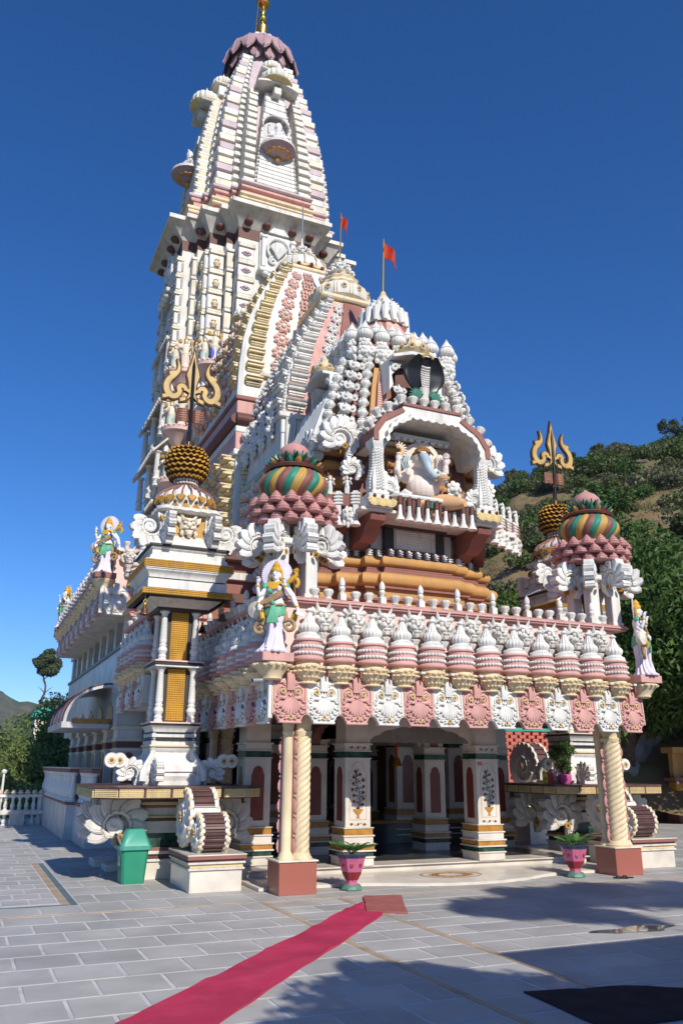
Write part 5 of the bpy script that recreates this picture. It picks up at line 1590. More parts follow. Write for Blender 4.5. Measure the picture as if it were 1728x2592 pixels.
# ledges with sculptures low on the front left of the shaft
LEDGE = MB().lathe([(.10, -.55), (.20, -.45), (.42, -.14), (.50, -.10), (.52, 0.0), (.48, .03)], 20)
beads(LEDGE, .50, .03, 22, .045)
LEDGE = LEDGE.mesh('sculpture_ledge', ['palepink'])
cl = ((-1.84, -2.25, 0.0), (-2.55, -1.40, 0.0))
for (x, y, d) in cl:
    for z, n in ((13.55, 3), (11.6, 3), (9.9, 3)):
        add(main, 'sculpture_ledge', LEDGE, (MX + x, MY + y, z), (0, 0, 0), (1.05, 1.0, 1.0))
        for k in range(n):
            add(main, 'sculpture', FIG, (MX + x - .28 + .28 * k, MY + y - .22 - .12 * (k == 1), z + .03), (0, 0, .4 * (k - 1)), (1.0, 1.0, 1.12 if k == 1 else .85), mats=['creampale', 'gold', 'blue' if (k == 1 and x > -2 and z > 13) else ('seafoam' if k == 0 else 'palepink')])
        add(main, 'sculpture_column', ME_TURNED, (MX + x + .32, MY + y - .15, z - 1.75), (0, 0, 0), (1.6, 1.6, 1.2))
# overhanging eaves on the shaded left side
def chajja(z, yc, wid, out, drop):
    b = MB()
    b.raw([(0, -wid, 0.0), (0, wid, 0.0), (-out, wid * 1.08, -drop), (-out, -wid * 1.08, -drop), (0, -wid, .10), (0, wid, .10), (-out, wid * 1.08, -drop + .07), (-out, -wid * 1.08, -drop + .07)], [(0, 1, 2, 3), (7, 6, 5, 4), (3, 2, 6, 7), (0, 3, 7, 4), (1, 5, 6, 2), (0, 4, 5, 1)])
    for i in range(15):
        y = -wid * 1.06 + 2.12 * wid * i / 14
        b.sph((-out, y, -drop + .07), (.06, .06, .08), 7, 5)
    o = add(main, 'side_eave', b.mesh('side_eave', ['oldwhite']), (MX - 2.8, MY + yc, z))
    for i in range(3):
        y = yc - wid * .9 + wid * .9 * i
        add(main, 'eave_post', ME_TURNED, (MX - 2.8 - out * .6, MY + y, z - drop - 1.0), (0, 0, 0), (1.1, 1.1, 1.1))
        add(main, 'sculpture', FIG, (MX - 2.85, MY + y, z + .05), (0, 0, -PI / 2), .7)
for z, yc, wid, out, drop in ((12.9, 0, 1.5, .42, .5), (11.3, 0, 1.5, .50, .55), (9.6, 0, 1.5, .42, .5), (8.0, 0, 1.6, .55, .6), (15.0, 0, 1.1, .25, .2)):
    chajja(z, yc, wid, out, drop)
# ---- rear and middle curved shrines that step up to the main tower
def dome(parent, c, r, z0, zt, kind):
    x, y = c
    if kind == 'lobed':      # cream-ribbed white dome with scalloped lip and drooping tassels
        b = MB(); b.lathe([(r * .98, z0), (r * 1.0, z0 + .06), (r * .80, z0 + .16)], 56, lobe=(14, .06)); add(parent, 'dome_lip', b.mesh('dome_lip', ['cream']), (x, y, 0))
        b = MB(); h = (zt - z0)
        b.lathe([(r * .92, z0 + .10), (r * .93, z0 + .22), (r * .80, z0 + .42), (r * .55, z0 + .58), (r * .3, z0 + .66)], 56, lobe=(14, .03)); add(parent, 'dome', b.mesh('dome', ['white']), (x, y, 0))
        b = MB()
        for i in range(14):
            a = 2 * PI * i / 14
            b.tube([(q * r * math.cos(a), q * r * math.sin(a), zz) for q, zz in ((.95, z0 + .08), (.95, z0 + .24), (.82, z0 + .43), (.56, z0 + .59), (.3, z0 + .67))], .022, 5)
            a += PI / 14
            b.sph((.97 * r * math.cos(a), .97 * r * math.sin(a), z0 + .02), (.065, .065, .07), 7, 5, 1)
        add(parent, 'dome_ribs', b.mesh('dome_ribs', ['cream', 'maroon']), (x, y, 0))
    else:
        b = MB(); b.lathe([(r * .72, z0 - .02), (r * .95, z0 + .08), (r * 1.0, z0 + .22), (r * .96, z0 + .36), (r * .74, z0 + .52), (r * .6, z0 + .60)], 40); add(parent, 'dome', b.mesh('dome', ['white']), (x, y, 0))
        b = MB()
        for i in range(12):
            a = 2 * PI * i / 12
            for d in (-.05, .05):
                b.tube([(q * r * math.cos(a + d), q * r * math.sin(a + d), zz) for q, zz in ((.96, z0 + .08), (1.01, z0 + .22), (.97, z0 + .36), (.76, z0 + .52))], .015, 5)
            b.sph((.78 * r * math.cos(a + .26), .78 * r * math.sin(a + .26), z0 - .04), (.09, .09, .07), 8, 5, i % 2)
        add(parent, 'dome_ribs', b.mesh('dome_ribs', ['cream', 'salmon']), (x, y, 0))
        for i in range(12):
            a = 2 * PI * (i + .5) / 12
            add(parent, 'sunflower', ME_FLOWER, (x + 1.0 * r * math.cos(a), y + 1.0 * r * math.sin(a), z0 + .27), (0, 0, a + PI / 2), .085)
        b = MB(); b.lathe([(r * .62, z0 + .56), (r * .68, z0 + .62), (r * .62, z0 + .70), (r * .66, z0 + .76), (r * .5, z0 + .86), (r * .34, z0 + .95)], 36, lobe=(12, .08)); add(parent, 'dome_tier', b.mesh('dome_tier', ['cream']), (x, y, 0))
    zb = z0 + (.66 if kind == 'lobed' else .95)
    b = MB(); b.lathe([(r * .34, zb), (r * .40, zb + .06), (r * .26, zb + .12)], 20)
    for row, (rr, zz) in enumerate(((.40, .10), (.30, .26))):
        for i in range(10):
            a = 2 * PI * (i + .5 * row) / 10
            b.sph((rr * r * math.cos(a), rr * r * math.sin(a), zb + zz), (.085, .085, .06), 7, 5)
            b.sph((rr * 1.2 * r * math.cos(a), rr * 1.2 * r * math.sin(a), zb + zz - .05), (.035, .035, .045), 6, 4)
    b.lathe([(r * .28, zb + .1), (r * .22, zb + .25), (r * .15, zb + .36), (r * .09, zb + .44), (r * .11, zb + .48), (r * .04, zb + .56), (0, zt)], 14)
    add(parent, 'dome_crown', b.mesh('dome_crown', ['white']), (x, y, 0))

def curved_core(T, zs, fr, name, parent, mt):
    b = MB(); rings = []
    for z in zs:
        hw, hd = interp(z, T.hw), interp(z, T.hd)
        rings.append([(T.cx + x * hw, T.cy + y * hd, z) for x, y in qpoly(fr)])
    b.loft(rings)
    return add(parent, name, b.mesh(name, [mt]))

RT = Tower(AX, 19.9, [(4.0, 2.30, 1.95), (10.4, 2.30, 1.95), (11.2, 2.28, 1.95), (12.0, 2.19, 1.90), (12.7, 2.02, 1.80), (13.3, 1.80, 1.68), (13.9, 1.52, 1.50), (14.46, 1.21, 1.30), (14.8, .95, 1.12), (15.2, .66, .86)])
rear = root('rear_shrine', 'cream curved shrine with pink rosette bands and lobed dome against the main tower', 'temple tower', (AX, 19.9, 4.0))
RZ = [4.0, 10.4, 11.2, 11.6, 12.0, 12.35, 12.7, 13.0, 13.3, 13.6, 13.9, 14.18, 14.46, 14.8, 15.2]
curved_core(RT, RZ, [(1.0, 1.0)], 'core', rear, 'white')
for f in ('f', 'l'):
    for sx in ((-1, 1) if f == 'f' else (1, -1)):
        t0 = sx
        for z in RT.slope_pts(f, 0, 10.75, 15.0, 0.385):
            hw = interp(z, RT.hw)
            add(rear, 'cream_bracket', BR_CREAM, M=RT.place(f, sx * 0.85, z, 0.0) @ TR((0, 0, 0), (0, 0, 0), (.42 * hw / 2.2, .55, .22)))
        for z in RT.slope_pts(f, 0, 10.95, 15.0, 0.43):
            hw = interp(z, RT.hw)
            add(rear, 'rosette', ME_ROSETTE, M=RT.place(f, sx * 0.57, z, 0.02) @ TR((0, 0, 0), (0, 0, 0), (.235 * (0.35 + .65 * hw / 2.2), .30, .225)))
            if f == 'f' or sx > 0:
                add(rear, 'grid_block', GRID, M=RT.place(f, sx * 0.24, z, 0.0) @ TR((0, 0, -.2), (0, 0, 0), (.58 * hw / 2.2, .6, .42)))
# white coping along the outer edge
for f in ('f',):
    b = MB(); 
    for sx in (-1, 1):
        pts = [tuple((RT.place('f', sx * 1.0, z, 0.03)).translation) for z in RZ[1:]]
        b.tube(pts, .07, 6)
    add(rear, 'edge_roll', b.mesh('edge_roll', ['white']))
# base of the rear shrine: red band, brown roll, bracket strips below
for z0, z1, o_, mt in ((10.30, 10.42, .06, 'brownred'), (9.95, 10.30, 0.01, 'pink'), (9.45, 9.62, .02, 'white'), (9.0, 9.45, 0.01, 'pink'), (8.85, 9.0, .05, 'white')):
    b = MB(); b.box(AX - 2.33 - o_, AX + 2.33 + o_, 19.9 - 1.98 - o_, 19.9 + 1.95, z0, z1, b=.02); add(rear, 'base_band', b.mesh('base_band', [mt]))
b = MB(); b.tube([(AX - 2.36, 21.9, 9.78), (AX - 2.36, 17.87, 9.78)], .13, 10); b.tube([(AX - 2.36, 17.87, 9.78), (AX + 2.36, 17.87, 9.78)], .13, 10); add(rear, 'brown_roll', b.mesh('brown_roll', ['maroon']))
for k in range(11):
    z = 5.0 + .36 * k
    for x in (-1.95, 1.95):
        add(rear, 'cream_bracket', BR_CREAM, (AX + x, 17.95, z), (0, 0, 0), (.42, .55, .24))
    for y in (18.2, 18.9, 19.7, 20.6):
        add(rear, 'cream_bracket', BR_CREAM, (AX - 2.30, y, z), (0, 0, -PI / 2), (.40, .95, .25))
    for y in (18.55, 19.3, 20.15):
        add(rear, 'curl_vase', ME_CURL, (AX - 2.30, y, z), (0, 0, -PI / 2), (1.3, 1.9, 1.2), mats=['salmon' if k % 2 else 'cream'])
    add(rear, 'curl_vase', ME_CURL, (AX - 1.5, 17.95, z), (0, 0, 0), 1.0, mats=['salmon' if k % 2 else 'cream'])
    if z > 5.5:
        for x in (-1.1, 1.1): add(rear, 'curl_vase', ME_CURL, (AX + x, 17.95, z), (0, 0, 0), 0.9)
# ornaments climbing the shaded left flank
for z in RT.slope_pts('l', 0, 10.7, 14.6, 0.45):
    add(rear, 'curl_vase', ME_CURL, M=RT.place('l', -0.35, z, 0.0) @ TR((0, 0, 0), (0, 0, 0), 1.25), mats=['salmon'])
    add(rear, 'curl_vase', ME_CURL, M=RT.place('l', 0.05, z, 0.05) @ TR((0, 0, 0), (0, 0, 0), 1.35), mats=['cream'])
    add(rear, 'curl_vase', ME_CURL, M=RT.place('l', 0.72, z, 0.05) @ TR((0, 0, 0), (0, 0, 0), 1.25), mats=['salmon'])
for sx in (-1, 1):
    add(rear, 'pumpkin_finial', PUMP, (AX + sx * 1.45, 20.6, 14.05), sc_=.62)
    b = MB(); b.lathe([(.22, 0), (.2, 1.2), (.3, 1.35)], 16); add(rear, 'finial_stem', b.mesh('finial_stem', ['salmon']), (AX + sx * 1.45, 20.6, 12.7))
b = MB(); 
for z0, z1, h in ((15.12, 15.24, .80), (15.24, 15.36, .86), (15.36, 15.44, .76)): b.box(AX - h, AX + h, 19.9 - h, 19.9 + h, z0, z1, b=.03)
add(rear, 'dome_seat', b.mesh('dome_seat', ['cream']))
dome(rear, (AX, 19.9), .84, 15.46, 17.0, 'lobed')
b = MB(); b.tube([(AX, 19.9, 16.9), (AX, 19.9, 18.1)], .02, 6); add(rear, 'lightning_rod', b.mesh('lightning_rod', ['steel']))

MT = Tower(AX, 17.06, [(4.0, 2.0, 1.55), (9.0, 2.0, 1.55), (9.6, 1.95, 1.50), (10.3, 1.78, 1.38), (11.0, 1.50, 1.20), (11.6, 1.18, 1.02), (12.2, 0.82, .84), (12.6, .62, .74)])
mid = root('middle_shrine', 'pink curved shrine with white rosettes and sunflower dome behind the balcony shrine', 'temple tower', (AX, 17.06, 4.0))
MZ = [4.0, 9.0, 9.3, 9.6, 9.95, 10.3, 10.65, 11.0, 11.3, 11.6, 11.9, 12.2, 12.6]
curved_core(MT, MZ, [(1.0, 1.0)], 'core', mid, 'pink')
b = MB(); rings = []
vs = []; fs = []
for z in MZ[1:]:
    M0 = MT.place('f', 0, z, .012)
    hw = interp(z, MT.hw) * .36
    vs += [tuple(M0 @ Vector((-hw, 0, 0))), tuple(M0 @ Vector((hw, 0, 0))), tuple(M0 @ Vector((hw, -.05, 0))), tuple(M0 @ Vector((-hw, -.05, 0)))]
for i in range(len(MZ) - 2):
    o_ = 4 * i
    for k in range(4): fs.append((o_ + k, o_ + (k + 1) % 4, o_ + 4 + (k + 1) % 4, o_ + 4 + k))
b.raw(vs, fs); add(mid, 'centre_panel', b.mesh('centre_panel', ['brownred'], 60))
for f in ('f', 'l'):
    for sx in (-1, 1):
        for z in MT.slope_pts(f, 0, 9.12, 12.45, 0.37):
            hw = interp(z, MT.hw)
            add(mid, 'white_bracket', BR_WHITE, M=MT.place(f, sx * 0.86, z, 0.0) @ TR((0, 0, 0), (0, 0, 0), (.46 * hw / 2.0, .48, .24)))
        for z in MT.slope_pts(f, 0, 9.2, 12.5, 0.36):
            hw = interp(z, MT.hw)
            add(mid, 'rosette', ME_ROSETTE, M=MT.place(f, sx * 0.53, z, 0.03) @ TR((0, 0, 0), (0, 0, 0), (.19 * (.5 + .5 * hw / 2), .28, .19)), mats=['white', 'white'])
            if f == 'l':
                add(mid, 'curl_vase', ME_CURL, M=MT.place(f, sx * .18, z, 0.0) @ TR((0, 0, -.15), (0, 0, 0), .85))
b = MB()
for sx in (-1, 1):
    for k, z in enumerate(MT.slope_pts('f', 0, 9.05, 12.5, 0.085)):
        p = MT.place('f', sx * 1.0, z, 0.05).translation
        b.sph(p, (.05, .05, .05), 6, 4)
add(mid, 'edge_beads', b.mesh('edge_beads', ['white']))
for z0, z1, o_, mt in ((8.55, 9.0, .04, 'white'), (8.90, 9.02, .12, 'white'), (8.05, 8.55, .025, 'white'), (7.2, 7.8, .02, 'white'), (6.6, 6.75, .08, 'white')):
    b = MB(); b.box(AX - 2.0 - o_, AX + 2.0 + o_, 17.06 - 1.55 - o_, 17.06 + 1.5, z0, z1, b=.02); add(mid, 'base_band', b.mesh('base_band', [mt]))
b = MB()
for sx in (-1, 1):
    for x0, x1 in ((.95, 1.25), (1.3, 1.6), (1.72, 1.95)): b.box(AX + (x0 if sx > 0 else -x1), AX + (x1 if sx > 0 else -x0), 15.40, 15.6, 8.05, 8.9, b=.02)
add(mid, 'base_fins', b.mesh('base_fins', ['offwhite']))
b = MB(); b.tube([(AX - 2.08, 18.5, 7.93), (AX - 2.08, 15.43, 7.93)], .10, 10); b.tube([(AX - 2.08, 15.43, 7.93), (AX + 2.08, 15.43, 7.93)], .10, 10); add(mid, 'seafoam_roll', b.mesh('seafoam_roll', ['seafoam']))
for k in range(9):
    z = 4.9 + .34 * k
    for y in (15.7, 16.5, 17.3):
        add(mid, 'curl_vase', ME_CURL, (AX - 2.02, y, z), (0, 0, -PI / 2), 1.15)
    for y in (16.1, 16.9, 17.7):
        add(mid, 'vase', ME_VASE, (AX - 2.05, y, z), (0, 0, 0), 1.3, mats=['palepink'])
    add(mid, 'vase', ME_VASE, (AX - 1.9, 15.48, z), (0, 0, 0), 1.3)
    add(mid, 'curl_vase', ME_CURL, (AX - 1.5, 15.5, z), (0, 0, 0), 1.1)
for y in (16.0, 16.6, 17.2, 17.8):
    for k in range(3):
        add(mid, 'rose', ME_ROSE, (AX - 2.1, y, 8.75 + .28 * k), (0, 0, -PI / 2), 1.2)
b = MB()
for z0, z1, h in ((12.5, 12.66, .74), (12.66, 12.80, .84)): b.box(AX - h, AX + h, 17.06 - h, 17.06 + h, z0, z1, b=.04)
add(mid, 'dome_seat', b.mesh('dome_seat', ['cream']))
dome(mid, (AX, 17.06), .78, 12.88, 14.5, 'sun')
for sx in (-1, 1):
    add(mid, 'pumpkin_finial', PUMP, (AX + sx * 1.62, 18.2, 11.0), sc_=.55)
    b = MB(); b.lathe([(.18, 0), (.16, .9), (.26, 1.05)], 16); add(mid, 'finial_stem', b.mesh('finial_stem', ['shellpink']), (AX + sx * 1.62, 18.2, 9.95))
flag('red flag on a thin pole above the sunflower dome', (AX, 17.06, 14.4), 1.45, 0.03, .28, .55)

# ---- balcony shrine in front
SC = 14.60
shr = root('balcony_shrine', 'white pot-covered shrine with orange base courses and an arched balcony over the porch', 'temple tower', (AX, SC, 4.19))
PL = [(0.67, 1.30), (0.98, 1.18), (1.18, 1.0), (1.45, .98), (1.72, .75)]
PL = [(0.67, 1.32), (0.98, 1.20), (1.42, 1.02), (1.75, .80)]
def pring(s_, z, ex=0.0): return [(AX + x * s_ + (ex if x > 0 else -ex), SC + y * s_ + (ex if y > 0 else -ex), z) for x, y in qpoly(PL)]
def roll(z, r, ex, mt, name='base_roll', k=6):
    b = MB(); rings = []
    for i in range(k + 1):
        a = -PI / 2 + PI * i / k
        rings.append(pring(1.0, z + r * math.sin(a), ex + r * math.cos(a)))
    b.loft(rings); add(shr, name, b.mesh(name, [mt]))
def course(z0, z1, ex, mt, name='base_course'):
    b = MB(); b.loft([pring(1, z0, ex), pring(1, z1, ex)]); add(shr, name, b.mesh(name, [mt]))
course(4.19, 4.60, .10, 'orange'); course(4.60, 4.64, .16, 'brownred'); course(4.64, 4.82, .06, 'orange'); course(4.82, 4.86, .14, 'brownred')
roll(4.99, .13, .10, 'orange'); course(5.11, 5.15, .10, 'brownred'); course(5.16, 5.20, .07, 'brownred'); course(5.21, 5.25, .05, 'brownred')
roll(5.35, .10, .04, 'orange'); course(5.44, 5.62, -.02, 'maroon')
course(5.62, 6.05, -.10, 'offwhite', 'wall'); course(6.05, 6.10, .0, 'maroon')
b = MB()
for i in range(15):
    x = -1.35 + 2.7 * i / 14
    yy = -1.34 if abs(x) < .67 else (-1.22 if abs(x) < .98 else -1.04)
    b.box(x - .03, x + .03, yy - .02, yy + .1, 5.48, 5.60, b=.005)
    for k in range(3): b.box(x - .05, x + .05, yy - .04, yy + .1, 5.46 + .045 * k, 5.475 + .045 * k)
add(shr, 'white_teeth', b.mesh('white_teeth', ['white']), (AX, SC, 0))
b = MB()
for k in range(9): b.tube([(-.42, -1.24, 5.66 + .042 * k), (.42, -1.24, 5.66 + .042 * k)], .024, 6)
add(shr, 'ribbed_panel', b.mesh('ribbed_panel', ['offwhite']), (AX, SC, 0))
for sx in (-1, 1):
    b = MB(); b.box(sx * .55 - .09, sx * .55 + .09, -1.24, -1.1, 5.64, 6.04); add(shr, 'dark_opening', b.mesh('dark_opening', ['charcoal']), (AX, SC, 0))
    # big S brackets
    pts = [(0.0, 0), (-.85, 0.0), (-.92, -.06), (-.88, -.14), (-.76, -.17), (-.66, -.22), (-.55, -.36), (-.40, -.44), (-.22, -.42), (-.1, -.50), (0, -.52)]
    b = MB(); b.ext(pts, -.16, .16, b=.02)
    add(shr, 'balcony_bracket', b.mesh('balcony_bracket', ['brownred']), M=TR((AX + sx * 1.13, SC - 1.05, 6.08), (0, 0, PI / 2)))
    b = MB(); b.ext(pts, -.12, .12, b=.02)
    add(shr, 'balcony_bracket', b.mesh('balcony_bracket', ['brownred']), M=TR((AX + sx * 1.75, SC - .7, 6.08), (0, 0, PI / 2 - sx * .5), (.8, 1, .9)))
# balcony
b = MB(); b.box(-1.5, 1.5, -2.0, -.9, 6.08, 6.14, b=.01); add(shr, 'balcony_floor', b.mesh('balcony_floor', ['offwhite']), (AX, SC, 0))
b = MB()
b.tube([(-.86, -1.75, 6.42), (-.84, -2.0, 6.42), (-.78, -2.07, 6.42), (.78, -2.07, 6.42), (.84, -2.0, 6.42), (.86, -1.75, 6.42)], .045, 8)
add(shr, 'balcony_rail', b.mesh('balcony_rail', ['white']), (AX, SC, 0))
BAL = MB().lathe([(.075, -.47), (.095, -.46), (.08, -.43), (.045, -.36), (.036, -.25), (.034, -.17)], 20, m=0).lathe([(.036, -.17), (.045, -.16), (.045, 0.0)], 14, m=1).mesh('balcony_baluster', ['white', 'maroon'])
BAL2 = MB().lathe([(.02, -.34), (.03, -.30), (.035, -.15), (.035, 0.0)], 12).mesh('balcony_dropper', ['maroon'])
for i in range(9):
    x = -.76 + .19 * i
    add(shr, 'balcony_baluster', BAL, (AX + x, SC - 2.07, 6.40))
    if i < 8: add(shr, 'balcony_dropper', BAL2, (AX + x + .095, SC - 2.04, 6.40))
# balcony pillars, cream shells, side panels
def bpillar():
    b = MB()
    sq_rings(b, [(.17, 0), (.17, .05), (.14, .08), (.155, .12), (.15, .30), (.12, .42), (.095, .55), (.085, .80), (.10, .84), (.10, .90), (.12, .95), (.15, 1.02), (.15, 1.08)], (0, 0))
    for k in range(16):
        z = .12 + .055 * k
        h = interp(z, [(0, .16), (.3, .15), (.55, .10), (.9, .09)])
        for a in range(4):
            q = a * PI / 2
            for s_ in (-1, 0, 1):
                b.sph((h * math.cos(q) - s_ * .05 * math.sin(q), h * math.sin(q) + s_ * .05 * math.cos(q), z + .02 * (s_ == 0)), (.035, .035, .03), 5, 4)
    return b.mesh('balcony_pillar', ['white'])
BP = bpillar()
def shell_fan():
    b = MB()
    for i in range(7):
        a = R(-75 + 25 * i); b.tube([(0, 0, .04), (.08 * math.sin(a), -.03, -.07 * math.cos(a)), (.12 * math.sin(a), -.01, -.13 * math.cos(a))], [.015, .03, .032], 6)
    b.sph((0, -.03, .05), .035, 8, 6, 1)
    return b.mesh('shell_fan', ['yellowcream', 'maroon'])
FAN = shell_fan()
for sx in (-1, 1):
    add(shr, 'balcony_pillar', BP, (AX + sx * 1.13, SC - 1.88, 6.40))
    b = MB(); b.box(-.24, .24, -.2, .2, 6.14, 6.40, b=.02); add(shr, 'pillar_block', b.mesh('pillar_block', ['white']), (AX + sx * 1.13, SC - 1.86, 0))
    for k in (-1, 0, 1): add(shr, 'shell_fan', FAN, (AX + sx * 1.13 + .16 * k, SC - 2.09, 6.28))
    # carved leaf spilling inward from the pillar foot
    acanthus(shr, (AX + sx * .92, SC - 1.92, 6.58), .36, 0, sx, ME_SCROLL_THIN, False)
    # flanking hanging panels with small figures
    for k in range(4):
        x = AX + sx * (1.48 + .27 * k); y = SC - 1.72 + .16 * k
        b = MB(); b.box(-.05, .05, -.05, .05, -.16, .30, b=.01)
        for q in range(4): b.box(-.085, .085, -.07, .05, .04 + .06 * q, .08 + .06 * q, b=.008)
        b.lathe([(.085, -.36), (.095, -.35), (.05, -.27), (.035, -.16)], 14)
        add(shr, 'hanging_post', b.mesh('hanging_post', ['white']), (x, y, 6.20), (0, 0, sx * .5))
        add(shr, 'rose', ME_ROSE, (x + sx * .13, y - .03 + .08, 6.05), (0, 0, sx * .5), (.75, .8, 1.15))
        add(shr, 'flower', ME_FLOWER, (x + sx * .13, y - .10 + .08, 6.08), (0, 0, sx * .5), .05)
        b = MB(); b.box(-.08, .08, -.04, .04, 0, .22); add(shr, 'maroon_panel', b.mesh('maroon_panel', ['brownred']), (x + sx * .135, y + .08, 6.22), (0, 0, sx * .5))
        add(shr, 'figurine', FIG, (x + sx * .135, y + .08, 6.44), (0, 0, sx * .5), .36, mats=['white', 'white', 'white'])
    b = MB(); b.box(-.45, .45, -.1, .5, 6.1, 6.2); add(shr, 'side_floor', b.mesh('side_floor', ['offwhite']), (AX + sx * 1.7, SC - 1.4, 0), (0, 0, 0))
# body of the shrine above the base
ST = Tower(AX, SC, [(6.1, 1.50, 1.15), (7.6, 1.55, 1.20), (8.4, 1.42, 1.12), (9.0, 1.28, 1.04), (9.6, 1.08, .95), (10.1, .92, .82), (10.5, .75, .70), (11.0, .42, .42)])
curved_core(ST, [6.1, 7.6, 8.0, 8.4, 8.7, 9.0, 9.3, 9.6, 10.1, 10.5, 11.0], [(.55, 1.0), (.85, .85), (1.0, .55)], 'core', shr, 'brownred')
for z, r, ex, mt in ((6.75, .09, .05, 'orange'), (7.02, .12, .12, 'orange'), (7.36, .10, .10, 'orange'), (7.62, .08, .16, 'orange')):
    roll(z, r, ex - .25, mt, 'drum_roll')
for z0, z1, ex, mt in ((7.12, 7.24, -.16, 'maroon'), (7.44, 7.54, -.12, 'maroon'), (7.70, 7.76, .06, 'offwhite'), (6.2, 6.66, -.22, 'orange'), (6.84, 6.9, -.16, 'brownred')):
    course(z0, z1, ex, mt, 'drum_course')
for i in range(8):
    x = -.62 + 1.24 * i / 7
    b = MB(); b.lathe([(.06, 0), (.06, .40)], 10); 
    add(shr, 'orange_flute', b.mesh('orange_flute', ['orange']), (AX + x, SC - 1.16, 6.22))
# strings of vases up the corners (front, left and right faces)
for f in ('f', 'l', 'r'):
    for t, me, st, s_, nm in ((-.86, ME_VASE, .235, .85, 'vase'),) if f == 'l' else ((-.97, ME_CURL, .265, .92, 'curl_vase'), (.97, ME_CURL, .265, .92, 'curl_vase'), (-.73, ME_VASE, .235, .96, 'vase'), (.73, ME_VASE, .235, .96, 'vase'), (-1.16, ME_VASE, .22, .85, 'vase'), (1.16, ME_VASE, .22, .85, 'vase')):
        for z in ST.slope_pts(f, 0, 7.78, 9.55, st):
            add(shr, nm, me, M=ST.place(f, t, z, -.02 if abs(t) < 1.1 else -.25) @ TR((0, 0, 0), (0, 0, 0), s_))
    # orange strips and ribbed pink strips
    for t in (-.60, .60):
        b = MB(); vs = []; fs = []
        zz = [7.75, 8.1, 8.4, 8.7, 9.0, 9.3, 9.5]
        for z in zz:
            M0 = ST.place(f, t, z, .02); vs += [tuple(M0 @ Vector((-.05, 0, 0))), tuple(M0 @ Vector((.05, 0, 0))), tuple(M0 @ Vector((.05, .1, 0))), tuple(M0 @ Vector((-.05, .1, 0)))]
        for i in range(len(zz) - 1):
            for k in range(4): fs.append((4 * i + k, 4 * i + (k + 1) % 4, 4 * i + 4 + (k + 1) % 4, 4 * i + 4 + k))
        b.raw(vs, fs); add(shr, 'orange_strip', b.mesh('orange_strip', ['orange']))
        b = MB()
        for z in ST.slope_pts(f, 0, 7.7, 9.4, .055):
            M0 = ST.place(f, t * .78, z, .04)
            b.tube([tuple(M0 @ Vector((-.10, 0, 0))), tuple(M0 @ Vector((.10, 0, 0)))], .03, 6)
        add(shr, 'ribbed_strip', b.mesh('ribbed_strip', ['salmon']))
# white sloping side roofs on the left (fluted)
b = MB()
for i in range(9):
    b.tube([(-1.62 - .0 * i, -.75 + .16 * i, 8.75), (-1.95, -.75 + .16 * i, 7.75)], .07, 6)
add(shr, 'fluted_apron', b.mesh('fluted_apron', ['white']), (AX, SC, 0))
# pot eave
for f in ('f', 'l', 'r'):
    for i in range(6):
        t = -1.0 + 2.0 * i / 5
        M0 = ST.place(f, t * 1.02, 10.02, .22)
        p = M0.translation
        rz = {'f': 0, 'l': -PI / 2, 'r': PI / 2}[f]
        add(shr, 'ribbed_pot', ME_RIBPOT, (p.x, p.y, 10.06), (0, 0, rnd.random()), 1.0)
        for dz, s_ in ((-.02, 1.05), (-.20, 1.1)):
            add(shr, 'rose', ME_ROSE, (p.x, p.y, 9.98 + dz), (0.2, 0, rz), s_)
        if i < 5:
            p2 = ST.place(f, (t + .2) * 1.02, 10.02, .14).translation
            add(shr, 'rose', ME_ROSE, (p2.x, p2.y, 9.86), (0.2, 0, rz), .95)
for i in range(4):
    for f in ('f', 'l', 'r'):
        M0 = ST.place(f, (-.75 + .5 * i), 10.5, .06); p = M0.translation
        add(shr, 'ribbed_pot', ME_RIBPOT, (p.x, p.y, 10.36), (0, 0, 0), .85)
b = MB(); b.box(-1.12, 1.12, -1.0, 1.0, 9.72, 9.95, b=.05); add(shr, 'pot_shelf', b.mesh('pot_shelf', ['offwhite']), (AX, SC, 0))
b = MB(); b.lathe([(.72, 10.3), (.66, 10.7), (.50, 10.95), (.40, 11.05)], 48, lobe=(16, .06)); add(shr, 'pink_cone', b.mesh('pink_cone', ['salmon']), (AX, SC, 0))
# petal dome on top
b = MB()
for row, (r0, r1, z0, z1, n) in enumerate(((.30, .54, 11.48, 11.0, 16), (.18, .34, 11.58, 11.36, 12))):
    for i in range(n):
        a = 2 * PI * (i + .5 * row) / n
        Mx = Matrix.Rotation(a, 4, 'Z')
        b.tube([(r0, 0, z0), ((r0 + r1) / 2 + .06, 0, (z0 + z1) / 2 + .08), (r1, 0, z1)], [.05, .10 if row == 0 else .07, .05], 8, 0, Mx, sq=1.0)
b.lathe([(.50, 11.02), (.46, 11.2), (.32, 11.42), (.15, 11.58)], 24)
add(shr, 'petal_dome', b.mesh('petal_dome', ['white']), (AX, SC, 0))
b = MB()
for i in range(9):
    a = 2 * PI * i / 9
    b.sph((.22 * math.cos(a), .22 * math.sin(a), 11.62), (.09, .09, .07), 7, 5); b.tube([(.2 * math.cos(a), .2 * math.sin(a), 11.6), (.34 * math.cos(a), .34 * math.sin(a), 11.66)], [.04, .02], 6)
b.lathe([(.20, 11.56), (.2, 11.7), (.14, 11.78)], 16)
add(shr, 'crown_leaves', b.mesh('crown_leaves', ['white']), (AX, SC, 0))
b = MB(); b.lathe([(.16, 11.72), (.15, 11.80), (.08, 11.9), (.05, 12.0), (.03, 12.02)], 16); add(shr, 'crown_tip', b.mesh('crown_tip', ['cream']), (AX, SC, 0))
flag('red pennant on a cream pole above the petal dome in front', (AX, SC, 12.0), 1.42, 0.03, .50, .62)
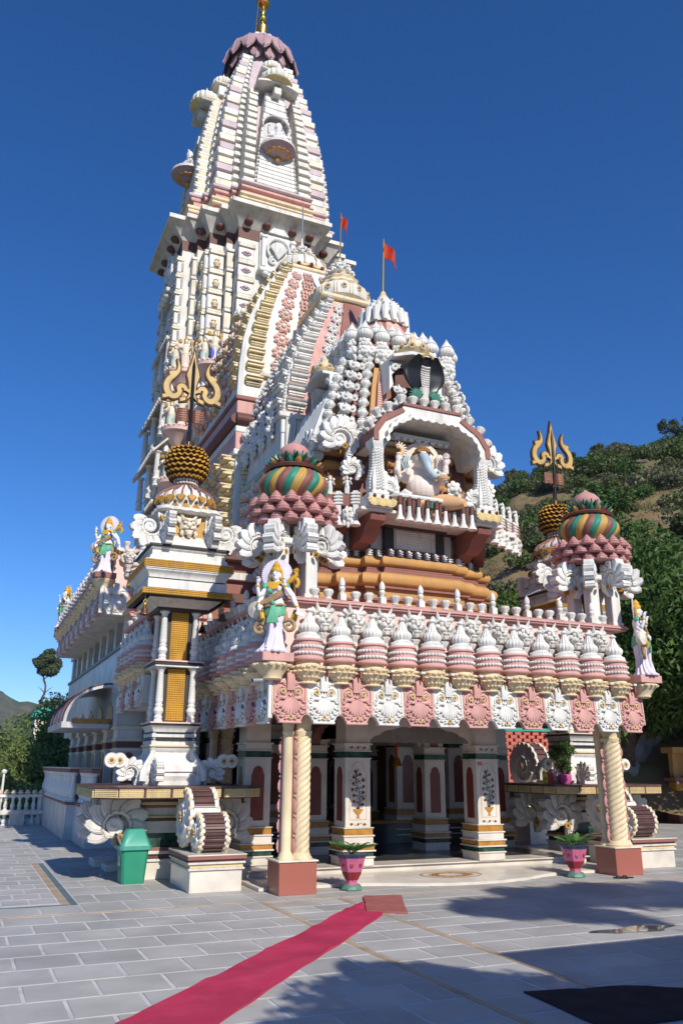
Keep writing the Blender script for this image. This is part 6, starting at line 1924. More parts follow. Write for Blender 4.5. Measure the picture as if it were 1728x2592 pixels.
# cobra niche canopies (front and left)
def canopy(Mf):
    b = MB(); b.ext([(-.60, -.02), (-.16, 0.12), (.16, .12), (.60, -.02), (.60, .05), (.18, .20), (-.18, .20), (-.60, .05)], -.22, .45, b=.01)
    o = add(shr, 'niche_canopy', b.mesh('niche_canopy', ['white']), M=Mf @ TR((0, 0, 0)))
    b = MB(); b.lathe([(.20, .18), (.30, .26), (.34, .32), (.26, .40)], 24, m=0); b.lathe([(.22, .38), (.13, .50), (.09, .60), (.10, .66), (.05, .70), (.0, .82)], 40, m=0, lobe=(10, .15))
    o2 = add(shr, 'niche_dome', b.mesh('niche_dome', ['cream']), M=Mf @ TR((0, 0.08, 0)))
    for i in range(9):
        a = 2 * PI * i / 9
        add(o2, 'sunflower', ME_FLOWER, (.33 * math.cos(a), .33 * math.sin(a), .34), (0, 0, a + PI / 2), .085, local=True)
    for sx in (-1, 1):
        b = MB(); b.ext([(0, 0), (0, -.65), (sx * .10, -.5), (sx * .06, -.3), (sx * .22, -.12), (sx * .30, 0)], -.08, .3, b=.01); b.tube(spiral(sx * .12, -.14, .09, .02, 0, sx * 400, 16, -.1), .03, 6)
        add(shr, 'canopy_bracket', b.mesh('canopy_bracket', ['white']), M=Mf @ TR((-sx * .60, .05, -.02)))
canopy(TR((AX, SC - 1.38, 9.50)))
canopy(TR((AX, SC - .25, 0), (0, 0, -PI / 2)) @ TR((0, -1.58, 9.30), (0, 0, 0), .82))
b = MB(); b.box(-.5, .5, -.2, .4, 8.2, 8.42, b=.03); b.box(-.36, .36, -.05, .4, 8.42, 9.4); add(shr, 'niche_block', b.mesh('niche_block', ['maroon']), (AX, SC - 1.15, 0))
b = MB(); b.box(-.30, .30, -.1, .4, 7.9, 9.2, b=.04); add(shr, 'side_niche', b.mesh('side_niche', ['offwhite']), M=TR((AX, SC - .25, 0), (0, 0, -PI / 2)) @ TR((0, -1.35, 0)))
# trefoil arch over the balcony
def scallop(pts, amp=.045, per=.19):
    """offset a path into scallops"""
    out = []; d = 0
    for (x0, z0), (x1, z1) in zip(pts, pts[1:]):
        L = math.hypot(x1 - x0, z1 - z0); n = max(2, int(L / .03))
        for i in range(n):
            t = i / n; s_ = d + L * t
            nx, nz = (z1 - z0) / L, -(x1 - x0) / L
            o_ = amp * abs(math.sin(PI * s_ / per))
            out.append((x0 + (x1 - x0) * t + nx * o_, z0 + (z1 - z0) * t + nz * o_))
        d += L
    out.append(pts[-1]); return out
inner = arc(-.56, 7.46, .40, 180, 95, 8) + [(-.56, 8.03), (.56, 8.03)] + arc(.56, 7.46, .40, 85, 0, 8)
inner = [(-1.02, 7.42)] + arc(-.56, 7.46, .44, 180, 100, 8) + [(-.5, 8.0), (.5, 8.0)] + arc(.56, 7.46, .44, 80, 0, 8) + [(1.02, 7.42)]
outer = [(1.24, 7.42), (1.24, 7.62), (1.05, 7.92), (.66, 8.14), (.62, 8.24), (-.62, 8.24), (-.66, 8.14), (-1.05, 7.92), (-1.24, 7.62), (-1.24, 7.42)]
b = MB(); b.ext(inner + outer, -.40, .42); add(shr, 'balcony_arch', b.mesh('balcony_arch', ['offwhite']), (AX, SC - 1.62, 0))
sc_in = scallop(inner, .04, .17)
lip = sc_in + [(x * 1.035, z + .045) for x, z in sc_in[::-1]]
n_ = len(sc_in); vs = []; fs = []
for (x, z) in sc_in: vs += [(x, -.50, z - .01), (x * 1.04, -.50, z + .06), (x * 1.04, -.40, z + .06), (x, -.38, z - .01)]
for i in range(n_ - 1):
    for k in range(4): fs.append((4 * i + k, 4 * i + (k + 1) % 4, 4 * i + 4 + (k + 1) % 4, 4 * i + 4 + k))
b = MB(); b.raw(vs, fs); add(shr, 'scalloped_lip', b.mesh('scalloped_lip', ['white']), (AX, SC - 1.62, 0))
b = MB()
for sx in (-1, 1):
    b.ext([(sx * 1.26, 7.44), (sx * 1.26, 7.66), (sx * 1.06, 7.96), (sx * .66, 8.18), (sx * .60, 8.12), (sx * 1.0, 7.86), (sx * 1.16, 7.62), (sx * 1.16, 7.44)], -.43, .44)
b.box(-.64, .64, -.43, .44, 8.245, 8.30)
add(shr, 'arch_band', b.mesh('arch_band', ['brownred']), (AX, SC - 1.62, 0))
# urns riding on the arch
path = [(-1.20, 7.72, -.75), (-1.08, 7.95, -.5), (-.86, 8.10, -.3), (-.60, 8.30, -.05), (-.36, 8.31, 0), (-.12, 8.31, 0), (.12, 8.31, 0), (.36, 8.31, 0), (.60, 8.30, .05), (.86, 8.10, .3), (1.08, 7.95, .5), (1.20, 7.72, .75)]
for x, z, a in path:
    add(shr, 'urn', ME_URN, (AX + x, SC - 1.90, z), (0, a, 0), 1.25)
    add(shr, 'curl_vase', ME_CURL, (AX + x * .95, SC - 1.6, z), (0, a * .6, 0), .8)
# side scroll leaves
for sx in (-1, 1):
    acanthus(shr, (AX + sx * 1.62, SC - 1.30, 7.62), .74, 0, -sx)
    acanthus(shr, (AX + sx * 1.86, SC - .45, 7.62), .74, PI / 2, 1)
    acanthus(shr, (AX + sx * 1.45, SC - 1.5, 6.98), .40, 0, -sx, None, False)
    add(shr, 'rose', ME_ROSE, (AX + sx * .80, SC - 1.42, 6.95), (0, 0, 0), 1.2)
b = MB(); b.ext([(-.62, 7.78), (.62, 7.78), (.62, 7.86), (-.62, 7.86)], -.1, .1); beads_ = [b.sph((-.55 + .157 * i, -.1, 7.76), (.06, .05, .05), 7, 5) for i in range(8)]
add(shr, 'inner_frieze', b.mesh('inner_frieze', ['white']), (AX, SC - 1.50, 0))
# ------------------------------------------------------------------ hall behind the porch
hall = root('temple_hall', 'shaded marble hall with maroon bands behind the porch', 'building', (AX, 22, 0))
def hb(name, mt, *a, bev=0.01):
    return add(hall, name, MB().box(*a, b=bev).mesh(name, [mt]))
hb('plinth', 'innerfloor', 4.3, 11.4, 16.62, 30, 0, 0.55)
hb('plinth_band', 'inlaygold', 4.25, 11.45, 16.57, 30, 0.55, 0.62)
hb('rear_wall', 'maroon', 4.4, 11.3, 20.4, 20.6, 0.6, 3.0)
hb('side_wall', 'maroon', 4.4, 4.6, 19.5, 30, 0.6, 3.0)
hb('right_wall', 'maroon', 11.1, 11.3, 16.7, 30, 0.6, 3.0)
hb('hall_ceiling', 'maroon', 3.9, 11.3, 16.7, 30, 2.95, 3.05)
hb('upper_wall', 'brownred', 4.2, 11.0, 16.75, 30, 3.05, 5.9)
for z0, z1, o_, mt in ((3.05, 3.3, .15, 'offwhite'), (3.62, 3.74, .12, 'cream'), (4.2, 4.32, .12, 'brownred'), (4.55, 4.62, .08, 'offwhite'), (5.0, 5.2, .15, 'maroon'), (5.5, 5.66, .12, 'offwhite'), (5.9, 6.1, .25, 'maroon')):
    hb('wall_band', mt, 4.2 - o_, 11.0 + o_, 16.75 - o_, 30, z0, z1)
for x in (4.75, 5.9, 9.0, 10.3):
    o = marble_pillar(hall, x, 16.95, False)
    o.scale = (1.15, 1.15, 1.15)
add(hall, 'cusped_arch', me_a, (7.45, 16.95, 0.35), (0, 0, 0), (1.25, 1, 1.1))
for y in (18.3, 19.6):
    for x in (4.6, 6.2, 8.7): marble_pillar(hall, x, y, False)
# short eave on the hall's left flank
for k in range(5):
    y = 16.7 + PW * k
    eave_panel(hall, (3.02, y, 2.80), -PI / 2, 'white' if k % 2 == 0 else 'pink', tilt=-0.10)
    roof_pot(hall, (3.12, y, 3.68), 0.98)
    add(hall, 'lion_mask', ME_LION, (3.18, y + .265, 4.2), (0.12, 0, -PI / 2))
    add(hall, 'urn', ME_URN, (3.15, y, 4.66))
hb('flank_eave', 'offwhite', 3.06, 4.3, 16.42, 19.2, 2.86, 3.40)
hb('flank_roof', 'palepink', 3.28, 4.3, 16.5, 19.2, 3.40, 4.58)
hb('flank_rail', 'pink', 3.05, 4.3, 16.42, 19.2, 4.58, 4.66)
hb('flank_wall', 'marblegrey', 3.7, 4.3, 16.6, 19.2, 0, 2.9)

# ------------------------------------------------------------------ left wing
wing = root('side_wing', 'grey marble side wing with shaded arches, upper windows and a panelled pot eave', 'building', (4.2, 24, 0))
def wb(name, mt, *a, bev=0.01):
    return add(wing, name, MB().box(*a, b=bev).mesh(name, [mt]))
WX = 3.10
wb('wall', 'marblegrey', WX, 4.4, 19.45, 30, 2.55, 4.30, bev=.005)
wb('window_sill', 'slabdark', WX - .05, 4.4, 19.40, 30, 4.30, 4.38)
wb('window_recess', 'glassdark', WX + .25, 4.4, 19.6, 30, 4.38, 5.10)
for k in range(9):
    y = 19.45 + 1.25 * k
    wb('window_post', 'marblegrey', WX + .02, WX + .3, y, y + .28, 4.38, 5.10)
    if k < 8:
        wb('window_frame', 'marble', WX + .15, WX + .26, y + .70, y + .76, 4.38, 5.10)
wb('lintel', 'marblegrey', WX - .02, 4.4, 19.42, 30, 5.10, 5.25)
wb('eave_soffit', 'oldwhite', 2.52, 4.6, 19.15, 28.6, 5.06, 5.12)
wb('eave_beam', 'offwhite', 2.50, 4.6, 19.12, 28.6, 5.12, 5.62)
wb('roof_mass', 'palepink', 2.74, 4.6, 19.42, 28.4, 5.62, 6.55)
wb('pink_rail', 'pink', 2.62, 4.6, 19.30, 28.5, 6.55, 6.63)
for k in range(17):
    y = 19.45 + PW * k
    eave_panel(wing, (2.44, y, 4.98), -PI / 2, 'white' if k % 2 else 'pink', tilt=-.1)
    roof_pot(wing, (2.56, y + .5, 5.88), .98)
    add(wing, 'lion_mask', ME_LION, (2.66, y + .26, 6.30), (0.12, 0, -PI / 2))
    add(wing, 'urn', ME_URN, (2.68, y, 6.63))
for k in range(4):
    eave_panel(wing, (2.80 + PW * k, 19.06, 4.98), 0, 'white' if k % 2 == 0 else 'pink', tilt=-.06)
    if k: roof_pot(wing, (2.80 + PW * k, 19.20, 5.88), .98)
    add(wing, 'lion_mask', ME_LION, (3.06 + PW * k, 19.32, 6.30), (.12, 0, 0))
    add(wing, 'urn', ME_URN, (3.0 + PW * k, 19.36, 6.63))
wb('corner_strip', 'white', 2.44, 2.52, 19.08, 19.16, 5.0, 5.64)
for y in (19.25, 27.9):
    add(wing, 'statue_slab', MB().box(-.24, .24, -.25, .25, 0, .13, b=.008).mesh('statue_slab', ['brownred']), (2.52, y, 5.80))
    add(wing, 'corner_bowl', MB().lathe([(0.12, -.24), (0.15, -.22), (0.15, -.18), (0.22, -.09), (0.26, -.05), (0.27, 0.0)], 28).mesh('corner_bowl', ['cream']), (2.52, y, 5.79))
# piers and arches under the wall
for k, y in enumerate((19.7, 21.2, 22.9, 24.6, 26.3, 28.0)):
    p = add(wing, 'pier', MB().box(-.28, .28, -.28, .28, .86, 2.56, b=.01).mesh('pier', ['marblegrey']), (3.42, y, 0))
    for z0, z1, h, mt in ((.86, 1.05, .32, 'marble'), (2.02, 2.06, .31, 'marble'), (2.08, 2.22, .285, 'maroon'), (2.24, 2.28, .31, 'marble'), (2.48, 2.55, .33, 'marble')):
        add(p, 'pier_course', MB().box(-h, h, -h, h, z0, z1, b=.006).mesh('pier_course', [mt]), local=True)
    for rz in (-PI / 2, 0):
        add(p, 'niche_inlay', PIL[2], (0, 0, .28), (0, 0, rz), (1.15, 1.22, 1.0), local=True)
arch_me = MB().ext(arch_poly(-.62, .62, 2.3, 2.95, 3.05), -.06, .06).mesh('cusped_arch', ['maroon'])
ARP = [p for p in arch_poly(-.58, .58, 2.52, 3.05, 3.2)]
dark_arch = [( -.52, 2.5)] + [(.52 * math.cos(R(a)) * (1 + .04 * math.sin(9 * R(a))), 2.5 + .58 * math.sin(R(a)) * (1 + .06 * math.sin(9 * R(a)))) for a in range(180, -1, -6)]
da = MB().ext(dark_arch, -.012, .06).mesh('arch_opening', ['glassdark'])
for y in (20.45, 22.05, 23.75, 25.45, 27.15):
    add(wing, 'arch_opening', da, (WX, y, 0.02), (0, 0, -PI / 2))
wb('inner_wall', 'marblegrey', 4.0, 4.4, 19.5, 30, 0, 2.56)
# raised terrace in front of the wing
wb('terrace_block', 'marblegrey', 2.44, 4.0, 21.6, 29.5, 0, 0.80)
wb('terrace_block', 'marblegrey', 2.62, 4.0, 19.3, 21.6, 0, 0.80)
wb('terrace_band', 'brownred', 2.41, 4.0, 21.57, 29.5, 0.80, 0.86)
wb('terrace_band', 'brownred', 2.60, 4.0, 19.28, 21.57, 0.80, 0.86)
for k in range(6):
    wb('wall_groove', 'slabdark', 2.436, 2.445, 21.9 + .5 * k, 21.915 + .5 * k, 0.02, .79, bev=0)
for k in range(5): add(wing, 'baluster', ME_BALUSTER, (2.58 + .22 * k, 21.75, .86), (0, 0, 0), (1.15, 1.15, .84))
for k in range(22): add(wing, 'baluster', ME_BALUSTER, (2.55, 22.0 + .30 * k, .86), (0, 0, 0), (1.5, 1.5, .84))
for k in range(8): add(wing, 'baluster', ME_BALUSTER, (2.75, 19.5 + .26 * k, .86), (0, 0, 0), (1.15, 1.15, .84))
wb('hand_rail', 'brownred', 2.46, 2.64, 21.66, 29, 1.53, 1.62); wb('hand_rail', 'brownred', 2.64, 3.7, 21.66, 21.84, 1.53, 1.62); wb('hand_rail', 'brownred', 2.66, 2.84, 19.4, 21.6, 1.53, 1.62)
wb('rail_cap', 'marble', 2.44, 2.66, 21.64, 29, 1.62, 1.65); wb('rail_cap', 'marble', 2.66, 3.7, 21.64, 21.86, 1.62, 1.65)
wb('name_plate', 'slabdark', 2.82, 2.96, 21.585, 21.61, .28, .36)
# quarter-round canopy
b = MB(); n = 14; prof_o = [(-1.05 * math.sin(PI / 2 * i / n), .88 * math.cos(PI / 2 * i / n)) for i in range(n + 1)]
prof_i = [(x * .93, z * .92) for x, z in prof_o]
rings = []
for y in (0, 3.2):
    rings.append([(x, y, z) for x, z in prof_o] + [(x, y, z) for x, z in prof_i[::-1]])
b.loft(rings); add(wing, 'barrel_canopy', b.mesh('barrel_canopy', ['marblegrey']), (WX, 20.4, 2.66))
for y in (0.02, .8, 1.6, 2.4, 3.18):
    b = MB(); b.tube([(x * 1.01, y, z * 1.01) for x, z in prof_o], .03, 6); add(wing, 'canopy_rib', b.mesh('canopy_rib', ['brownstone']), (WX, 20.4, 2.66))
b = MB(); b.box(-1.08, 0, -.03, 3.23, -.14, .0, b=.01); add(wing, 'canopy_beam', b.mesh('canopy_beam', ['marblegrey']), (WX, 20.4, 2.66))
wb('canopy_block', 'inlaygold', 2.25, 3.1, 20.36, 20.5, 2.62, 2.74)
# slanted kerb pieces near the dustbin
b = MB(); b.box(2.35, 2.75, 15.9, 16.5, 0, .12, b=.01); b.box(2.45, 2.8, 15.2, 15.7, 0, .10, b=.01)
add(wing, 'kerb_piece', b.mesh('kerb_piece', ['marble']))

# ------------------------------------------------------------------ scroll wheels on pedestals
def wheel_mesh(r, L, nb, tooth, mats):
    """thick toothed wheel, axis along x from 0 to L, standing at z 0"""
    b = MB()
    out = []
    for i in range(nb * 4):
        a = 2 * PI * i / (nb * 4)
        rr = r * (1 + tooth * (1 if i % 4 in (1, 2) else -.3))
        out.append((rr * math.cos(a), rr * math.sin(a)))
    Mx = TR((0, 0, r), (0, 0, PI / 2))
    b.ext(out, -L, 0.0, 0, Mx)
    return b
def pedestal(name, label, x0, x1, y0, y1, h, steps, mirror=1):
    p = root(name, label, 'pedestal', ((x0 + x1) / 2, (y0 + y1) / 2, 0))
    for e, z0, z1, mt in ((0, 0, h * .58, 'marble'), (.03, h * .58, h * .64, 'oldwhite'), (.01, h * .64, h * .74, 'latticecream'), (.04, h * .74, h * .80, 'oldwhite'), (.02, h * .80, h * .86, 'brownstone'), (.05, h * .86, h * .96, 'brownred'), (.055, h * .96, h, 'marble')):
        add(p, 'pedestal_course', MB().box(x0 - e, x1 + e, y0 - e, y1, z0, z1, b=.005).mesh('pedestal_course', [mt]))
    return p
ped1 = pedestal('wheel_pedestal', 'marble pedestal with two carved scroll wheels right of the green dustbin', 3.14, 3.90, 12.28, 13.45, .50, 0)
def carved_wheel(parent, cx, cy, z, r, w_, notch=0.0):
    """upright carved wheel: serrated rim, maroon ribbed tread, axis along x"""
    N = 20
    b = MB()
    # tread: stack of ribs following the rim
    for i in range(N * 2):
        a = 2 * PI * i / (N * 2)
        rr = r * (0.90 if i % 2 else 0.97)
        b.box(-w_ / 2 + .03, w_ / 2 - .03, -r * PI / (N * 2) * .95, r * PI / (N * 2) * .95, -.04, .03, 0, TR((0, rr * math.cos(a), rr * math.sin(a)), (a - PI / 2, 0, 0)), b=.006)
    b.lathe([(r * .92, -w_ / 2 + .03), (r * .92, w_ / 2 - .03)], 40, M=Matrix.Rotation(PI / 2, 4, 'Y'))
    o = add(parent, 'wheel_tread', b.mesh('wheel_tread', ['brownstone']), (cx, cy, z + r))
    for sx in (-1, 1):
        b = MB(); pts = []
        for i in range(96):
            a = 2 * PI * i / 96
            rr = r * (1.02 + .06 * abs(math.sin(9 * a)))
            pts.append((rr * math.cos(a), rr * math.sin(a)))
        b.ext(pts, -.03, .03, 0, TR((sx * (w_ / 2 - .02), 0, 0), (0, 0, PI / 2)))
        for i in range(18):
            a = 2 * PI * i / 18
            b.sph((sx * (w_ / 2), 1.0 * r * math.cos(a), 1.0 * r * math.sin(a)), (.035, .04, .04), 7, 5, 1)
        b.tube([(sx * (w_ / 2 + .015), q[0], q[2]) for q in spiral(0, 0, r * .78, r * .12, 200, 200 + 560, 36)], [.05 - .02 * i / 36 for i in range(37)], 6)
        for i in range(7):
            a = 2 * PI * i / 7
            b.sph((sx * (w_ / 2 + .01), .55 * r * math.cos(a), .55 * r * math.sin(a)), (.03, .035, .035), 7, 5)
        o2 = add(parent, 'wheel_face', b.mesh('wheel_face', ['white', 'cream']), (cx, cy, z + r))
        add(o2, 'flower', ME_FLOWER, (sx * (w_ / 2 + .05), 0, 0), (0, 0, sx * PI / 2), .09, local=True)
carved_wheel(ped1, 3.50, 12.62, .50, .26, .40)
carved_wheel(ped1, 3.42, 13.10, .56, .40, .42)
b = MB(); b.lathe([(.11, -.2), (.11, .2)], 24, M=Matrix.Rotation(PI / 2, 4, 'Y')); add(ped1, 'wheel_roll', b.mesh('wheel_roll', ['white']), (3.46, 12.78, 1.02))
ped2 = pedestal('wheel_pedestal', 'marble pedestal with carved scroll wheels behind the right twisted column', 11.15, 12.1, 12.3, 13.5, .50, 0)
carved_wheel(ped2, 11.55, 12.62, .50, .26, .50)
carved_wheel(ped2, 11.40, 13.10, .56, .40, .42)
b = MB(); b.lathe([(.11, -.2), (.11, .2)], 24, M=Matrix.Rotation(PI / 2, 4, 'Y')); add(ped2, 'wheel_roll', b.mesh('wheel_roll', ['white']), (11.46, 12.78, 1.02))

# ------------------------------------------------------------------ left balustrade and lamp
bal = root('terrace_balustrade', 'white balustrade with knobbed top along the far left terrace edge', 'balustrade', (-1, 27.6, 0))
KNOB = lath('knob', [(.05, 0), (.085, .03), (.09, .06), (.05, .09), (.06, .11), (.0, .14)], ['peach'], 14)
for k in range(46):
    x = -6.4 + .195 * k
    if x > 2.4: break
    add(bal, 'baluster', ME_BALUSTER, (x, 27.6, .42), (0, 0, 0), (.8, .8, .45))
    add(bal, 'short_baluster', ME_BALUSTER, (x, 27.6, 0), (0, 0, 0), (.9, .9, .375))
    add(bal, 'knob', KNOB, (x, 27.6, .86), mats=['cream' if k % 3 else 'palepink'])
b = MB(); b.box(-6.5, 2.45, 27.5, 27.7, .78, .86, b=.01); add(bal, 'top_beam', b.mesh('top_beam', ['plaster']))
b = MB(); b.box(-6.5, 2.45, 27.35, 27.75, .30, .42, b=.01); add(bal, 'bench_slab', b.mesh('bench_slab', ['oldwhite']))
for x in (-4.5, -3.0, -1.4, .1, 1.75):
    b = MB(); b.ext([(-.2, 0), (.2, 0), (.2, .3), (-.2, .3)], -.12, .12); add(bal, 'bench_leg', b.mesh('bench_leg', ['oldwhite']), (x, 27.5, 0))
bx = root('junction_box', 'grey electrical box mounted on the far left balustrade', 'box', (1.05, 27.45, .45))
add(bx, 'box_body', MB().box(-.14, .14, -.06, .06, 0, .36, b=.01).mesh('box_body', ['steel']), local=True)
add(bx, 'box_door', MB().box(-.12, .12, -.075, -.061, .02, .34, b=.004).mesh('box_door', ['seafoam']), local=True)
lp = root('lamp_post', 'slim white lamp post beyond the left balustrade', 'lamp post', (1.3, 28.5, -2))
b = MB(); b.tube([(0, 0, 0), (0, 0, 3.45)], [.05, .035], 10); b.box(-.12, .12, -.12, .12, 1.9, 2.0); add(lp, 'post', b.mesh('post', ['plaster']), local=True)
b = MB(); b.lathe([(.04, 3.43), (.08, 3.47), (.09, 3.53), (.0, 3.58)], 16); add(lp, 'lamp_globe', b.mesh('lamp_globe', ['plaster']), local=True)
# ------------------------------------------------------------------ statues
def fuse(o, vox, smooth=2):
    md = o.modifiers.new('fuse', 'REMESH'); md.mode = 'VOXEL'; md.voxel_size = vox; md.use_smooth_shade = True
    if smooth:
        s_ = o.modifiers.new('soft', 'SMOOTH'); s_.iterations = smooth; s_.factor = .5
def hand(b, wrist, d, up, s_=1.0, curl=.5, m=0):
    """small hand: palm and five fingers from a wrist point; d = pointing direction, up = back of the hand"""
    d = Vector(d).normalized(); up = Vector(up); up = (up - d * up.dot(d)).normalized(); side = d.cross(up)
    w_ = Vector(wrist)
    b.tube([w_, w_ + d * .035 * s_, w_ + d * .06 * s_], [.018 * s_, .026 * s_, .024 * s_], 8, m)
    for i in range(4):
        o = w_ + d * .055 * s_ + side * (-.018 + .012 * i) * s_
        L = (.036, .042, .040, .030)[i] * s_
        p1 = o + d * L * .55; p2 = p1 + d * L * .45 * (1 - curl) - up * L * .7 * curl
        p3 = p2 - up * L * .35 * curl - d * L * .3 * curl
        b.tube([o, p1, p2, p3], [.0075 * s_, .0072 * s_, .0065 * s_, .005 * s_], 6, m)
    o = w_ + d * .02 * s_ - side * .02 * s_
    b.tube([o, o + d * .02 * s_ - side * .018 * s_ - up * .008 * s_, o + d * .042 * s_ - side * .016 * s_ - up * .018 * s_], [.009 * s_, .008 * s_, .006 * s_], 6, m)
def goddess_meshes():
    out = {}
    b = MB()
    # torso, neck, head
    for (z, rx, ry) in ():
        pass
    rings = []
    for z, rx, ry, dx in ((.60, .125, .10, 0.0), (.68, .13, .10, 0), (.75, .098, .078, .005), (.80, .095, .078, .008), (.87, .12, .095, .01), (.92, .135, .09, .01), (.965, .125, .07, .008), (.985, .06, .05, .006), (1.03, .042, .042, .004)):
        rings.append([(dx + rx * math.cos(2 * PI * i / 20), ry * math.sin(2 * PI * i / 20), z) for i in range(20)])
    b.loft(rings)
    for sx in (-1, 1): b.sph((.01 + sx * .055, -.075, .885), (.05, .045, .048), 10, 8)
    b.sph((0, -.01, 1.095), (.066, .075, .088), 16, 12)
    b.sph((0, -.035, 1.045), (.042, .045, .04), 10, 8)
    b.tube([(0, -.08, 1.115), (0, -.094, 1.085), (0, -.085, 1.075)], [.008, .014, .010], 7)
    for sx in (-1, 1):
        b.sph((sx * .067, .0, 1.09), (.014, .022, .03), 7, 6)
        b.sph((sx * .027, -.078, 1.11), (.014, .008, .008), 7, 5)
    b.tube([(-.022, -.078, 1.052), (0, -.086, 1.048), (.022, -.078, 1.052)], [.004, .008, .004], 6)
    # raised arm on the statue's right (viewer's left), elbow out and hand up
    b.tube([(-.125, .0, .945), (-.19, -.02, .83), (-.225, -.07, .80), (-.235, -.10, .88), (-.235, -.115, .96)], [.042, .036, .034, .028, .022], 10)
    hand(b, (-.235, -.115, .96), (0.1, -.2, 1), (0, 1, .2), 1.15, .8)
    # lower right arm forward over the drum
    b.tube([(-.115, .02, .93), (-.20, .0, .78), (-.22, -.08, .70), (-.20, -.14, .655)], [.038, .034, .03, .024], 10)
    hand(b, (-.20, -.14, .655), (.15, -.4, -.6), (-.2, -.6, .5), 1.15, .5)
    # left upper arm bent, hand by the shoulder
    b.tube([(.135, .0, .945), (.205, .0, .84), (.215, -.06, .80), (.17, -.12, .87), (.15, -.135, .94)], [.042, .038, .034, .028, .022], 10)
    hand(b, (.15, -.135, .94), (-.05, -.15, 1), (.2, 1, .2), 1.15, .85)
    # left lower arm hanging out to the side
    b.tube([(.14, .01, .93), (.235, .0, .80), (.28, -.02, .70), (.33, -.07, .60)], [.042, .042, .036, .024], 10)
    hand(b, (.33, -.07, .60), (.25, -.3, -1), (.5, .3, .2), 1.15, .5)
    out['body'] = b.mesh('statue_body', ['statuewhite'], 180)
    # pleated skirt with a trailing hem
    b = MB(); n = 72; rings = []
    for z, rx, ry, dx, dy, am in ((0.0, .20, .18, -.03, -.06, .10), (.02, .21, .19, -.03, -.06, .10), (.06, .17, .15, -.02, -.04, .10), (.15, .125, .115, -.005, -.02, .09), (.28, .108, .10, .0, -.01, .08), (.40, .115, .105, .005, 0, .06), (.52, .135, .115, .005, 0, .05), (.60, .142, .118, .0, 0, .03), (.67, .135, .11, 0, 0, .01)):
        rings.append([(dx + rx * (1 + am * math.sin(14 * 2 * PI * i / n)) * math.cos(2 * PI * i / n), dy + ry * (1 + am * math.sin(14 * 2 * PI * i / n)) * math.sin(2 * PI * i / n), z) for i in range(n)])
    b.loft(rings)
    b.tube([(-.02, -.12, .62), (-.01, -.135, .45), (-.03, -.13, .25), (-.06, -.17, .05)], [.03, .035, .03, .04], 8)
    out['skirt'] = b.mesh('skirt', ['statuelilac'], 60)
    # green hip wrap and sash
    b = MB(); n = 48; rings = []
    for z, r_, am in ((.46, .152, .03), (.50, .158, .03), (.58, .152, .02), (.65, .14, .0), (.67, .135, 0)):
        rings.append([(r_ * (1 + am * math.sin(12 * 2 * PI * i / n)) * math.cos(2 * PI * i / n), .85 * r_ * (1 + am * math.sin(12 * 2 * PI * i / n)) * math.sin(2 * PI * i / n), z + .07 * abs(math.cos(2 * PI * i / n)) * (z < .55)) for i in range(n)])
    b.loft(rings)
    out['wrap'] = b.mesh('hip_wrap', ['statuegreen'], 60)
    b = MB()
    for k in range(5):
        x = -.03 + .015 * k
        b.tube([(x * .4, -.135, .67), (x * .9, -.155, .58), (x * 1.7, -.165, .48), (x * 2.4, -.16, .40)], [.012, .016, .018, .02], 6)
    b.sph((-.005, -.145, .675), (.035, .03, .035), 10, 7)
    out['sash'] = b.mesh('front_sash', ['statuegreen'], 60)
    b = MB()
    for k in range(4):
        o_ = .022 * k
        b.tube([(.13, -.02, .93 - o_), (.10, -.10, .86 - o_), (.0, -.125, .79 - o_), (-.10, -.14, .73 - o_ * .8), (-.17, -.15, .70 - o_ * .5), (-.15, -.14, .62 - o_)], [.014] * 6, 6)
    b.tube([(-.13, .0, .66), (-.15, -.10, .64), (-.02, -.135, .645), (.10, -.11, .66), (.14, 0, .665)], .018, 6)
    out['shawl'] = b.mesh('shawl', ['statuetan'], 60)
    b = MB()
    b.tube(spiral(-.20, .33, .10, .02, 60, 60 + 430, 24, -.06), [.034 - .012 * i / 24 for i in range(25)], 8)
    b.tube([(-.14, -.03, .56), (-.13, -.04, .45), (-.16, -.06, .38)], [.02, .03, .03], 8)
    out['scarf'] = b.mesh('scarf_end', ['statuetan'], 60)
    b = MB()
    b.tube(spiral(.21, .36, .10, .02, 120, 120 - 430, 24, -.05), [.032 - .012 * i / 24 for i in range(25)], 8)
    b.tube([(.15, -.02, .58), (.16, -.03, .48), (.15, -.05, .42)], [.02, .03, .03], 8)
    out['scarf2'] = b.mesh('scarf_end', ['statuetan'], 60)
    b = MB()
    for sx in (-1, 1):
        for k in range(4):
            b.tube([(sx * .06, .03, 1.06 - .02 * k), (sx * (.10 + .01 * k), .0, 1.0 - .02 * k), (sx * (.13 + .015 * k), -.01, .93 - .03 * k)], [.014, .018, .012], 6)
    out['hair'] = b.mesh('hair_locks', ['statuetan'], 60)
    b = MB()
    b.tube([(.28, .03, .60), (.27, .02, .50), (.25, .0, .40)], [.03, .05, .03], 8)
    b.tube(spiral(.24, 1.0, .09, .03, -60, 200, 16, .02), [.03] * 17, 8)
    b.tube([(.16, .0, .98), (.21, .0, 1.02), (.29, .0, 1.10), (.27, -.01, 1.16), (.31, -.02, 1.16)], [.025, .04, .035, .035, .03], 8)
    b.tube([(-.19, -.10, .58), (-.16, -.12, .52), (-.15, -.12, .46)], [.03, .04, .035], 8)
    out['veena'] = b.mesh('instrument', ['statuegold'], 60)
    b = MB(); b.lathe([(.03, -.05), (.10, -.05), (.125, 0.0), (.11, .04), (.0, .06)], 24, M=TR((-.27, -.04, .60), (PI / 2, 0, -.5)))
    out['drum'] = b.mesh('gourd_drum', ['creampale'], 50)
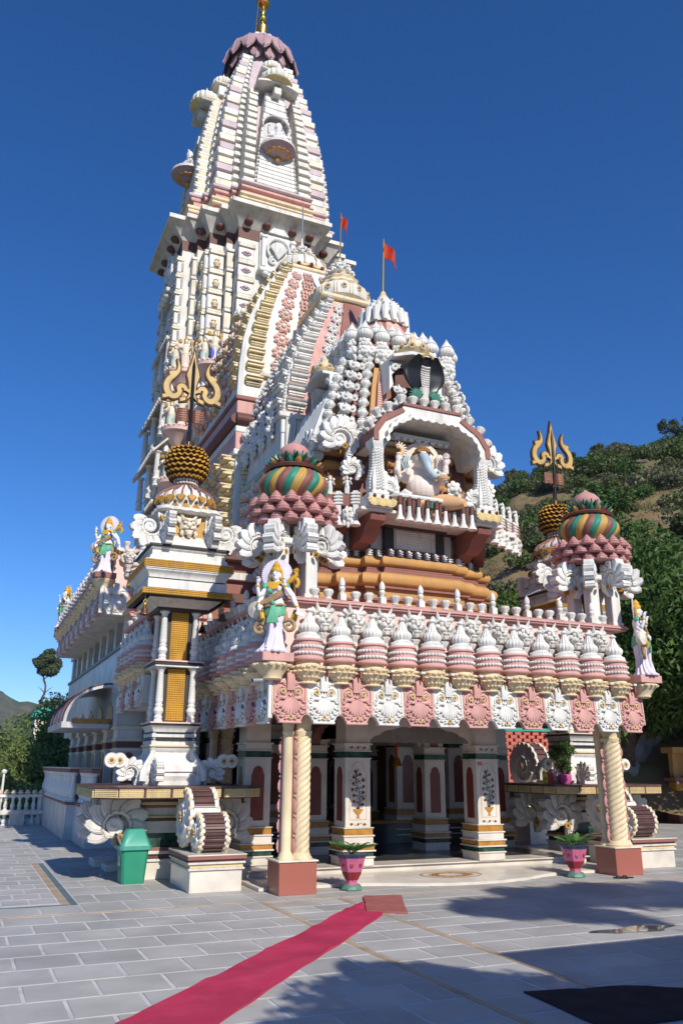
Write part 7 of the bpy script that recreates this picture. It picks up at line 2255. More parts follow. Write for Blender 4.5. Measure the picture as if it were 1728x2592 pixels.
    b = MB(); b.lathe([(.075, 1.135), (.082, 1.16), (.075, 1.19), (.055, 1.215), (.06, 1.225), (.04, 1.265), (.02, 1.295), (0, 1.31)], 24, lobe=(8, .08))
    for sx in (-1, 1): b.tube([(sx * .07, .0, 1.16), (sx * .082, .005, 1.08), (sx * .085, .0, 1.02)], [.02, .02, .012], 7)
    b.lathe([(.07, -.008), (.105, 0), (.06, .014)], 24, M=TR((0, -.062, .955), (.85, 0, 0)))
    for p, d in (((-.235, -.105, .925), .03), ((.155, -.13, .91), .03), ((.315, -.055, .63), .032), ((-.205, -.13, .675), .03)):
        b.lathe([(d, -.014), (d + .004, 0), (d, .014)], 14, c=p)
    b.sph((-.03, -.088, 1.06), .006); 
    for sx in (-1, 1): b.sph((sx * .07, -.01, 1.05), (.014, .014, .02), 8, 6)
    out['crown'] = b.mesh('crown_and_jewels', ['statuegold'], 50)
    b = MB()
    b.lathe([(.20, 0), (.22, .008), (.20, .016)], 48, M=TR((0, .06, 1.12), (PI / 2, 0, 0)))
    for i in range(44):
        a = 2 * PI * i / 44
        b.tube([(.13 * math.cos(a), .052, 1.12 + .13 * math.sin(a)), (.222 * math.cos(a), .05, 1.12 + .222 * math.sin(a))], [.006, .011], 5)
    b.lathe([(.12, 0), (.125, .006), (.115, .012)], 36, M=TR((0, .06, 1.12), (PI / 2, 0, 0)))
    out['halo'] = b.mesh('halo', ['statuelilac'], 50)
    b = MB(); b.box(-.06, .06, -.012, .0, -.035, .035, b=.003, M=TR((.37, -.10, .52), (-.5, .5, .4)))
    out['book'] = b.mesh('palm_leaf_book', ['statuelilac'])
    b = MB()
    for sx in (-1, 1):
        b.sph((sx * .027, -.0865, 1.11), (.008, .003, .005), 6, 5)
        b.tube([(sx * .012, -.084, 1.128), (sx * .03, -.083, 1.134), (sx * .048, -.072, 1.126)], [.002, .0035, .002], 5)
    out['eyes'] = b.mesh('painted_eyes', ['charcoal'])
    b = MB()
    for sx in (-1, 1): b.sph((sx * .15, -.0, .93), (.052, .055, .06), 10, 8)
    b.sph((-.06, -.075, .86), (.055, .04, .05), 8, 6)
    out['blouse'] = b.mesh('blouse', ['statuegreen'])
    return out
GOD = goddess_meshes()
def goddess(label, loc, rz, s_=1.0):
    g = root('goddess_statue', label, 'statue', loc, rz, group='four-armed statues on roof corners')
    for nm, me in (('statue_body', 'body'), ('skirt', 'skirt'), ('hip_wrap', 'wrap'), ('front_sash', 'sash'), ('shawl', 'shawl'), ('scarf_end', 'scarf'), ('scarf_end', 'scarf2'), ('hair_locks', 'hair'), ('instrument', 'veena'), ('gourd_drum', 'drum'), ('crown_and_jewels', 'crown'), ('halo', 'halo'), ('palm_leaf_book', 'book'), ('painted_eyes', 'eyes'), ('blouse', 'blouse')):
        o = add(g, nm, GOD[me], sc_=s_, local=True)
        if me == 'body': fuse(o, .009, 1)
    return g
goddess('four-armed crowned statue with lilac halo at the left front corner of the porch roof', (3.98, 11.40, 3.27), -.55, 1.06)
goddess('four-armed statue seen from the side at the right front corner of the porch roof', (10.92, 11.40, 3.27), .78, 1.06)
goddess('four-armed statue on the brown slab at the near corner of the left wing roof', (2.52, 19.25, 5.93), -.6, 1.06)
goddess('small distant statue with gold halo at the far end of the left wing roof', (2.52, 27.9, 5.93), -1.3, 1.06)

# seated elephant-headed statue on the balcony
g = root('elephant_headed_statue', 'large seated elephant-headed statue with round white belly on the balcony', 'statue', (7.36, 12.92, 6.24), -.38)
S = 1.0
g.scale = (1.08, 1.08, 1.08)
b = MB()
b.sph((0.02, -.05, .46), (.30, .27, .28), 18, 14)                 # belly
b.sph((0, .03, .72), (.24, .18, .18), 16, 12)                     # chest
b.sph((0.03, -.06, 1.0), (.19, .18, .185), 16, 12)                 # head
b.sph((-.03, -.10, 1.06), (.10, .09, .08), 10, 8); b.sph((.10, -.10, 1.06), (.09, .09, .08), 10, 8)
b.tube([(-.22, .0, .78), (-.40, -.06, .64), (-.43, -.12, .78), (-.42, -.14, .92)], [.10, .085, .07, .05], 10)
hand(b, (-.42, -.14, .92), (0.05, -.1, 1), (0, 1, .1), 2.0, .75)
b.tube([(-.20, -.05, .76), (-.30, -.18, .58), (-.26, -.27, .66), (-.235, -.28, .73)], [.09, .08, .06, .048], 10)
hand(b, (-.235, -.28, .73), (0.05, -.1, 1), (0, 1, .1), 1.9, .15)
b.tube([(.22, .0, .78), (.36, -.06, .66), (.42, -.14, .74), (.42, -.16, .84)], [.10, .085, .06, .05], 10)
hand(b, (.42, -.16, .84), (0, -.1, 1), (0, 1, .1), 2.0, .8)
b.tube([(.20, -.05, .74), (.34, -.18, .56), (.33, -.28, .48)], [.09, .08, .055], 10)
hand(b, (.33, -.28, .48), (0.1, -1, .2), (0, -.2, 1), 2.0, .3)
body = add(g, 'statue_body', b.mesh('statue_body', ['skin'], 180), local=True); fuse(body, .014, 2)
b = MB()
b.tube([(.03, -.18, 1.0), (.05, -.29, .90), (.07, -.345, .78), (.11, -.365, .66), (.18, -.37, .575), (.26, -.36, .58), (.285, -.355, .645), (.235, -.36, .68)], [.10, .092, .08, .072, .062, .052, .044, .034], 12)
for k in range(9):
    t = k / 9
    b.lathe([(.092 - .03 * t, -.006), (.10 - .03 * t, 0), (.092 - .03 * t, .006)], 12, M=TR((.035 + .07 * t, -.22 - .15 * t, .96 - .30 * t), (.75, .2, 0)))
add(g, 'trunk', b.mesh('trunk', ['bluegrey'], 60), local=True)
for sx, c in ((-1, (-.21, .0, .96)), (1, (.27, .02, .96))):
    b = MB(); pts = [(0, .12), (.09, .16), (.17, .10), (.18, -.02), (.12, -.14), (.04, -.18), (0, -.10)]
    b.ext([(sx * x, z) for x, z in pts], -.03, .03, b=.012)
    for k in range(3): b.tube([(sx * (.03 + .04 * k), -.035, .10), (sx * (.05 + .04 * k), -.045, 0), (sx * (.02 + .03 * k), -.035, -.12)], .012, 5)
    add(g, 'ear', b.mesh('ear', ['bluegrey' if sx < 0 else 'skin'], 50), c, (0, 0, sx * -.35), local=True)
b = MB(); b.tube([(-.20, -.02, .20), (-.42, -.22, .17), (-.22, -.34, .12), (.0, -.36, .10)], [.17, .15, .10, .07], 12)
b.tube([(.20, -.02, .20), (.45, -.20, .16), (.62, -.28, .13), (.70, -.34, .12)], [.17, .15, .10, .07], 12); b.sph((.0, .05, .20), (.34, .24, .20), 14, 10)
add(g, 'dhoti', b.mesh('dhoti', ['peach'], 60), local=True)
b = MB()
for k in range(5): b.tube([(-.06 + .04 * k, -.28, .20), (-.08 + .05 * k, -.34, .10), (-.08 + .05 * k, -.36, .0)], [.03, .035, .03], 7)
add(g, 'green_pleats', b.mesh('green_pleats', ['tealdark'], 60), local=True)
b = MB(); b.lathe([(.17, 1.06), (.18, 1.11), (.14, 1.15), (.15, 1.18), (.07, 1.25), (.0, 1.29)], 24, c=(.03, -.03, 0), lobe=(6, .10)); b.tube([(-.14, -.08, 1.08), (-.05, -.20, 1.10), (.03, -.16, 1.16), (.11, -.20, 1.10), (.20, -.08, 1.08)], [.03, .045, .03, .045, .03], 8)
add(g, 'crown', b.mesh('crown', ['crownbrown'], 60), local=True)
b = MB(); b.lathe([(.33, 0), (.36, .02), (.34, .05)], 48, M=TR((0.0, .12, 1.03), (PI / 2, 0, 0))); b.lathe([(.28, .04), (.30, .06), (.28, .08)], 40, M=TR((0, .12, 1.03), (PI / 2, 0, 0)))
add(g, 'halo', b.mesh('halo', ['creampale'], 50), local=True)
b = MB()
for sx in (-1, 1): b.sph((.03 + sx * .085, -.225, 1.03), (.028, .014, .02), 8, 6); b.tube([(.03 + sx * .045, -.228, 1.07), (.03 + sx * .09, -.23, 1.082), (.03 + sx * .13, -.20, 1.065)], .008, 5)
add(g, 'painted_eyes', b.mesh('painted_eyes', ['charcoal']), local=True)
b = MB(); b.tube(spiral(-.42, 1.14, .10, .05, -70, 110, 14, -.14), [.045 - .02 * i / 14 for i in range(15)], 8)
for i in range(8): a = R(-40 + 20 * i); b.tube([(-.42 + .09 * math.cos(a), -.14, 1.14 + .09 * math.sin(a)), (-.42 + .17 * math.cos(a), -.14, 1.14 + .17 * math.sin(a))], [.02, .012], 6, 1)
add(g, 'axe', b.mesh('axe', ['peach', 'skin'], 60), local=True)
b = MB(); b.lathe([(.03, .95), (.07, 1.0), (.06, 1.06), (.0, 1.10)], 18, c=(.43, -.17, 0), lobe=(6, .2)); add(g, 'lotus', b.mesh('lotus', ['lilac']), local=True)
b = MB(); b.lathe([(.05, .50), (.11, .52), (.12, .56), (.06, .60)], 20, c=(.33, -.36, 0)); b.sph((.33, -.36, .60), (.08, .08, .05), 10, 6, 1); add(g, 'sweet_bowl', b.mesh('sweet_bowl', ['peach', 'creampale']), local=True)
b = MB(); b.tube([(-.42, -.10, .15), (-.44, -.12, .45), (-.46, -.10, .70)], [.05, .04, .02], 8); b.tube([(-.40, -.30, .22), (-.32, -.34, .28), (-.22, -.34, .24)], [.06, .08, .05], 8); add(g, 'white_cloth', b.mesh('white_cloth', ['white'], 60), local=True)
add(g, 'seat_block', MB().box(-.40, -.06, -.42, -.20, 0, .10, b=.01).mesh('seat_block', ['seafoam']), local=True)
# mouse with a dish of sweets beside it
mo = root('mouse_statue', 'small grey mouse statue with a dish of sweets at the right balcony end', 'statue', (8.12, 12.86, 6.14))
b = MB(); b.sph((0, 0, .14), (.12, .14, .14), 12, 10); b.sph((-.04, -.12, .26), (.08, .10, .08), 12, 9); b.tube([(-.06, -.20, .25), (-.09, -.25, .23)], [.04, .015], 8)
for sx in (-1, 1): b.tube([(sx * .07, -.10, .16), (sx * .10, -.17, .12), (sx * .05, -.20, .13)], [.03, .025, .02], 7); b.sph((sx * .09, -.10, .04), (.05, .08, .04), 8, 6)
o = add(mo, 'mouse_body', b.mesh('mouse_body', ['bluegrey'], 180), local=True); fuse(o, .012, 1)
b = MB(); b.lathe([(.085, -.012), (.09, 0), (.07, .012)], 20, M=TR((.08, -.06, .36), (PI / 2, 0, .2))); b.lathe([(.06, -.012), (.065, 0), (.05, .012)], 20, M=TR((-.10, -.04, .34), (PI / 2, 0, -.2)))
add(mo, 'ears', b.mesh('ears', ['offwhite']), local=True)
b = MB(); b.lathe([(.08, 0), (.13, .05), (.15, .09), (.10, .13), (.0, .16)], 24, c=(-.30, -.10, 0)); add(mo, 'dish', b.mesh('dish', ['latticecream']), local=True)
# black cobra hood
cb = root('cobra_statue', 'black hooded cobra with pale striped throat and green leaves above the arch', 'statue', (AX, SC - 1.66, 8.44))
b = MB(); rings = []
for k in range(13):
    t = k / 12
    z = .35 + .68 * t
    hw = .10 + .36 * math.sin(PI * (0.10 + .82 * t)) ** .8; dp = .08 + .10 * math.sin(PI * t)
    fw = -.30 * max(0, t - .55) ** 1.3 * 1.6
    rings.append([(hw * math.cos(2 * PI * i / 32), fw + dp * math.sin(2 * PI * i / 32) * (1 if math.sin(2 * PI * i / 32) > 0 else .55) + .10 * (math.cos(2 * PI * i / 32)) ** 2 * -1, z) for i in range(32)])
b.loft(rings)
add(cb, 'hood', b.mesh('hood', ['blackpaint'], 80), local=True)
b = MB()
for k in range(10):
    t = .05 + .72 * k / 10; z = .35 + .68 * t; fw = -.30 * max(0, t - .55) ** 1.3 * 1.6
    hw = .07 + .03 * math.sin(PI * t)
    b.tube([(-hw, fw - .115, z), (0, fw - .13, z - .025), (hw, fw - .115, z)], .026, 6)
b.tube([(0, -.0, -.02), (0, -.04, .2), (0, -.06, .4)], [.13, .11, .11], 14)
add(cb, 'throat', b.mesh('throat', ['oldwhite'], 60), local=True)
b = MB()
for sx in (-1, 1): b.sph((sx * .10, -.26, .99), (.035, .03, .03), 8, 6)
b.tube([(-.30, -.12, .95), (-.15, -.22, 1.03), (0, -.27, 1.05), (.15, -.22, 1.03), (.30, -.12, .95)], .02, 6)
add(cb, 'brow', b.mesh('brow', ['ochre']), local=True)
for sx in (-1, 1):
    b = MB()
    for k in range(9):
        a = R(-20 + 22 * k) if sx > 0 else R(200 - 22 * k)
        b.tube([(sx * .20, -.10, .08), (sx * .20 + .10 * math.cos(a), -.15, .18 + .12 * math.sin(a)), (sx * .20 + .17 * math.cos(a), -.13, .18 + .18 * math.sin(a))], [.012, .03, .008], 6)
    add(cb, 'leaf_spray', b.mesh('leaf_spray', ['tealdark'], 60), local=True)
b = MB(); b.box(-.30, .30, -.16, .1, -.02, .06, b=.01); add(cb, 'base', b.mesh('base', ['tealdark']), local=True)
for sx in (-1, 1):
    for k in range(2): add(cb, 'bud', ME_CURL, (sx * (.44 + .03 * k), .10, .0 + .26 * k), (0, 0, 0), .75, local=True)

# ------------------------------------------------------------------ courtyard things
bn = root('dustbin', 'green plastic dustbin with hooded lid left of the wheel pedestal', 'dustbin', (2.60, 13.72, 0), .04)
b = MB()
def rr_(hx, hy, z, c=.04): return [(-hx + c, -hy, z), (hx - c, -hy, z), (hx, -hy + c, z), (hx, hy - c, z), (hx - c, hy, z), (-hx + c, hy, z), (-hx, hy - c, z), (-hx, -hy + c, z)]
b.loft([rr_(.165, .165, 0.0, .03), rr_(.17, .17, .02, .03), rr_(.205, .205, .50, .035), rr_(.205, .205, .505, .035)])
add(bn, 'bin_body', b.mesh('bin_body', ['binplastic']), local=True)
b = MB(); b.loft([rr_(.235, .235, .475), rr_(.24, .24, .48), rr_(.245, .245, .53), rr_(.225, .225, .535), rr_(.13, .16, .755, .03), rr_(.115, .145, .77, .03)])
add(bn, 'bin_lid', b.mesh('bin_lid', ['binlid']), local=True)
b = MB(); b.ext([(-.14, .0), (.14, 0), (.10, .14), (.0, .17), (-.10, .14)], -.005, .02)
add(bn, 'lid_opening', b.mesh('lid_opening', ['blackpaint']), M=WM[bn] @ TR((-.213, 0, .555), (.41, 0, -PI / 2)) @ TR((0, -.012, 0), (0, 0, 0)))
add(bn, 'bin_label', MB().box(-.06, .06, -.003, .003, 0, .16).mesh('bin_label', ['seafoam']), M=WM[bn] @ TR((-.203, 0, .25), (-.07, 0, -PI / 2)))

def flower_pot(label, loc, seed, s_=1.0):
    p = root('flower_pot', label, 'flower pot', loc, group='pink pots by the porch steps')
    b = MB(); b.lathe([(.13, 0), (.14, .015), (.13, .05), (.105, .07)], 8); add(p, 'pot_base', b.mesh('pot_base', ['potgreen']), sc_=s_, local=True)
    b = MB(); b.lathe([(.085, .065), (.075, .10), (.085, .125)], 8); add(p, 'pot_stem', b.mesh('pot_stem', ['potpink']), sc_=s_, local=True)
    b = MB(); b.lathe([(.09, .125), (.10, .15), (.125, .19), (.135, .22)], 8, m=1); b.lathe([(.135, .22), (.165, .32), (.182, .38)], 8, m=0); b.lathe([(.182, .38), (.20, .41), (.215, .425), (.20, .43), (.17, .425)], 8, m=2)
    add(p, 'pot_bowl', b.mesh('pot_bowl', ['potpink', 'potred', 'potblue'], 30), sc_=s_, local=True)
    for i in range(8):
        a = 2 * PI * (i + .5) / 8
        b = MB(); b.lathe([(.028, 0), (.026, .003)], 12, M=TR((.149 * math.cos(a), .149 * math.sin(a), .315), (PI / 2 - .25, 0, a + PI / 2)) @ Matrix.Diagonal((1, 1.35, 1, 1)))
        add(p, 'painted_dot', b.mesh('painted_dot', ['potred']), sc_=s_, local=True)
    b = MB(); b.lathe([(.19, .405), (.0, .415)], 16); add(p, 'soil', b.mesh('soil', ['soil']), sc_=s_, local=True)
    rr = random.Random(seed)
    b = MB()
    for i in range(11):
        a = 2 * PI * i / 11 + rr.uniform(-.2, .2); L = rr.uniform(.22, .34); el = rr.uniform(.5, 1.1)
        Mx = TR((0, 0, .41), (0, 0, a))
        pts = []
        for k in range(8):
            t = k / 7; pts.append((L * t * math.cos(el * (1 - .5 * t)), 0, L * t * math.sin(el * (1 - .55 * t))))
        b.tube(pts, [.006] * 7 + [.002], 4, 0, Mx)
        for k in range(2, 8):
            for q in range(2):
                t = (k + q * .5) / 8; x = L * t * math.cos(el * (1 - .5 * t)); z = L * t * math.sin(el * (1 - .55 * t)); w_ = .085 * math.sin(PI * (.15 + .8 * t))
                for sy in (-1, 1):
                    b.raw([(x, 0, z), (x + .035, sy * w_ * .6, z + .03), (x + .05, sy * w_, z + .02), (x + .02, sy * w_ * .5, z + .015)], [(0, 1, 2, 3)], 0, Mx)
    add(p, 'cycad_leaves', b.mesh('cycad_leaves', ['cycad'], 180), sc_=s_, local=True)
flower_pot('pink flower pot with a small cycad between the left twisted column and the red carpet', (5.40, 11.78, 0), 3, 1.15)
flower_pot('pink flower pot with a spreading cycad beside the right twisted column', (9.42, 11.78, .0), 5, 1.15)
def sheet(name, label, cat, pts, h, mt, rough=0):
    b = MB()
    lo = [(x, y, .003) for x, y in pts]; hi = [(x, y, h) for x, y in pts]
    b.loft([lo, hi])
    return tag(add(None, name, b.mesh(name, [mt])), label, cat)
def wavy(p, q, n, a, seed):
    rr = random.Random(seed); out = []
    for i in range(n):
        t = i / n; dx, dy = q[0] - p[0], q[1] - p[1]; L = math.hypot(dx, dy)
        o_ = rr.uniform(-a, a) if i else 0
        out.append((p[0] + dx * t - dy / L * o_, p[1] + dy * t + dx / L * o_))
    return out
# carpet: a thin rumpled strip with thickness
def carpet():
    NL, NW = 110, 14; rr = random.Random(21)
    ph = [rr.uniform(0, 6) for _ in range(6)]
    Lf = [(.32, 5.5), (4.30, 9.86), (4.90, 10.56)]; Rt = [(.94, 5.2), (4.88, 9.72), (5.10, 10.70)]
    def along(P_, t):
        t *= 2 if False else 1
        k = .86
        if t < k: a, b_, q = P_[0], P_[1], t / k
        else: a, b_, q = P_[1], P_[2], (t - k) / (1 - k)
        return (a[0] + (b_[0] - a[0]) * q, a[1] + (b_[1] - a[1]) * q)
    top = []; bot = []
    for i in range(NL + 1):
        t = i / NL; l = along(Lf, t); r_ = along(Rt, t)
        el = .014 * math.sin(19 * t + ph[0]) + .008 * math.sin(53 * t + ph[1]); er = .014 * math.sin(17 * t + ph[2]) + .008 * math.sin(61 * t + ph[3])
        for j in range(NW + 1):
            q = j / NW; q2 = q + (el * (1 - q) + er * q)
            x = l[0] + (r_[0] - l[0]) * q2; y = l[1] + (r_[1] - l[1]) * q2
            ridge = .012 * max(0, math.sin(34 * t + 2.5 * q + ph[4])) ** 6 + .008 * max(0, math.sin(11 * t - 3 * q + ph[5])) ** 8
            edge = .008 * (1 if min(j, NW - j) == 0 else 0) * max(0, math.sin(23 * t + j))
            top.append((x, y, .010 + ridge + edge)); bot.append((x, y, .003))
    n_ = NW + 1; o_ = len(top); vs = top + bot; fs = []
    for i in range(NL):
        for j in range(NW):
            a = i * n_ + j; fs.append((a, a + 1, a + n_ + 1, a + n_)[::-1]); 
        for j in (0, NW):
            a = i * n_ + j; fs.append((a, a + n_, a + n_ + o_, a + o_))
    for i in (0, NL):
        for j in range(NW):
            a = i * n_ + j; fs.append((a, a + 1, a + 1 + o_, a + o_))
    b = MB(); b.raw(vs, fs)
    return tag(add(None, 'red_carpet', b.mesh('red_carpet', ['carpet'], 60)), 'long red carpet strip running diagonally across the paving', 'carpet')
carpet()
sheet('door_mat', 'small faded red mat at the end of the red carpet', 'mat', [(4.78, 9.98)] + wavy((5.19, 9.68), (5.77, 10.95), 4, .015, 6) + wavy((5.77, 10.95), (5.26, 11.09), 3, .01, 7) + wavy((5.26, 11.09), (4.78, 9.98), 4, .01, 8), .024, 'doormat')
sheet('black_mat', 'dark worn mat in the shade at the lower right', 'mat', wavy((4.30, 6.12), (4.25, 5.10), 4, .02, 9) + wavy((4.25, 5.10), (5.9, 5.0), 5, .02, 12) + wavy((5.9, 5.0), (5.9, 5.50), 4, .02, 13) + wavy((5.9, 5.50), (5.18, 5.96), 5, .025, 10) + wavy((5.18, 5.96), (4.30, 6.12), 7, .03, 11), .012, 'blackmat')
mat('water', (.10, .11, .12), .04, .1, 3, spec=.6)
pd = sheet('puddle', 'small puddle glinting on the paving at the right edge', 'puddle', [(7.05 + .55 * math.cos(R(q)) * (1 + .2 * math.sin(3 * R(q))), 7.85 + .14 * math.sin(R(q)) * (1 + .3 * math.cos(5 * R(q)))) for q in range(0, 360, 12)], .005, 'water')
# pair of sandals
for k, (x, y, a, lb) in enumerate(((9.98, 11.36, .9, 'black flip-flop sandal, the left one of the pair by the right column'), (10.12, 11.38, 1.25, 'black flip-flop sandal, the right one of the pair by the right column'))):
    s_ = root('sandal', lb, 'sandal', (x, y, 0.002), a)
    b = MB(); pts = [(.045 * math.cos(R(q)) * (1 if math.sin(R(q)) > 0 else .8), .12 * math.sin(R(q))) for q in range(0, 360, 20)]
    b.loft([[(px, py, 0) for px, py in pts], [(px, py, .018) for px, py in pts]]); add(s_, 'sole', b.mesh('sole', ['rubber']), local=True)
    b = MB(); b.tube([(-.04, -.01, .018), (-.02, .03, .04), (0, .075, .02), (.02, .03, .04), (.04, -.01, .018)], .007, 6); add(s_, 'strap', b.mesh('strap', ['rubber']), local=True)
# ------------------------------------------------------------------ terrain and vegetation
def np_mesh(name, V, F, mats, smooth=False):
    me = bpy.data.meshes.new(name)
    nv, nf, k = len(V), len(F), F.shape[1]
    me.vertices.add(nv); me.vertices.foreach_set('co', np.asarray(V, dtype=np.float32).ravel())
    me.loops.add(nf * k); me.loops.foreach_set('vertex_index', np.asarray(F, dtype=np.int32).ravel())
    me.polygons.add(nf); me.polygons.foreach_set('loop_start', np.arange(0, nf * k, k, dtype=np.int32)); me.polygons.foreach_set('loop_total', np.full(nf, k, dtype=np.int32))
    for q in mats: me.materials.append(MATS[q])
    if smooth: me.polygons.foreach_set('use_smooth', np.ones(nf, dtype=bool))
    me.update(calc_edges=True)
    return me
def leaves(blobs, n, size, seed, aspect=.45, droop=.3, mats=('leaf',), shell=.55, name='crown'):
    """leaf-sized faces spread through ellipsoid clumps (cx, cy, cz, rx, ry, rz)"""
    g_ = np.random.default_rng(seed)
    B = np.array(blobs, dtype=float)
    vol = (B[:, 3] * B[:, 4] * B[:, 5]) ** (2 / 3)
    idx = g_.choice(len(B), n, p=vol / vol.sum())
    d = g_.normal(size=(n, 3)); d /= np.linalg.norm(d, axis=1)[:, None]
    r = shell + (1 - shell) * g_.random(n) ** .6
    r = np.where(g_.random(n) < .12, r * 1.12, r)
    P_ = B[idx, :3] + d * r[:, None] * B[idx, 3:6]
    t = g_.normal(size=(n, 3)) + d * .6; t[:, 2] -= droop; t /= np.linalg.norm(t, axis=1)[:, None]
    u = np.cross(t, g_.normal(size=(n, 3)) * .6 + d); u /= np.linalg.norm(u, axis=1)[:, None] + 1e-9
    s_ = size * (.6 + .8 * g_.random(n))[:, None]
    V = np.stack([P_ - t * s_ * .5, P_ + u * s_ * aspect * .5, P_ + t * s_ * .5, P_ - u * s_ * aspect * .5], 1).reshape(-1, 3)
    F = np.arange(4 * n).reshape(-1, 4)
    return np_mesh(name, V, F, mats)
def clumps(c, R_, n, r0, seed, flat=.8):
    g_ = random.Random(seed); out = []
    for i in range(n):
        while True:
            p = [g_.uniform(-1, 1) for _ in range(3)]
            if sum(q * q for q in p) < 1: break
        k = r0 * g_.uniform(.7, 1.3)
        out.append((c[0] + p[0] * R_[0], c[1] + p[1] * R_[1], c[2] + p[2] * R_[2], k, k, k * flat))
    return out
def limbs(base, top, r, br, seed, spread, m='bark'):
    g_ = random.Random(seed); b = MB()
    bx_, by, bz = base; h = top - bz
    trunk = [(bx_ + .04 * h * math.sin(i * 1.3 + seed), by + .03 * h * math.cos(i * 1.1), bz + h * .8 * i / 6) for i in range(7)]
    b.tube(trunk, [r * (1 - .11 * i) for i in range(7)], 9)
    for k in range(br):
        i = 2 + k % 4; p = trunk[i]; a = 2 * PI * k / br + g_.random(); L = spread * g_.uniform(.6, 1.1)
        b.tube([p, (p[0] + L * .5 * math.cos(a), p[1] + L * .5 * math.sin(a), p[2] + L * .45), (p[0] + L * math.cos(a), p[1] + L * math.sin(a), p[2] + L * .75)], [r * .45, r * .28, r * .08], 6)
    return b.mesh('trunk', [m], 60)
def tree(name, label, cat, base, top, R_, cz, n, size, mt, seed, nb=26, r0=.35, trunk_r=.16, bark='bark', group=None, aspect=.45, droop=.3, branches=8):
    t = root(name, label, cat, base, group=group)
    add(t, 'trunk', limbs(base, top, trunk_r, branches, seed, max(R_[0], R_[1]) * .8, bark))
    bl = clumps((base[0], base[1], cz), R_, nb, r0 * max(R_[0], R_[2]), seed)
    add(t, 'crown', leaves(bl, n, size, seed, aspect, droop, (mt,)))
    return t
def hnoise(x, y, s_):
    return math.sin(x * 1.7 / s_ + 1.3 * math.sin(y * .9 / s_)) * .5 + math.sin(y * 2.3 / s_ + x * .8 / s_) * .3 + math.sin((x * 3.1 - y * 2.7) / s_) * .2
def polar_hill(az0, az1, na, D0, D1, nd, ridge, D_r, z0, name, mt, rough, power=1.0, back=40):
    """hillside seen from the courtyard: rises from z0 at D0 to the ridge height at D_r, then falls away behind"""
    V = []; F = []
    for i in range(na + 1):
        az = az0 + (az1 - az0) * i / na; zr = interp(az, ridge)
        for j in range(nd + 1):
            t = j / nd
            D = D0 + (D1 - D0) * t
            k = min(1, (D - D0) / (D_r - D0))
            z = z0 + (zr - z0) * k ** power
            if D > D_r: z = zr - (D - D_r) * .35
            x, y = D * math.sin(R(az)), D * math.cos(R(az))
            z += rough * hnoise(x, y, 7) * min(1, k * 3) + rough * .35 * hnoise(x, y, 2.1) + rough * .15 * hnoise(x, y, .8)
            V.append((x, y, z))
    for i in range(na):
        for j in range(nd):
            a = i * (nd + 1) + j
            F.append((a, a + 1, a + nd + 2, a + nd + 1))
    me = np_mesh(name, np.array(V), np.array(F), [mt], True)
    return me, V
def earthmat(name, c1, c2, c3, sc1, sc2):
    mm = bpy.data.materials.new(name); mm.use_nodes = True; n = mm.node_tree; b = n.nodes['Principled BSDF']; b.inputs['Roughness'].default_value = .95; b.inputs['Specular IOR Level'].default_value = .1
    geo = n.nodes.new('ShaderNodeNewGeometry')
    def nz(s_, d):
        q = n.nodes.new('ShaderNodeTexNoise'); q.inputs['Scale'].default_value = s_; q.inputs['Detail'].default_value = d; q.inputs['Roughness'].default_value = .65; n.links.new(geo.outputs['Position'], q.inputs['Vector'])
        r_ = n.nodes.new('ShaderNodeMapRange'); r_.inputs['From Min'].default_value = .42; r_.inputs['From Max'].default_value = .58; n.links.new(q.outputs['Fac'], r_.inputs['Value']); return r_.outputs[0]
    m1 = n.nodes.new('ShaderNodeMix'); m1.data_type = 'RGBA'; m1.inputs['A'].default_value = (*c1, 1); m1.inputs['B'].default_value = (*c2, 1); n.links.new(nz(sc1, 8), m1.inputs['Factor'])
    m2 = n.nodes.new('ShaderNodeMix'); m2.data_type = 'RGBA'; m2.inputs['B'].default_value = (*c3, 1); n.links.new(m1.outputs['Result'], m2.inputs['A']); n.links.new(nz(sc2, 8), m2.inputs['Factor'])
    n.links.new(m2.outputs['Result'], b.inputs['Base Color']); MATS[name] = mm
earthmat('hillearth', (.26, .19, .10), (.16, .16, .065), (.21, .13, .075), .12, .5)
earthmat('farhill', (.12, .13, .08), (.18, .15, .11), (.09, .11, .07), .02, .06)
earthmat('midhill', (.11, .15, .05), (.16, .16, .07), (.08, .12, .04), .08, .3)
RIDGE = [(5, 15), (20, 22), (28, 26.5), (32, 29.0), (34.6, 31.8), (36.1, 33.6), (37.5, 34.4), (39.7, 35.3), (41.4, 35.8), (43.6, 36.8), (45.2, 37.2), (48, 38.2), (55, 40), (70, 42), (95, 40), (120, 30)]
me, HV = polar_hill(20, 110, 150, 30, 150, 80, RIDGE, 95, 0.5, 'scrub_hill', 'hillearth', .9, .9)
tag(add(None, 'scrub_hill', me), 'dry hillside with scrub rising behind the right side of the temple', 'hill', kind='structure')
me, LV = polar_hill(-40, 22, 100, 40, 190, 50, [(-40, 10), (-5, 6), (0, 5.5), (3, 7), (4.4, 13.2), (6, 12.2), (8, 15), (11, 19), (16, 22), (22, 24)], 150, -13, 'near_hill', 'midhill', 1.2, 1.3)
tag(add(None, 'wooded_hill', me), 'green wooded slope across the valley on the left', 'hill', kind='structure')
me, _ = polar_hill(-60, 60, 240, 400, 1400, 40, [(-60, 90), (-20, 95), (-3, 82), (1.8, 70), (3.2, 61), (4.2, 58), (5.4, 64), (6.3, 68), (8, 74), (20, 100), (60, 80)], 900, -14, 'far_hill', 'farhill', 6, 1.0)
tag(add(None, 'far_mountains', me), 'distant bluish mountain ridge beyond the valley on the left', 'mountains', kind='structure')
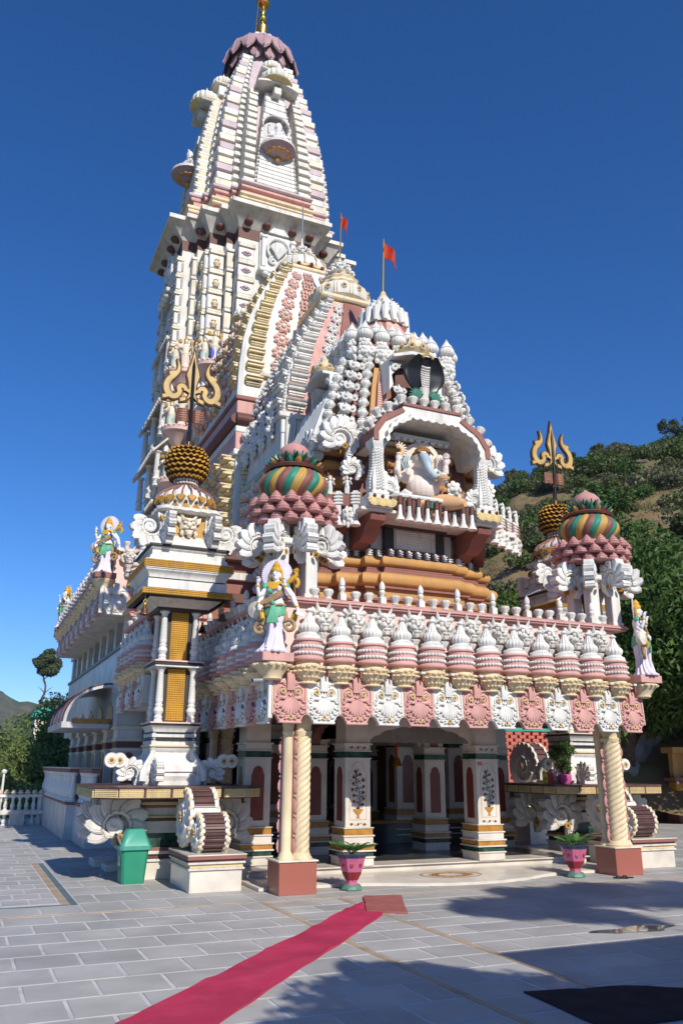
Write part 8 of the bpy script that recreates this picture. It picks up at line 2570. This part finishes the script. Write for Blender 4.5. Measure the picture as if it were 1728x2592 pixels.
# bushes on the right hillside
def bush_mesh(seed, mt):
    bl = clumps((0, 0, .5), (.85, .85, .40), 11, .42, seed, .85)
    return leaves(bl, 950, .17, seed, .6, .0, (mt,), .5, 'bush')
BUSH = [bush_mesh(40 + i, ('leafscrub', 'leafdark', 'leafscrub', 'leafgrey')[i % 4]) for i in range(8)]
g_ = random.Random(5)
def hill_z(az, D):
    zr = interp(az, RIDGE); k = min(1, (D - 30) / 65)
    z = .5 + (zr - .5) * k ** .9
    if D > 95: z = zr - (D - 95) * .35
    x, y = D * math.sin(R(az)), D * math.cos(R(az))
    return x, y, z + .9 * hnoise(x, y, 7) * min(1, k * 3) + .315 * hnoise(x, y, 2.1)
nbush = 0
while nbush < 215:
    az = g_.uniform(30, 50.5); D = 44 + 54 * g_.random() ** .75
    x, y, z = hill_z(az, D)
    s_ = g_.uniform(.6, 1.55) * (1.25 if g_.random() < .15 else 1)
    bi = g_.randrange(8)
    o = add(None, 'hill_bush', BUSH[bi], (x, y, z - .12 * s_), (0, 0, g_.random() * 6), (s_ * g_.uniform(1, 1.4), s_ * 1.1, s_ * g_.uniform(.9, 1.35)))
    lb = ('large ' if s_ > 1.2 else 'mid-sized ' if s_ > .85 else 'small ') + ('olive green', 'dark green', 'olive green', 'dry grey-green')[bi % 4] + ' bush ' + ('near the crest of' if D > 86 else 'high on' if D > 74 else 'halfway up' if D > 60 else 'low on') + ' the dry hillside, ' + ('towards the shrine' if az < 37 else 'behind the right trident' if az < 41 else 'behind the right striped pot' if az < 45 else 'towards the right edge')
    tag(o, lb, 'bush', lb[:40] + ' group')
    nbush += 1
# grass and small scrub as one cover
bl = []
for i in range(1300):
    az = g_.uniform(29, 52); D = 40 + 60 * g_.random() ** .8
    x, y, z = hill_z(az, D); q = g_.uniform(.2, .6)
    bl.append((x, y, z, q * 1.6, q * 1.6, q * .7))
o = add(None, 'hillside_scrub', leaves(bl, 42000, .16, 9, .5, 0, ('leafscrub',), .2, 'hillside_scrub'))
tag(o, 'low dry scrub and grass covering the hillside', 'scrub', kind='stuff')
# rocks showing on the slope
def rock_mesh(seed):
    gr = random.Random(seed); b = MB(); b.sph((0, 0, 0), (1, 1, .8), 14, 9)
    b.v = [tuple(c * (1 + .22 * hnoise(x * 3 + seed, y * 3, .9) + gr.uniform(-.07, .07)) for c in (x, y, z)) for x, y, z in b.v]
    return b.mesh('rock', ['rockgrey'], 30)
mat('rockgrey', (.24, .19, .15), .9, .3, 2, bump=.4, bscale=6)
mat('rocklilac', (.30, .27, .27), .9, .35, 1.2, dirt=.5, dirtcol=(.12, .09, .07), bump=.6, bscale=5, streak=False)
RK = [rock_mesh(i) for i in range(3)]
for i in range(12):
    az = g_.uniform(33, 49); D = g_.uniform(62, 94); x, y, z = hill_z(az, D); q = g_.uniform(.25, .6)
    o = add(None, 'hill_rock', RK[i % 3], (x, y, z), (0, 0, g_.random() * 6), (q * 1.6, q, q * .8))
    tag(o, 'grey brown rock outcrop on the dry hillside', 'rock', 'rocks on the dry hillside')
# trees on the ridge
def on_hill(az, D): return hill_z(az, D)
for az, D, h, sd, lb, mt_ in ((47.0, 94, 3.4, 3, 'round-topped pine on the hill crest at the far right', 'leafpine'), (42.2, 94, 2.4, 4, 'slender sparse tree on the hill crest right of the trident', 'leafgrey'), (40.6, 93, 2.3, 5, 'dark round tree on the hill crest right of the trident', 'leafdark'), (36.2, 94, 2.0, 6, 'small tree where the hill crest meets the shrine', 'leafgrey')):
    x, y, z = on_hill(az, D)
    tree('ridge_tree', lb, 'tree', (x, y, z - .2), z + h * .9, (h * .36, h * .36, h * .30), z + h * .68, 2600, .20, mt_, sd, 14, .36, .09, group='trees on the hill crest')
# broad dark tree on the right
t = root('mango_tree', 'large dense dark green tree at the right edge behind the porch', 'tree', (21.5, 23.5, 0))
add(t, 'trunk', limbs((21.5, 23.5, 0), 8, .42, 9, 2, 3.5))
bl = clumps((21.6, 22.0, 6.1), (4.6, 3.2, 3.0), 46, 1.25, 12, .85) + clumps((18.4, 21.4, 4.4), (1.3, 1.2, 2.0), 16, .85, 13) + clumps((24, 19.5, 5.2), (3, 1.5, 2.6), 22, 1.1, 14) + clumps((23.5, 16.2, 6.6), (3.4, 1.6, 1.6), 22, 1.1, 16)
add(t, 'crown', leaves(bl, 72000, .26, 15, .36, .5, ('leafdark',), .6))
tree('broad_tree', 'mid green tree between the balcony shrine and the right trident tower', 'tree', (20.6, 29.5, 0), 8.4, (2.2, 2.0, 2.4), 6.6, 16000, .24, 'leaf', 22, 26, .36, .25)
tree('broad_tree', 'bright leafy tree top behind the right striped pot', 'tree', (27.0, 27.0, 0), 9.8, (2.6, 2.2, 2.4), 7.6, 20000, .26, 'leafbright', 23, 28, .36, .3)
tree('broad_tree', 'dark leafy tree low behind the middle of the porch', 'tree', (16.2, 26.0, 0), 5.6, (2.6, 2.0, 2.2), 4.2, 14000, .24, 'leafdark', 24, 26, .4, .22)
# rock face under the tree
V = []; F = []; nx, nz_ = 60, 26
for i in range(nx + 1):
    for j in range(nz_ + 1):
        x = 15.0 + 14 * i / nx; z = -.2 + 5.2 * j / nz_
        y = 23.0 + .22 * z + .55 * hnoise(x, z * 1.6, 1.3) + .25 * hnoise(x * 1.3, z * 2, .5) + .12 * hnoise(x * 2, z * 3, .25)
        V.append((x, y, z))
for i in range(nx):
    for j in range(nz_):
        a = i * (nz_ + 1) + j; F.append((a, a + nz_ + 1, a + nz_ + 2, a + 1))
o = add(None, 'rock_face', np_mesh('rock_face', np.array(V), np.array(F), ['rocklilac'], True)); tag(o, 'grey craggy rock face in the shade under the big tree', 'rock face')
# orange shrine at the right edge
os_ = root('orange_shrine', 'small orange and gold shrine front at the right edge below the tree', 'shrine', (22.1, 21.9, 0))
def ob(name, mt, *a): return add(os_, name, MB().box(*a, b=.01).mesh(name, [mt]), local=True)
for x in (-.2, .5, 1.3, 2.1): ob('shrine_post', 'orange', x - .1, x + .1, -.1, .1, 0, 2.2)
ob('shrine_shelf', 'brownred', -.5, 2.4, -.35, .2, 1.30, 1.42); ob('shrine_band', 'gold', -.35, 2.3, -.2, .15, 1.0, 1.28); ob('shrine_base', 'brownred', -.4, 2.3, -.25, .3, 0, .35); ob('shrine_back', 'orange', -.2, 2.2, .1, .2, 0.35, 2.2); ob('shrine_top', 'orange', -.4, 2.4, -.25, .3, 2.2, 2.4)
for k in range(10): add(os_, 'pendant', MB().lathe([(.0, -.10), (.05, -.05), (.03, 0)], 8).mesh('pendant', ['white']), (-.45 + .3 * k, -.36, 1.30), local=True)
add(os_, 'white_flower', ME_FLOWER, (0.1, -.25, .75), (0, 0, 0), .26, local=True, mats=['white', 'gold'])
# red lattice wall, balustrade and big wheel to the right behind the porch
lw = root('lattice_wall', 'red brick lattice wall seen between the marble pillar and the right trident tower', 'wall', (13.2, 20, 0))
BK = MB().box(-.11, .11, -.06, .06, 0, .085, b=.006).mesh('brick', ['brickred'])
for j in range(15):
    for i in range(13):
        add(lw, 'brick', BK, (11.6 + .30 * i + (.15 if j % 2 else 0), 20.0, 1.30 + .092 * j))
add(lw, 'wall_cap', MB().box(11.4, 15.6, 19.9, 20.1, 2.69, 2.78, b=.01).mesh('wall_cap', ['roofgreen']))
add(lw, 'wall_base', MB().box(11.4, 15.6, 19.86, 20.14, 1.16, 1.29, b=.01).mesh('wall_base', ['brickred']))
rb = root('rear_balustrade', 'white balustrade below the red lattice wall at right', 'balustrade', (13.2, 19.5, 0))
for i in range(22): add(rb, 'baluster', ME_BALUSTER, (11.3 + .2 * i, 19.5, .12), (0, 0, 0), (.9, .9, 1.22))
add(rb, 'rail', MB().box(11.2, 15.8, 19.38, 19.62, 1.10, 1.2, b=.01).mesh('rail', ['plaster'])); add(rb, 'foot', MB().box(11.2, 15.8, 19.38, 19.62, 0, .12, b=.01).mesh('foot', ['plaster']))
pw = pedestal('wheel_pedestal', 'tall pedestal with a large carved wheel by the red lattice wall', 12.3, 13.1, 16.9, 17.9, 1.25, 0)
carved_wheel(pw, 12.7, 17.3, 1.22, .52, .40)
sp = root('potted_shrub', 'leafy shrub in a pot on the right table beside the marble pillar', 'potted plant', (11.02, 13.9, 1.40))
add(sp, 'shrub_pot', MB().lathe([(.09, 0), (.13, .05), (.14, .16), (.12, .18)], 16).mesh('shrub_pot', ['fabricpink']), local=True)
add(sp, 'shrub_stems', MB().tube([(0, 0, .15), (.03, 0, .4), (-.02, .02, .7)], [.015, .012, .005], 6).tube([(0, 0, .2), (-.12, 0, .5)], [.01, .004], 5).tube([(0, 0, .2), (.13, .05, .55)], [.01, .004], 5).mesh('shrub_stems', ['bark']), local=True)
add(sp, 'shrub_leaves', leaves(clumps((0, 0, .50), (.20, .18, .26), 16, .11, 31), 1500, .055, 32, .5, .2, ('leafdark',), .4), local=True)
sg = root('notice_board', 'small yellow and red notice board on the right table', 'sign', (10.66, 14.0, 1.40))
add(sg, 'yellow_panel', MB().box(-.10, .02, -.01, .01, .02, .20, b=.003).mesh('yellow_panel', ['signyellow']), local=True); add(sg, 'red_panel', MB().box(.022, .16, -.01, .01, .02, .22, b=.003).mesh('red_panel', ['signred']), local=True)
add(sg, 'lettering', MB().box(-.06, -.02, -.013, -.010, .08, .13).box(-.08, .0, -.013, -.010, .05, .06).box(.05, .13, -.013, -.010, .15, .165).box(.05, .12, -.013, -.010, .11, .12).mesh('lettering', ['blackpaint']), local=True)
stk_ = root('notice_sticker', 'small red printed sticker on the right marble pillar', 'sticker', (8.58, 13.183, 1.74))
add(stk_, 'sticker_sheet', MB().box(-.045, .045, -.003, .0, 0, .055).mesh('sticker_sheet', ['flagred']), local=True)
add(stk_, 'sticker_print', MB().box(-.035, .035, -.0045, -.003, .035, .043).box(-.035, .025, -.0045, -.003, .015, .022).mesh('sticker_print', ['white']), local=True)

# ------------------------------------------------------------------ left trees, house
tree('feathery_tree', 'tall feathery green tree with pale trunk beyond the left balustrade', 'tree', (3.9, 42, -9), 4.6, (2.1, 1.8, 4.8), -.4, 34000, .21, 'leaffeather', 51, 60, .22, .16, 'barklight', None, .35, .2, 12)
tree('feathery_tree', 'lower feathery tree just beyond the far left balustrade', 'tree', (2.0, 36, -9), 2.4, (1.6, 1.5, 3.6), -1.4, 22000, .18, 'leaffeather', 52, 40, .26, .14, 'barklight', None, .35, .2, 10)
tree('broad_tree', 'dark glossy tree at the far left beside the feathery tree', 'tree', (1.3, 47, -10), 3.2, (1.4, 1.3, 4.2), -.6, 18000, .24, 'leafdark', 53, 30, .26, .2)
tree('broad_tree', 'rounded green tree on the left slope near the side wing', 'tree', (6.9, 55, -9), 5.6, (2.4, 2.2, 4.4), 1.4, 18000, .28, 'leaf', 54, 34, .25, .2)
tree('broad_tree', 'pale green tree at the left edge of the picture', 'tree', (.0, 58, -10), 4.2, (2.2, 2.0, 4.0), .2, 18000, .28, 'leafbright', 55, 30, .26, .2)
tree('feathery_tree', 'slim tree partly hidden by the side wing canopy', 'tree', (5.6, 46, -9), 3.6, (1.5, 1.5, 4.2), -.2, 18000, .22, 'leaffeather', 56, 36, .24, .12, 'barklight', None, .35, .2, 10)
tree('shrub', 'low leafy shrub right behind the left balustrade', 'shrub', (.2, 31.5, -5), .5, (2.8, 1.0, 1.7), -.9, 14000, .15, 'leafbright', 57, 30, .25, .1)
for i in range(26):
    az = g_.uniform(-3, 10); D = g_.uniform(80, 148)
    zr = interp(az, [(-40, 10), (-5, 6), (0, 5.5), (3, 7), (4.4, 13.2), (6, 12.2), (8, 15), (11, 19)]); k = (D - 40) / 110
    x, y, z = D * math.sin(R(az)), D * math.cos(R(az)), -13 + (zr + 13) * k ** 1.3
    q = g_.uniform(1.6, 3.0)
    o = add(None, 'slope_tree', BUSH[i % 8], (x, y, z), (0, 0, g_.random() * 6), (q * 1.2, q * 1.2, q * 1.6))
    tag(o, 'round green tree on the wooded slope across the valley', 'tree', 'trees on the wooded slope')
x, y = 150 * math.sin(R(4.35)), 150 * math.cos(R(4.35))
tree('lone_pine', 'lone umbrella-topped pine standing against the sky on the left', 'tree', (x, y, 11), 19.5, (2.2, 2.2, 2.0), 18.2, 9000, .42, 'leafpine', 61, 20, .42, .22)
hs_ = root('valley_house', 'white house with green metal roof among the trees on the left', 'house', (2.9, 52, -4))
add(hs_, 'wall', MB().box(-2.2, 1.3, -1.5, 1.5, 0, 5.2, b=.02).mesh('wall', ['plaster']), local=True)
b = MB(); b.ext([(-2.6, 5.2), (1.7, 5.2), (-.4, 6.2)], -1.8, 1.8); add(hs_, 'roof', b.mesh('roof', ['roofgreen']), local=True)
for x in (-1.5, -.3, .7):
    for z in (1.2, 3.4): 
        w_ = add(hs_, 'window', MB().box(-.28, .28, -.03, .03, 0, .9, b=.01).mesh('window', ['glassdark']), (x, -1.51, z), local=True)
        add(w_, 'window_frame', MB().box(-.34, .34, -.02, .04, -.06, .0).box(-.34, .34, -.02, .04, .9, .96).mesh('window_frame', ['plaster']), local=True)
h2 = root('valley_house', 'cream house with teal roof high among the left trees', 'house', (7.2, 78, 2))
add(h2, 'wall', MB().box(-1.8, 1.6, -1.5, 1.5, 0, 3.6, b=.02).mesh('wall', ['creampale']), local=True)
b = MB(); b.ext([(-2.1, 3.6), (1.9, 3.6), (1.4, 4.4), (-1.6, 4.4)], -1.8, 1.8); add(h2, 'roof', b.mesh('roof', ['roofgreen']), local=True)
for x in (-1, .5): add(h2, 'window', MB().box(-.3, .3, -.03, .03, 0, 1, b=.01).mesh('window', ['glassdark']), (x, -1.52, 1.4), local=True)

# ------------------------------------------------------------------ what stands behind the camera and throws the courtyard shade
op = root('opposite_building', 'flat-roofed building opposite the temple, outside the picture', 'building', (9, -.9, 0))
add(op, 'wall', MB().box(5.9, 15.0, -1.6, 0.05, 0, 4.7, b=.02).mesh('wall', ['plaster'])); add(op, 'roof', MB().box(5.62, 15.3, -1.9, .30, 4.7, 5.0, b=.02).mesh('roof', ['plaster']))
add(op, 'door', MB().box(9, 10.2, .05, .09, 0, 2.2, b=.01).mesh('door', ['brownred']))
for x in (7, 11.5, 13.5): add(op, 'window', MB().box(x - .5, x + .5, .05, .08, 1.2, 2.4, b=.01).mesh('window', ['glassdark']))
t = root('courtyard_tree', 'leafy tree behind the camera shading the lower paving', 'tree', (4.5, -2.2, 0))
add(t, 'trunk', limbs((4.5, -2.2, 0), 5, .14, 8, 3, 1.2)); add(t, 'crown', leaves(clumps((4.35, -1.25, 4.75), (1.45, .85, .65), 34, .48, 71) + clumps((4.3, .25, 5.0), (.35, .5, .2), 5, .2, 72), 17000, .16, 73, .5, .3, ('leafdark',), .3))
t = root('courtyard_tree', 'taller tree behind the opposite building, outside the picture', 'tree', (9.4, -3.2, 0))
add(t, 'trunk', limbs((9.4, -3.2, 0), 8.6, .2, 9, 5, 1.6)); add(t, 'crown', leaves(clumps((9.2, -2.2, 8.3), (2.5, .8, .6), 36, .46, 74) + clumps((13, -2.0, 8.3), (1.8, .8, .6), 18, .45, 76), 17000, .17, 75, .5, .3, ('leafdark',), .3))

# ------------------------------------------------------------------ valley air
hz = MB(); hz.box(-1500, 1500, -60, 1500, -15.5, 125)
hm = bpy.data.materials.new('air'); hm.use_nodes = True
for q in list(hm.node_tree.nodes):
    if q.type == 'BSDF_PRINCIPLED': hm.node_tree.nodes.remove(q)
pv = hm.node_tree.nodes.new('ShaderNodeVolumePrincipled')
pv.inputs['Color'].default_value = (.75, .85, 1, 1); pv.inputs['Density'].default_value = 0.00018; pv.inputs['Anisotropy'].default_value = .3
hm.node_tree.links.new(pv.outputs[0], hm.node_tree.nodes['Material Output'].inputs['Volume'])
MATS['air'] = hm
tag(add(None, 'haze', hz.mesh('haze', ['air'])), 'thin bluish haze over the valley', 'haze', kind='stuff')
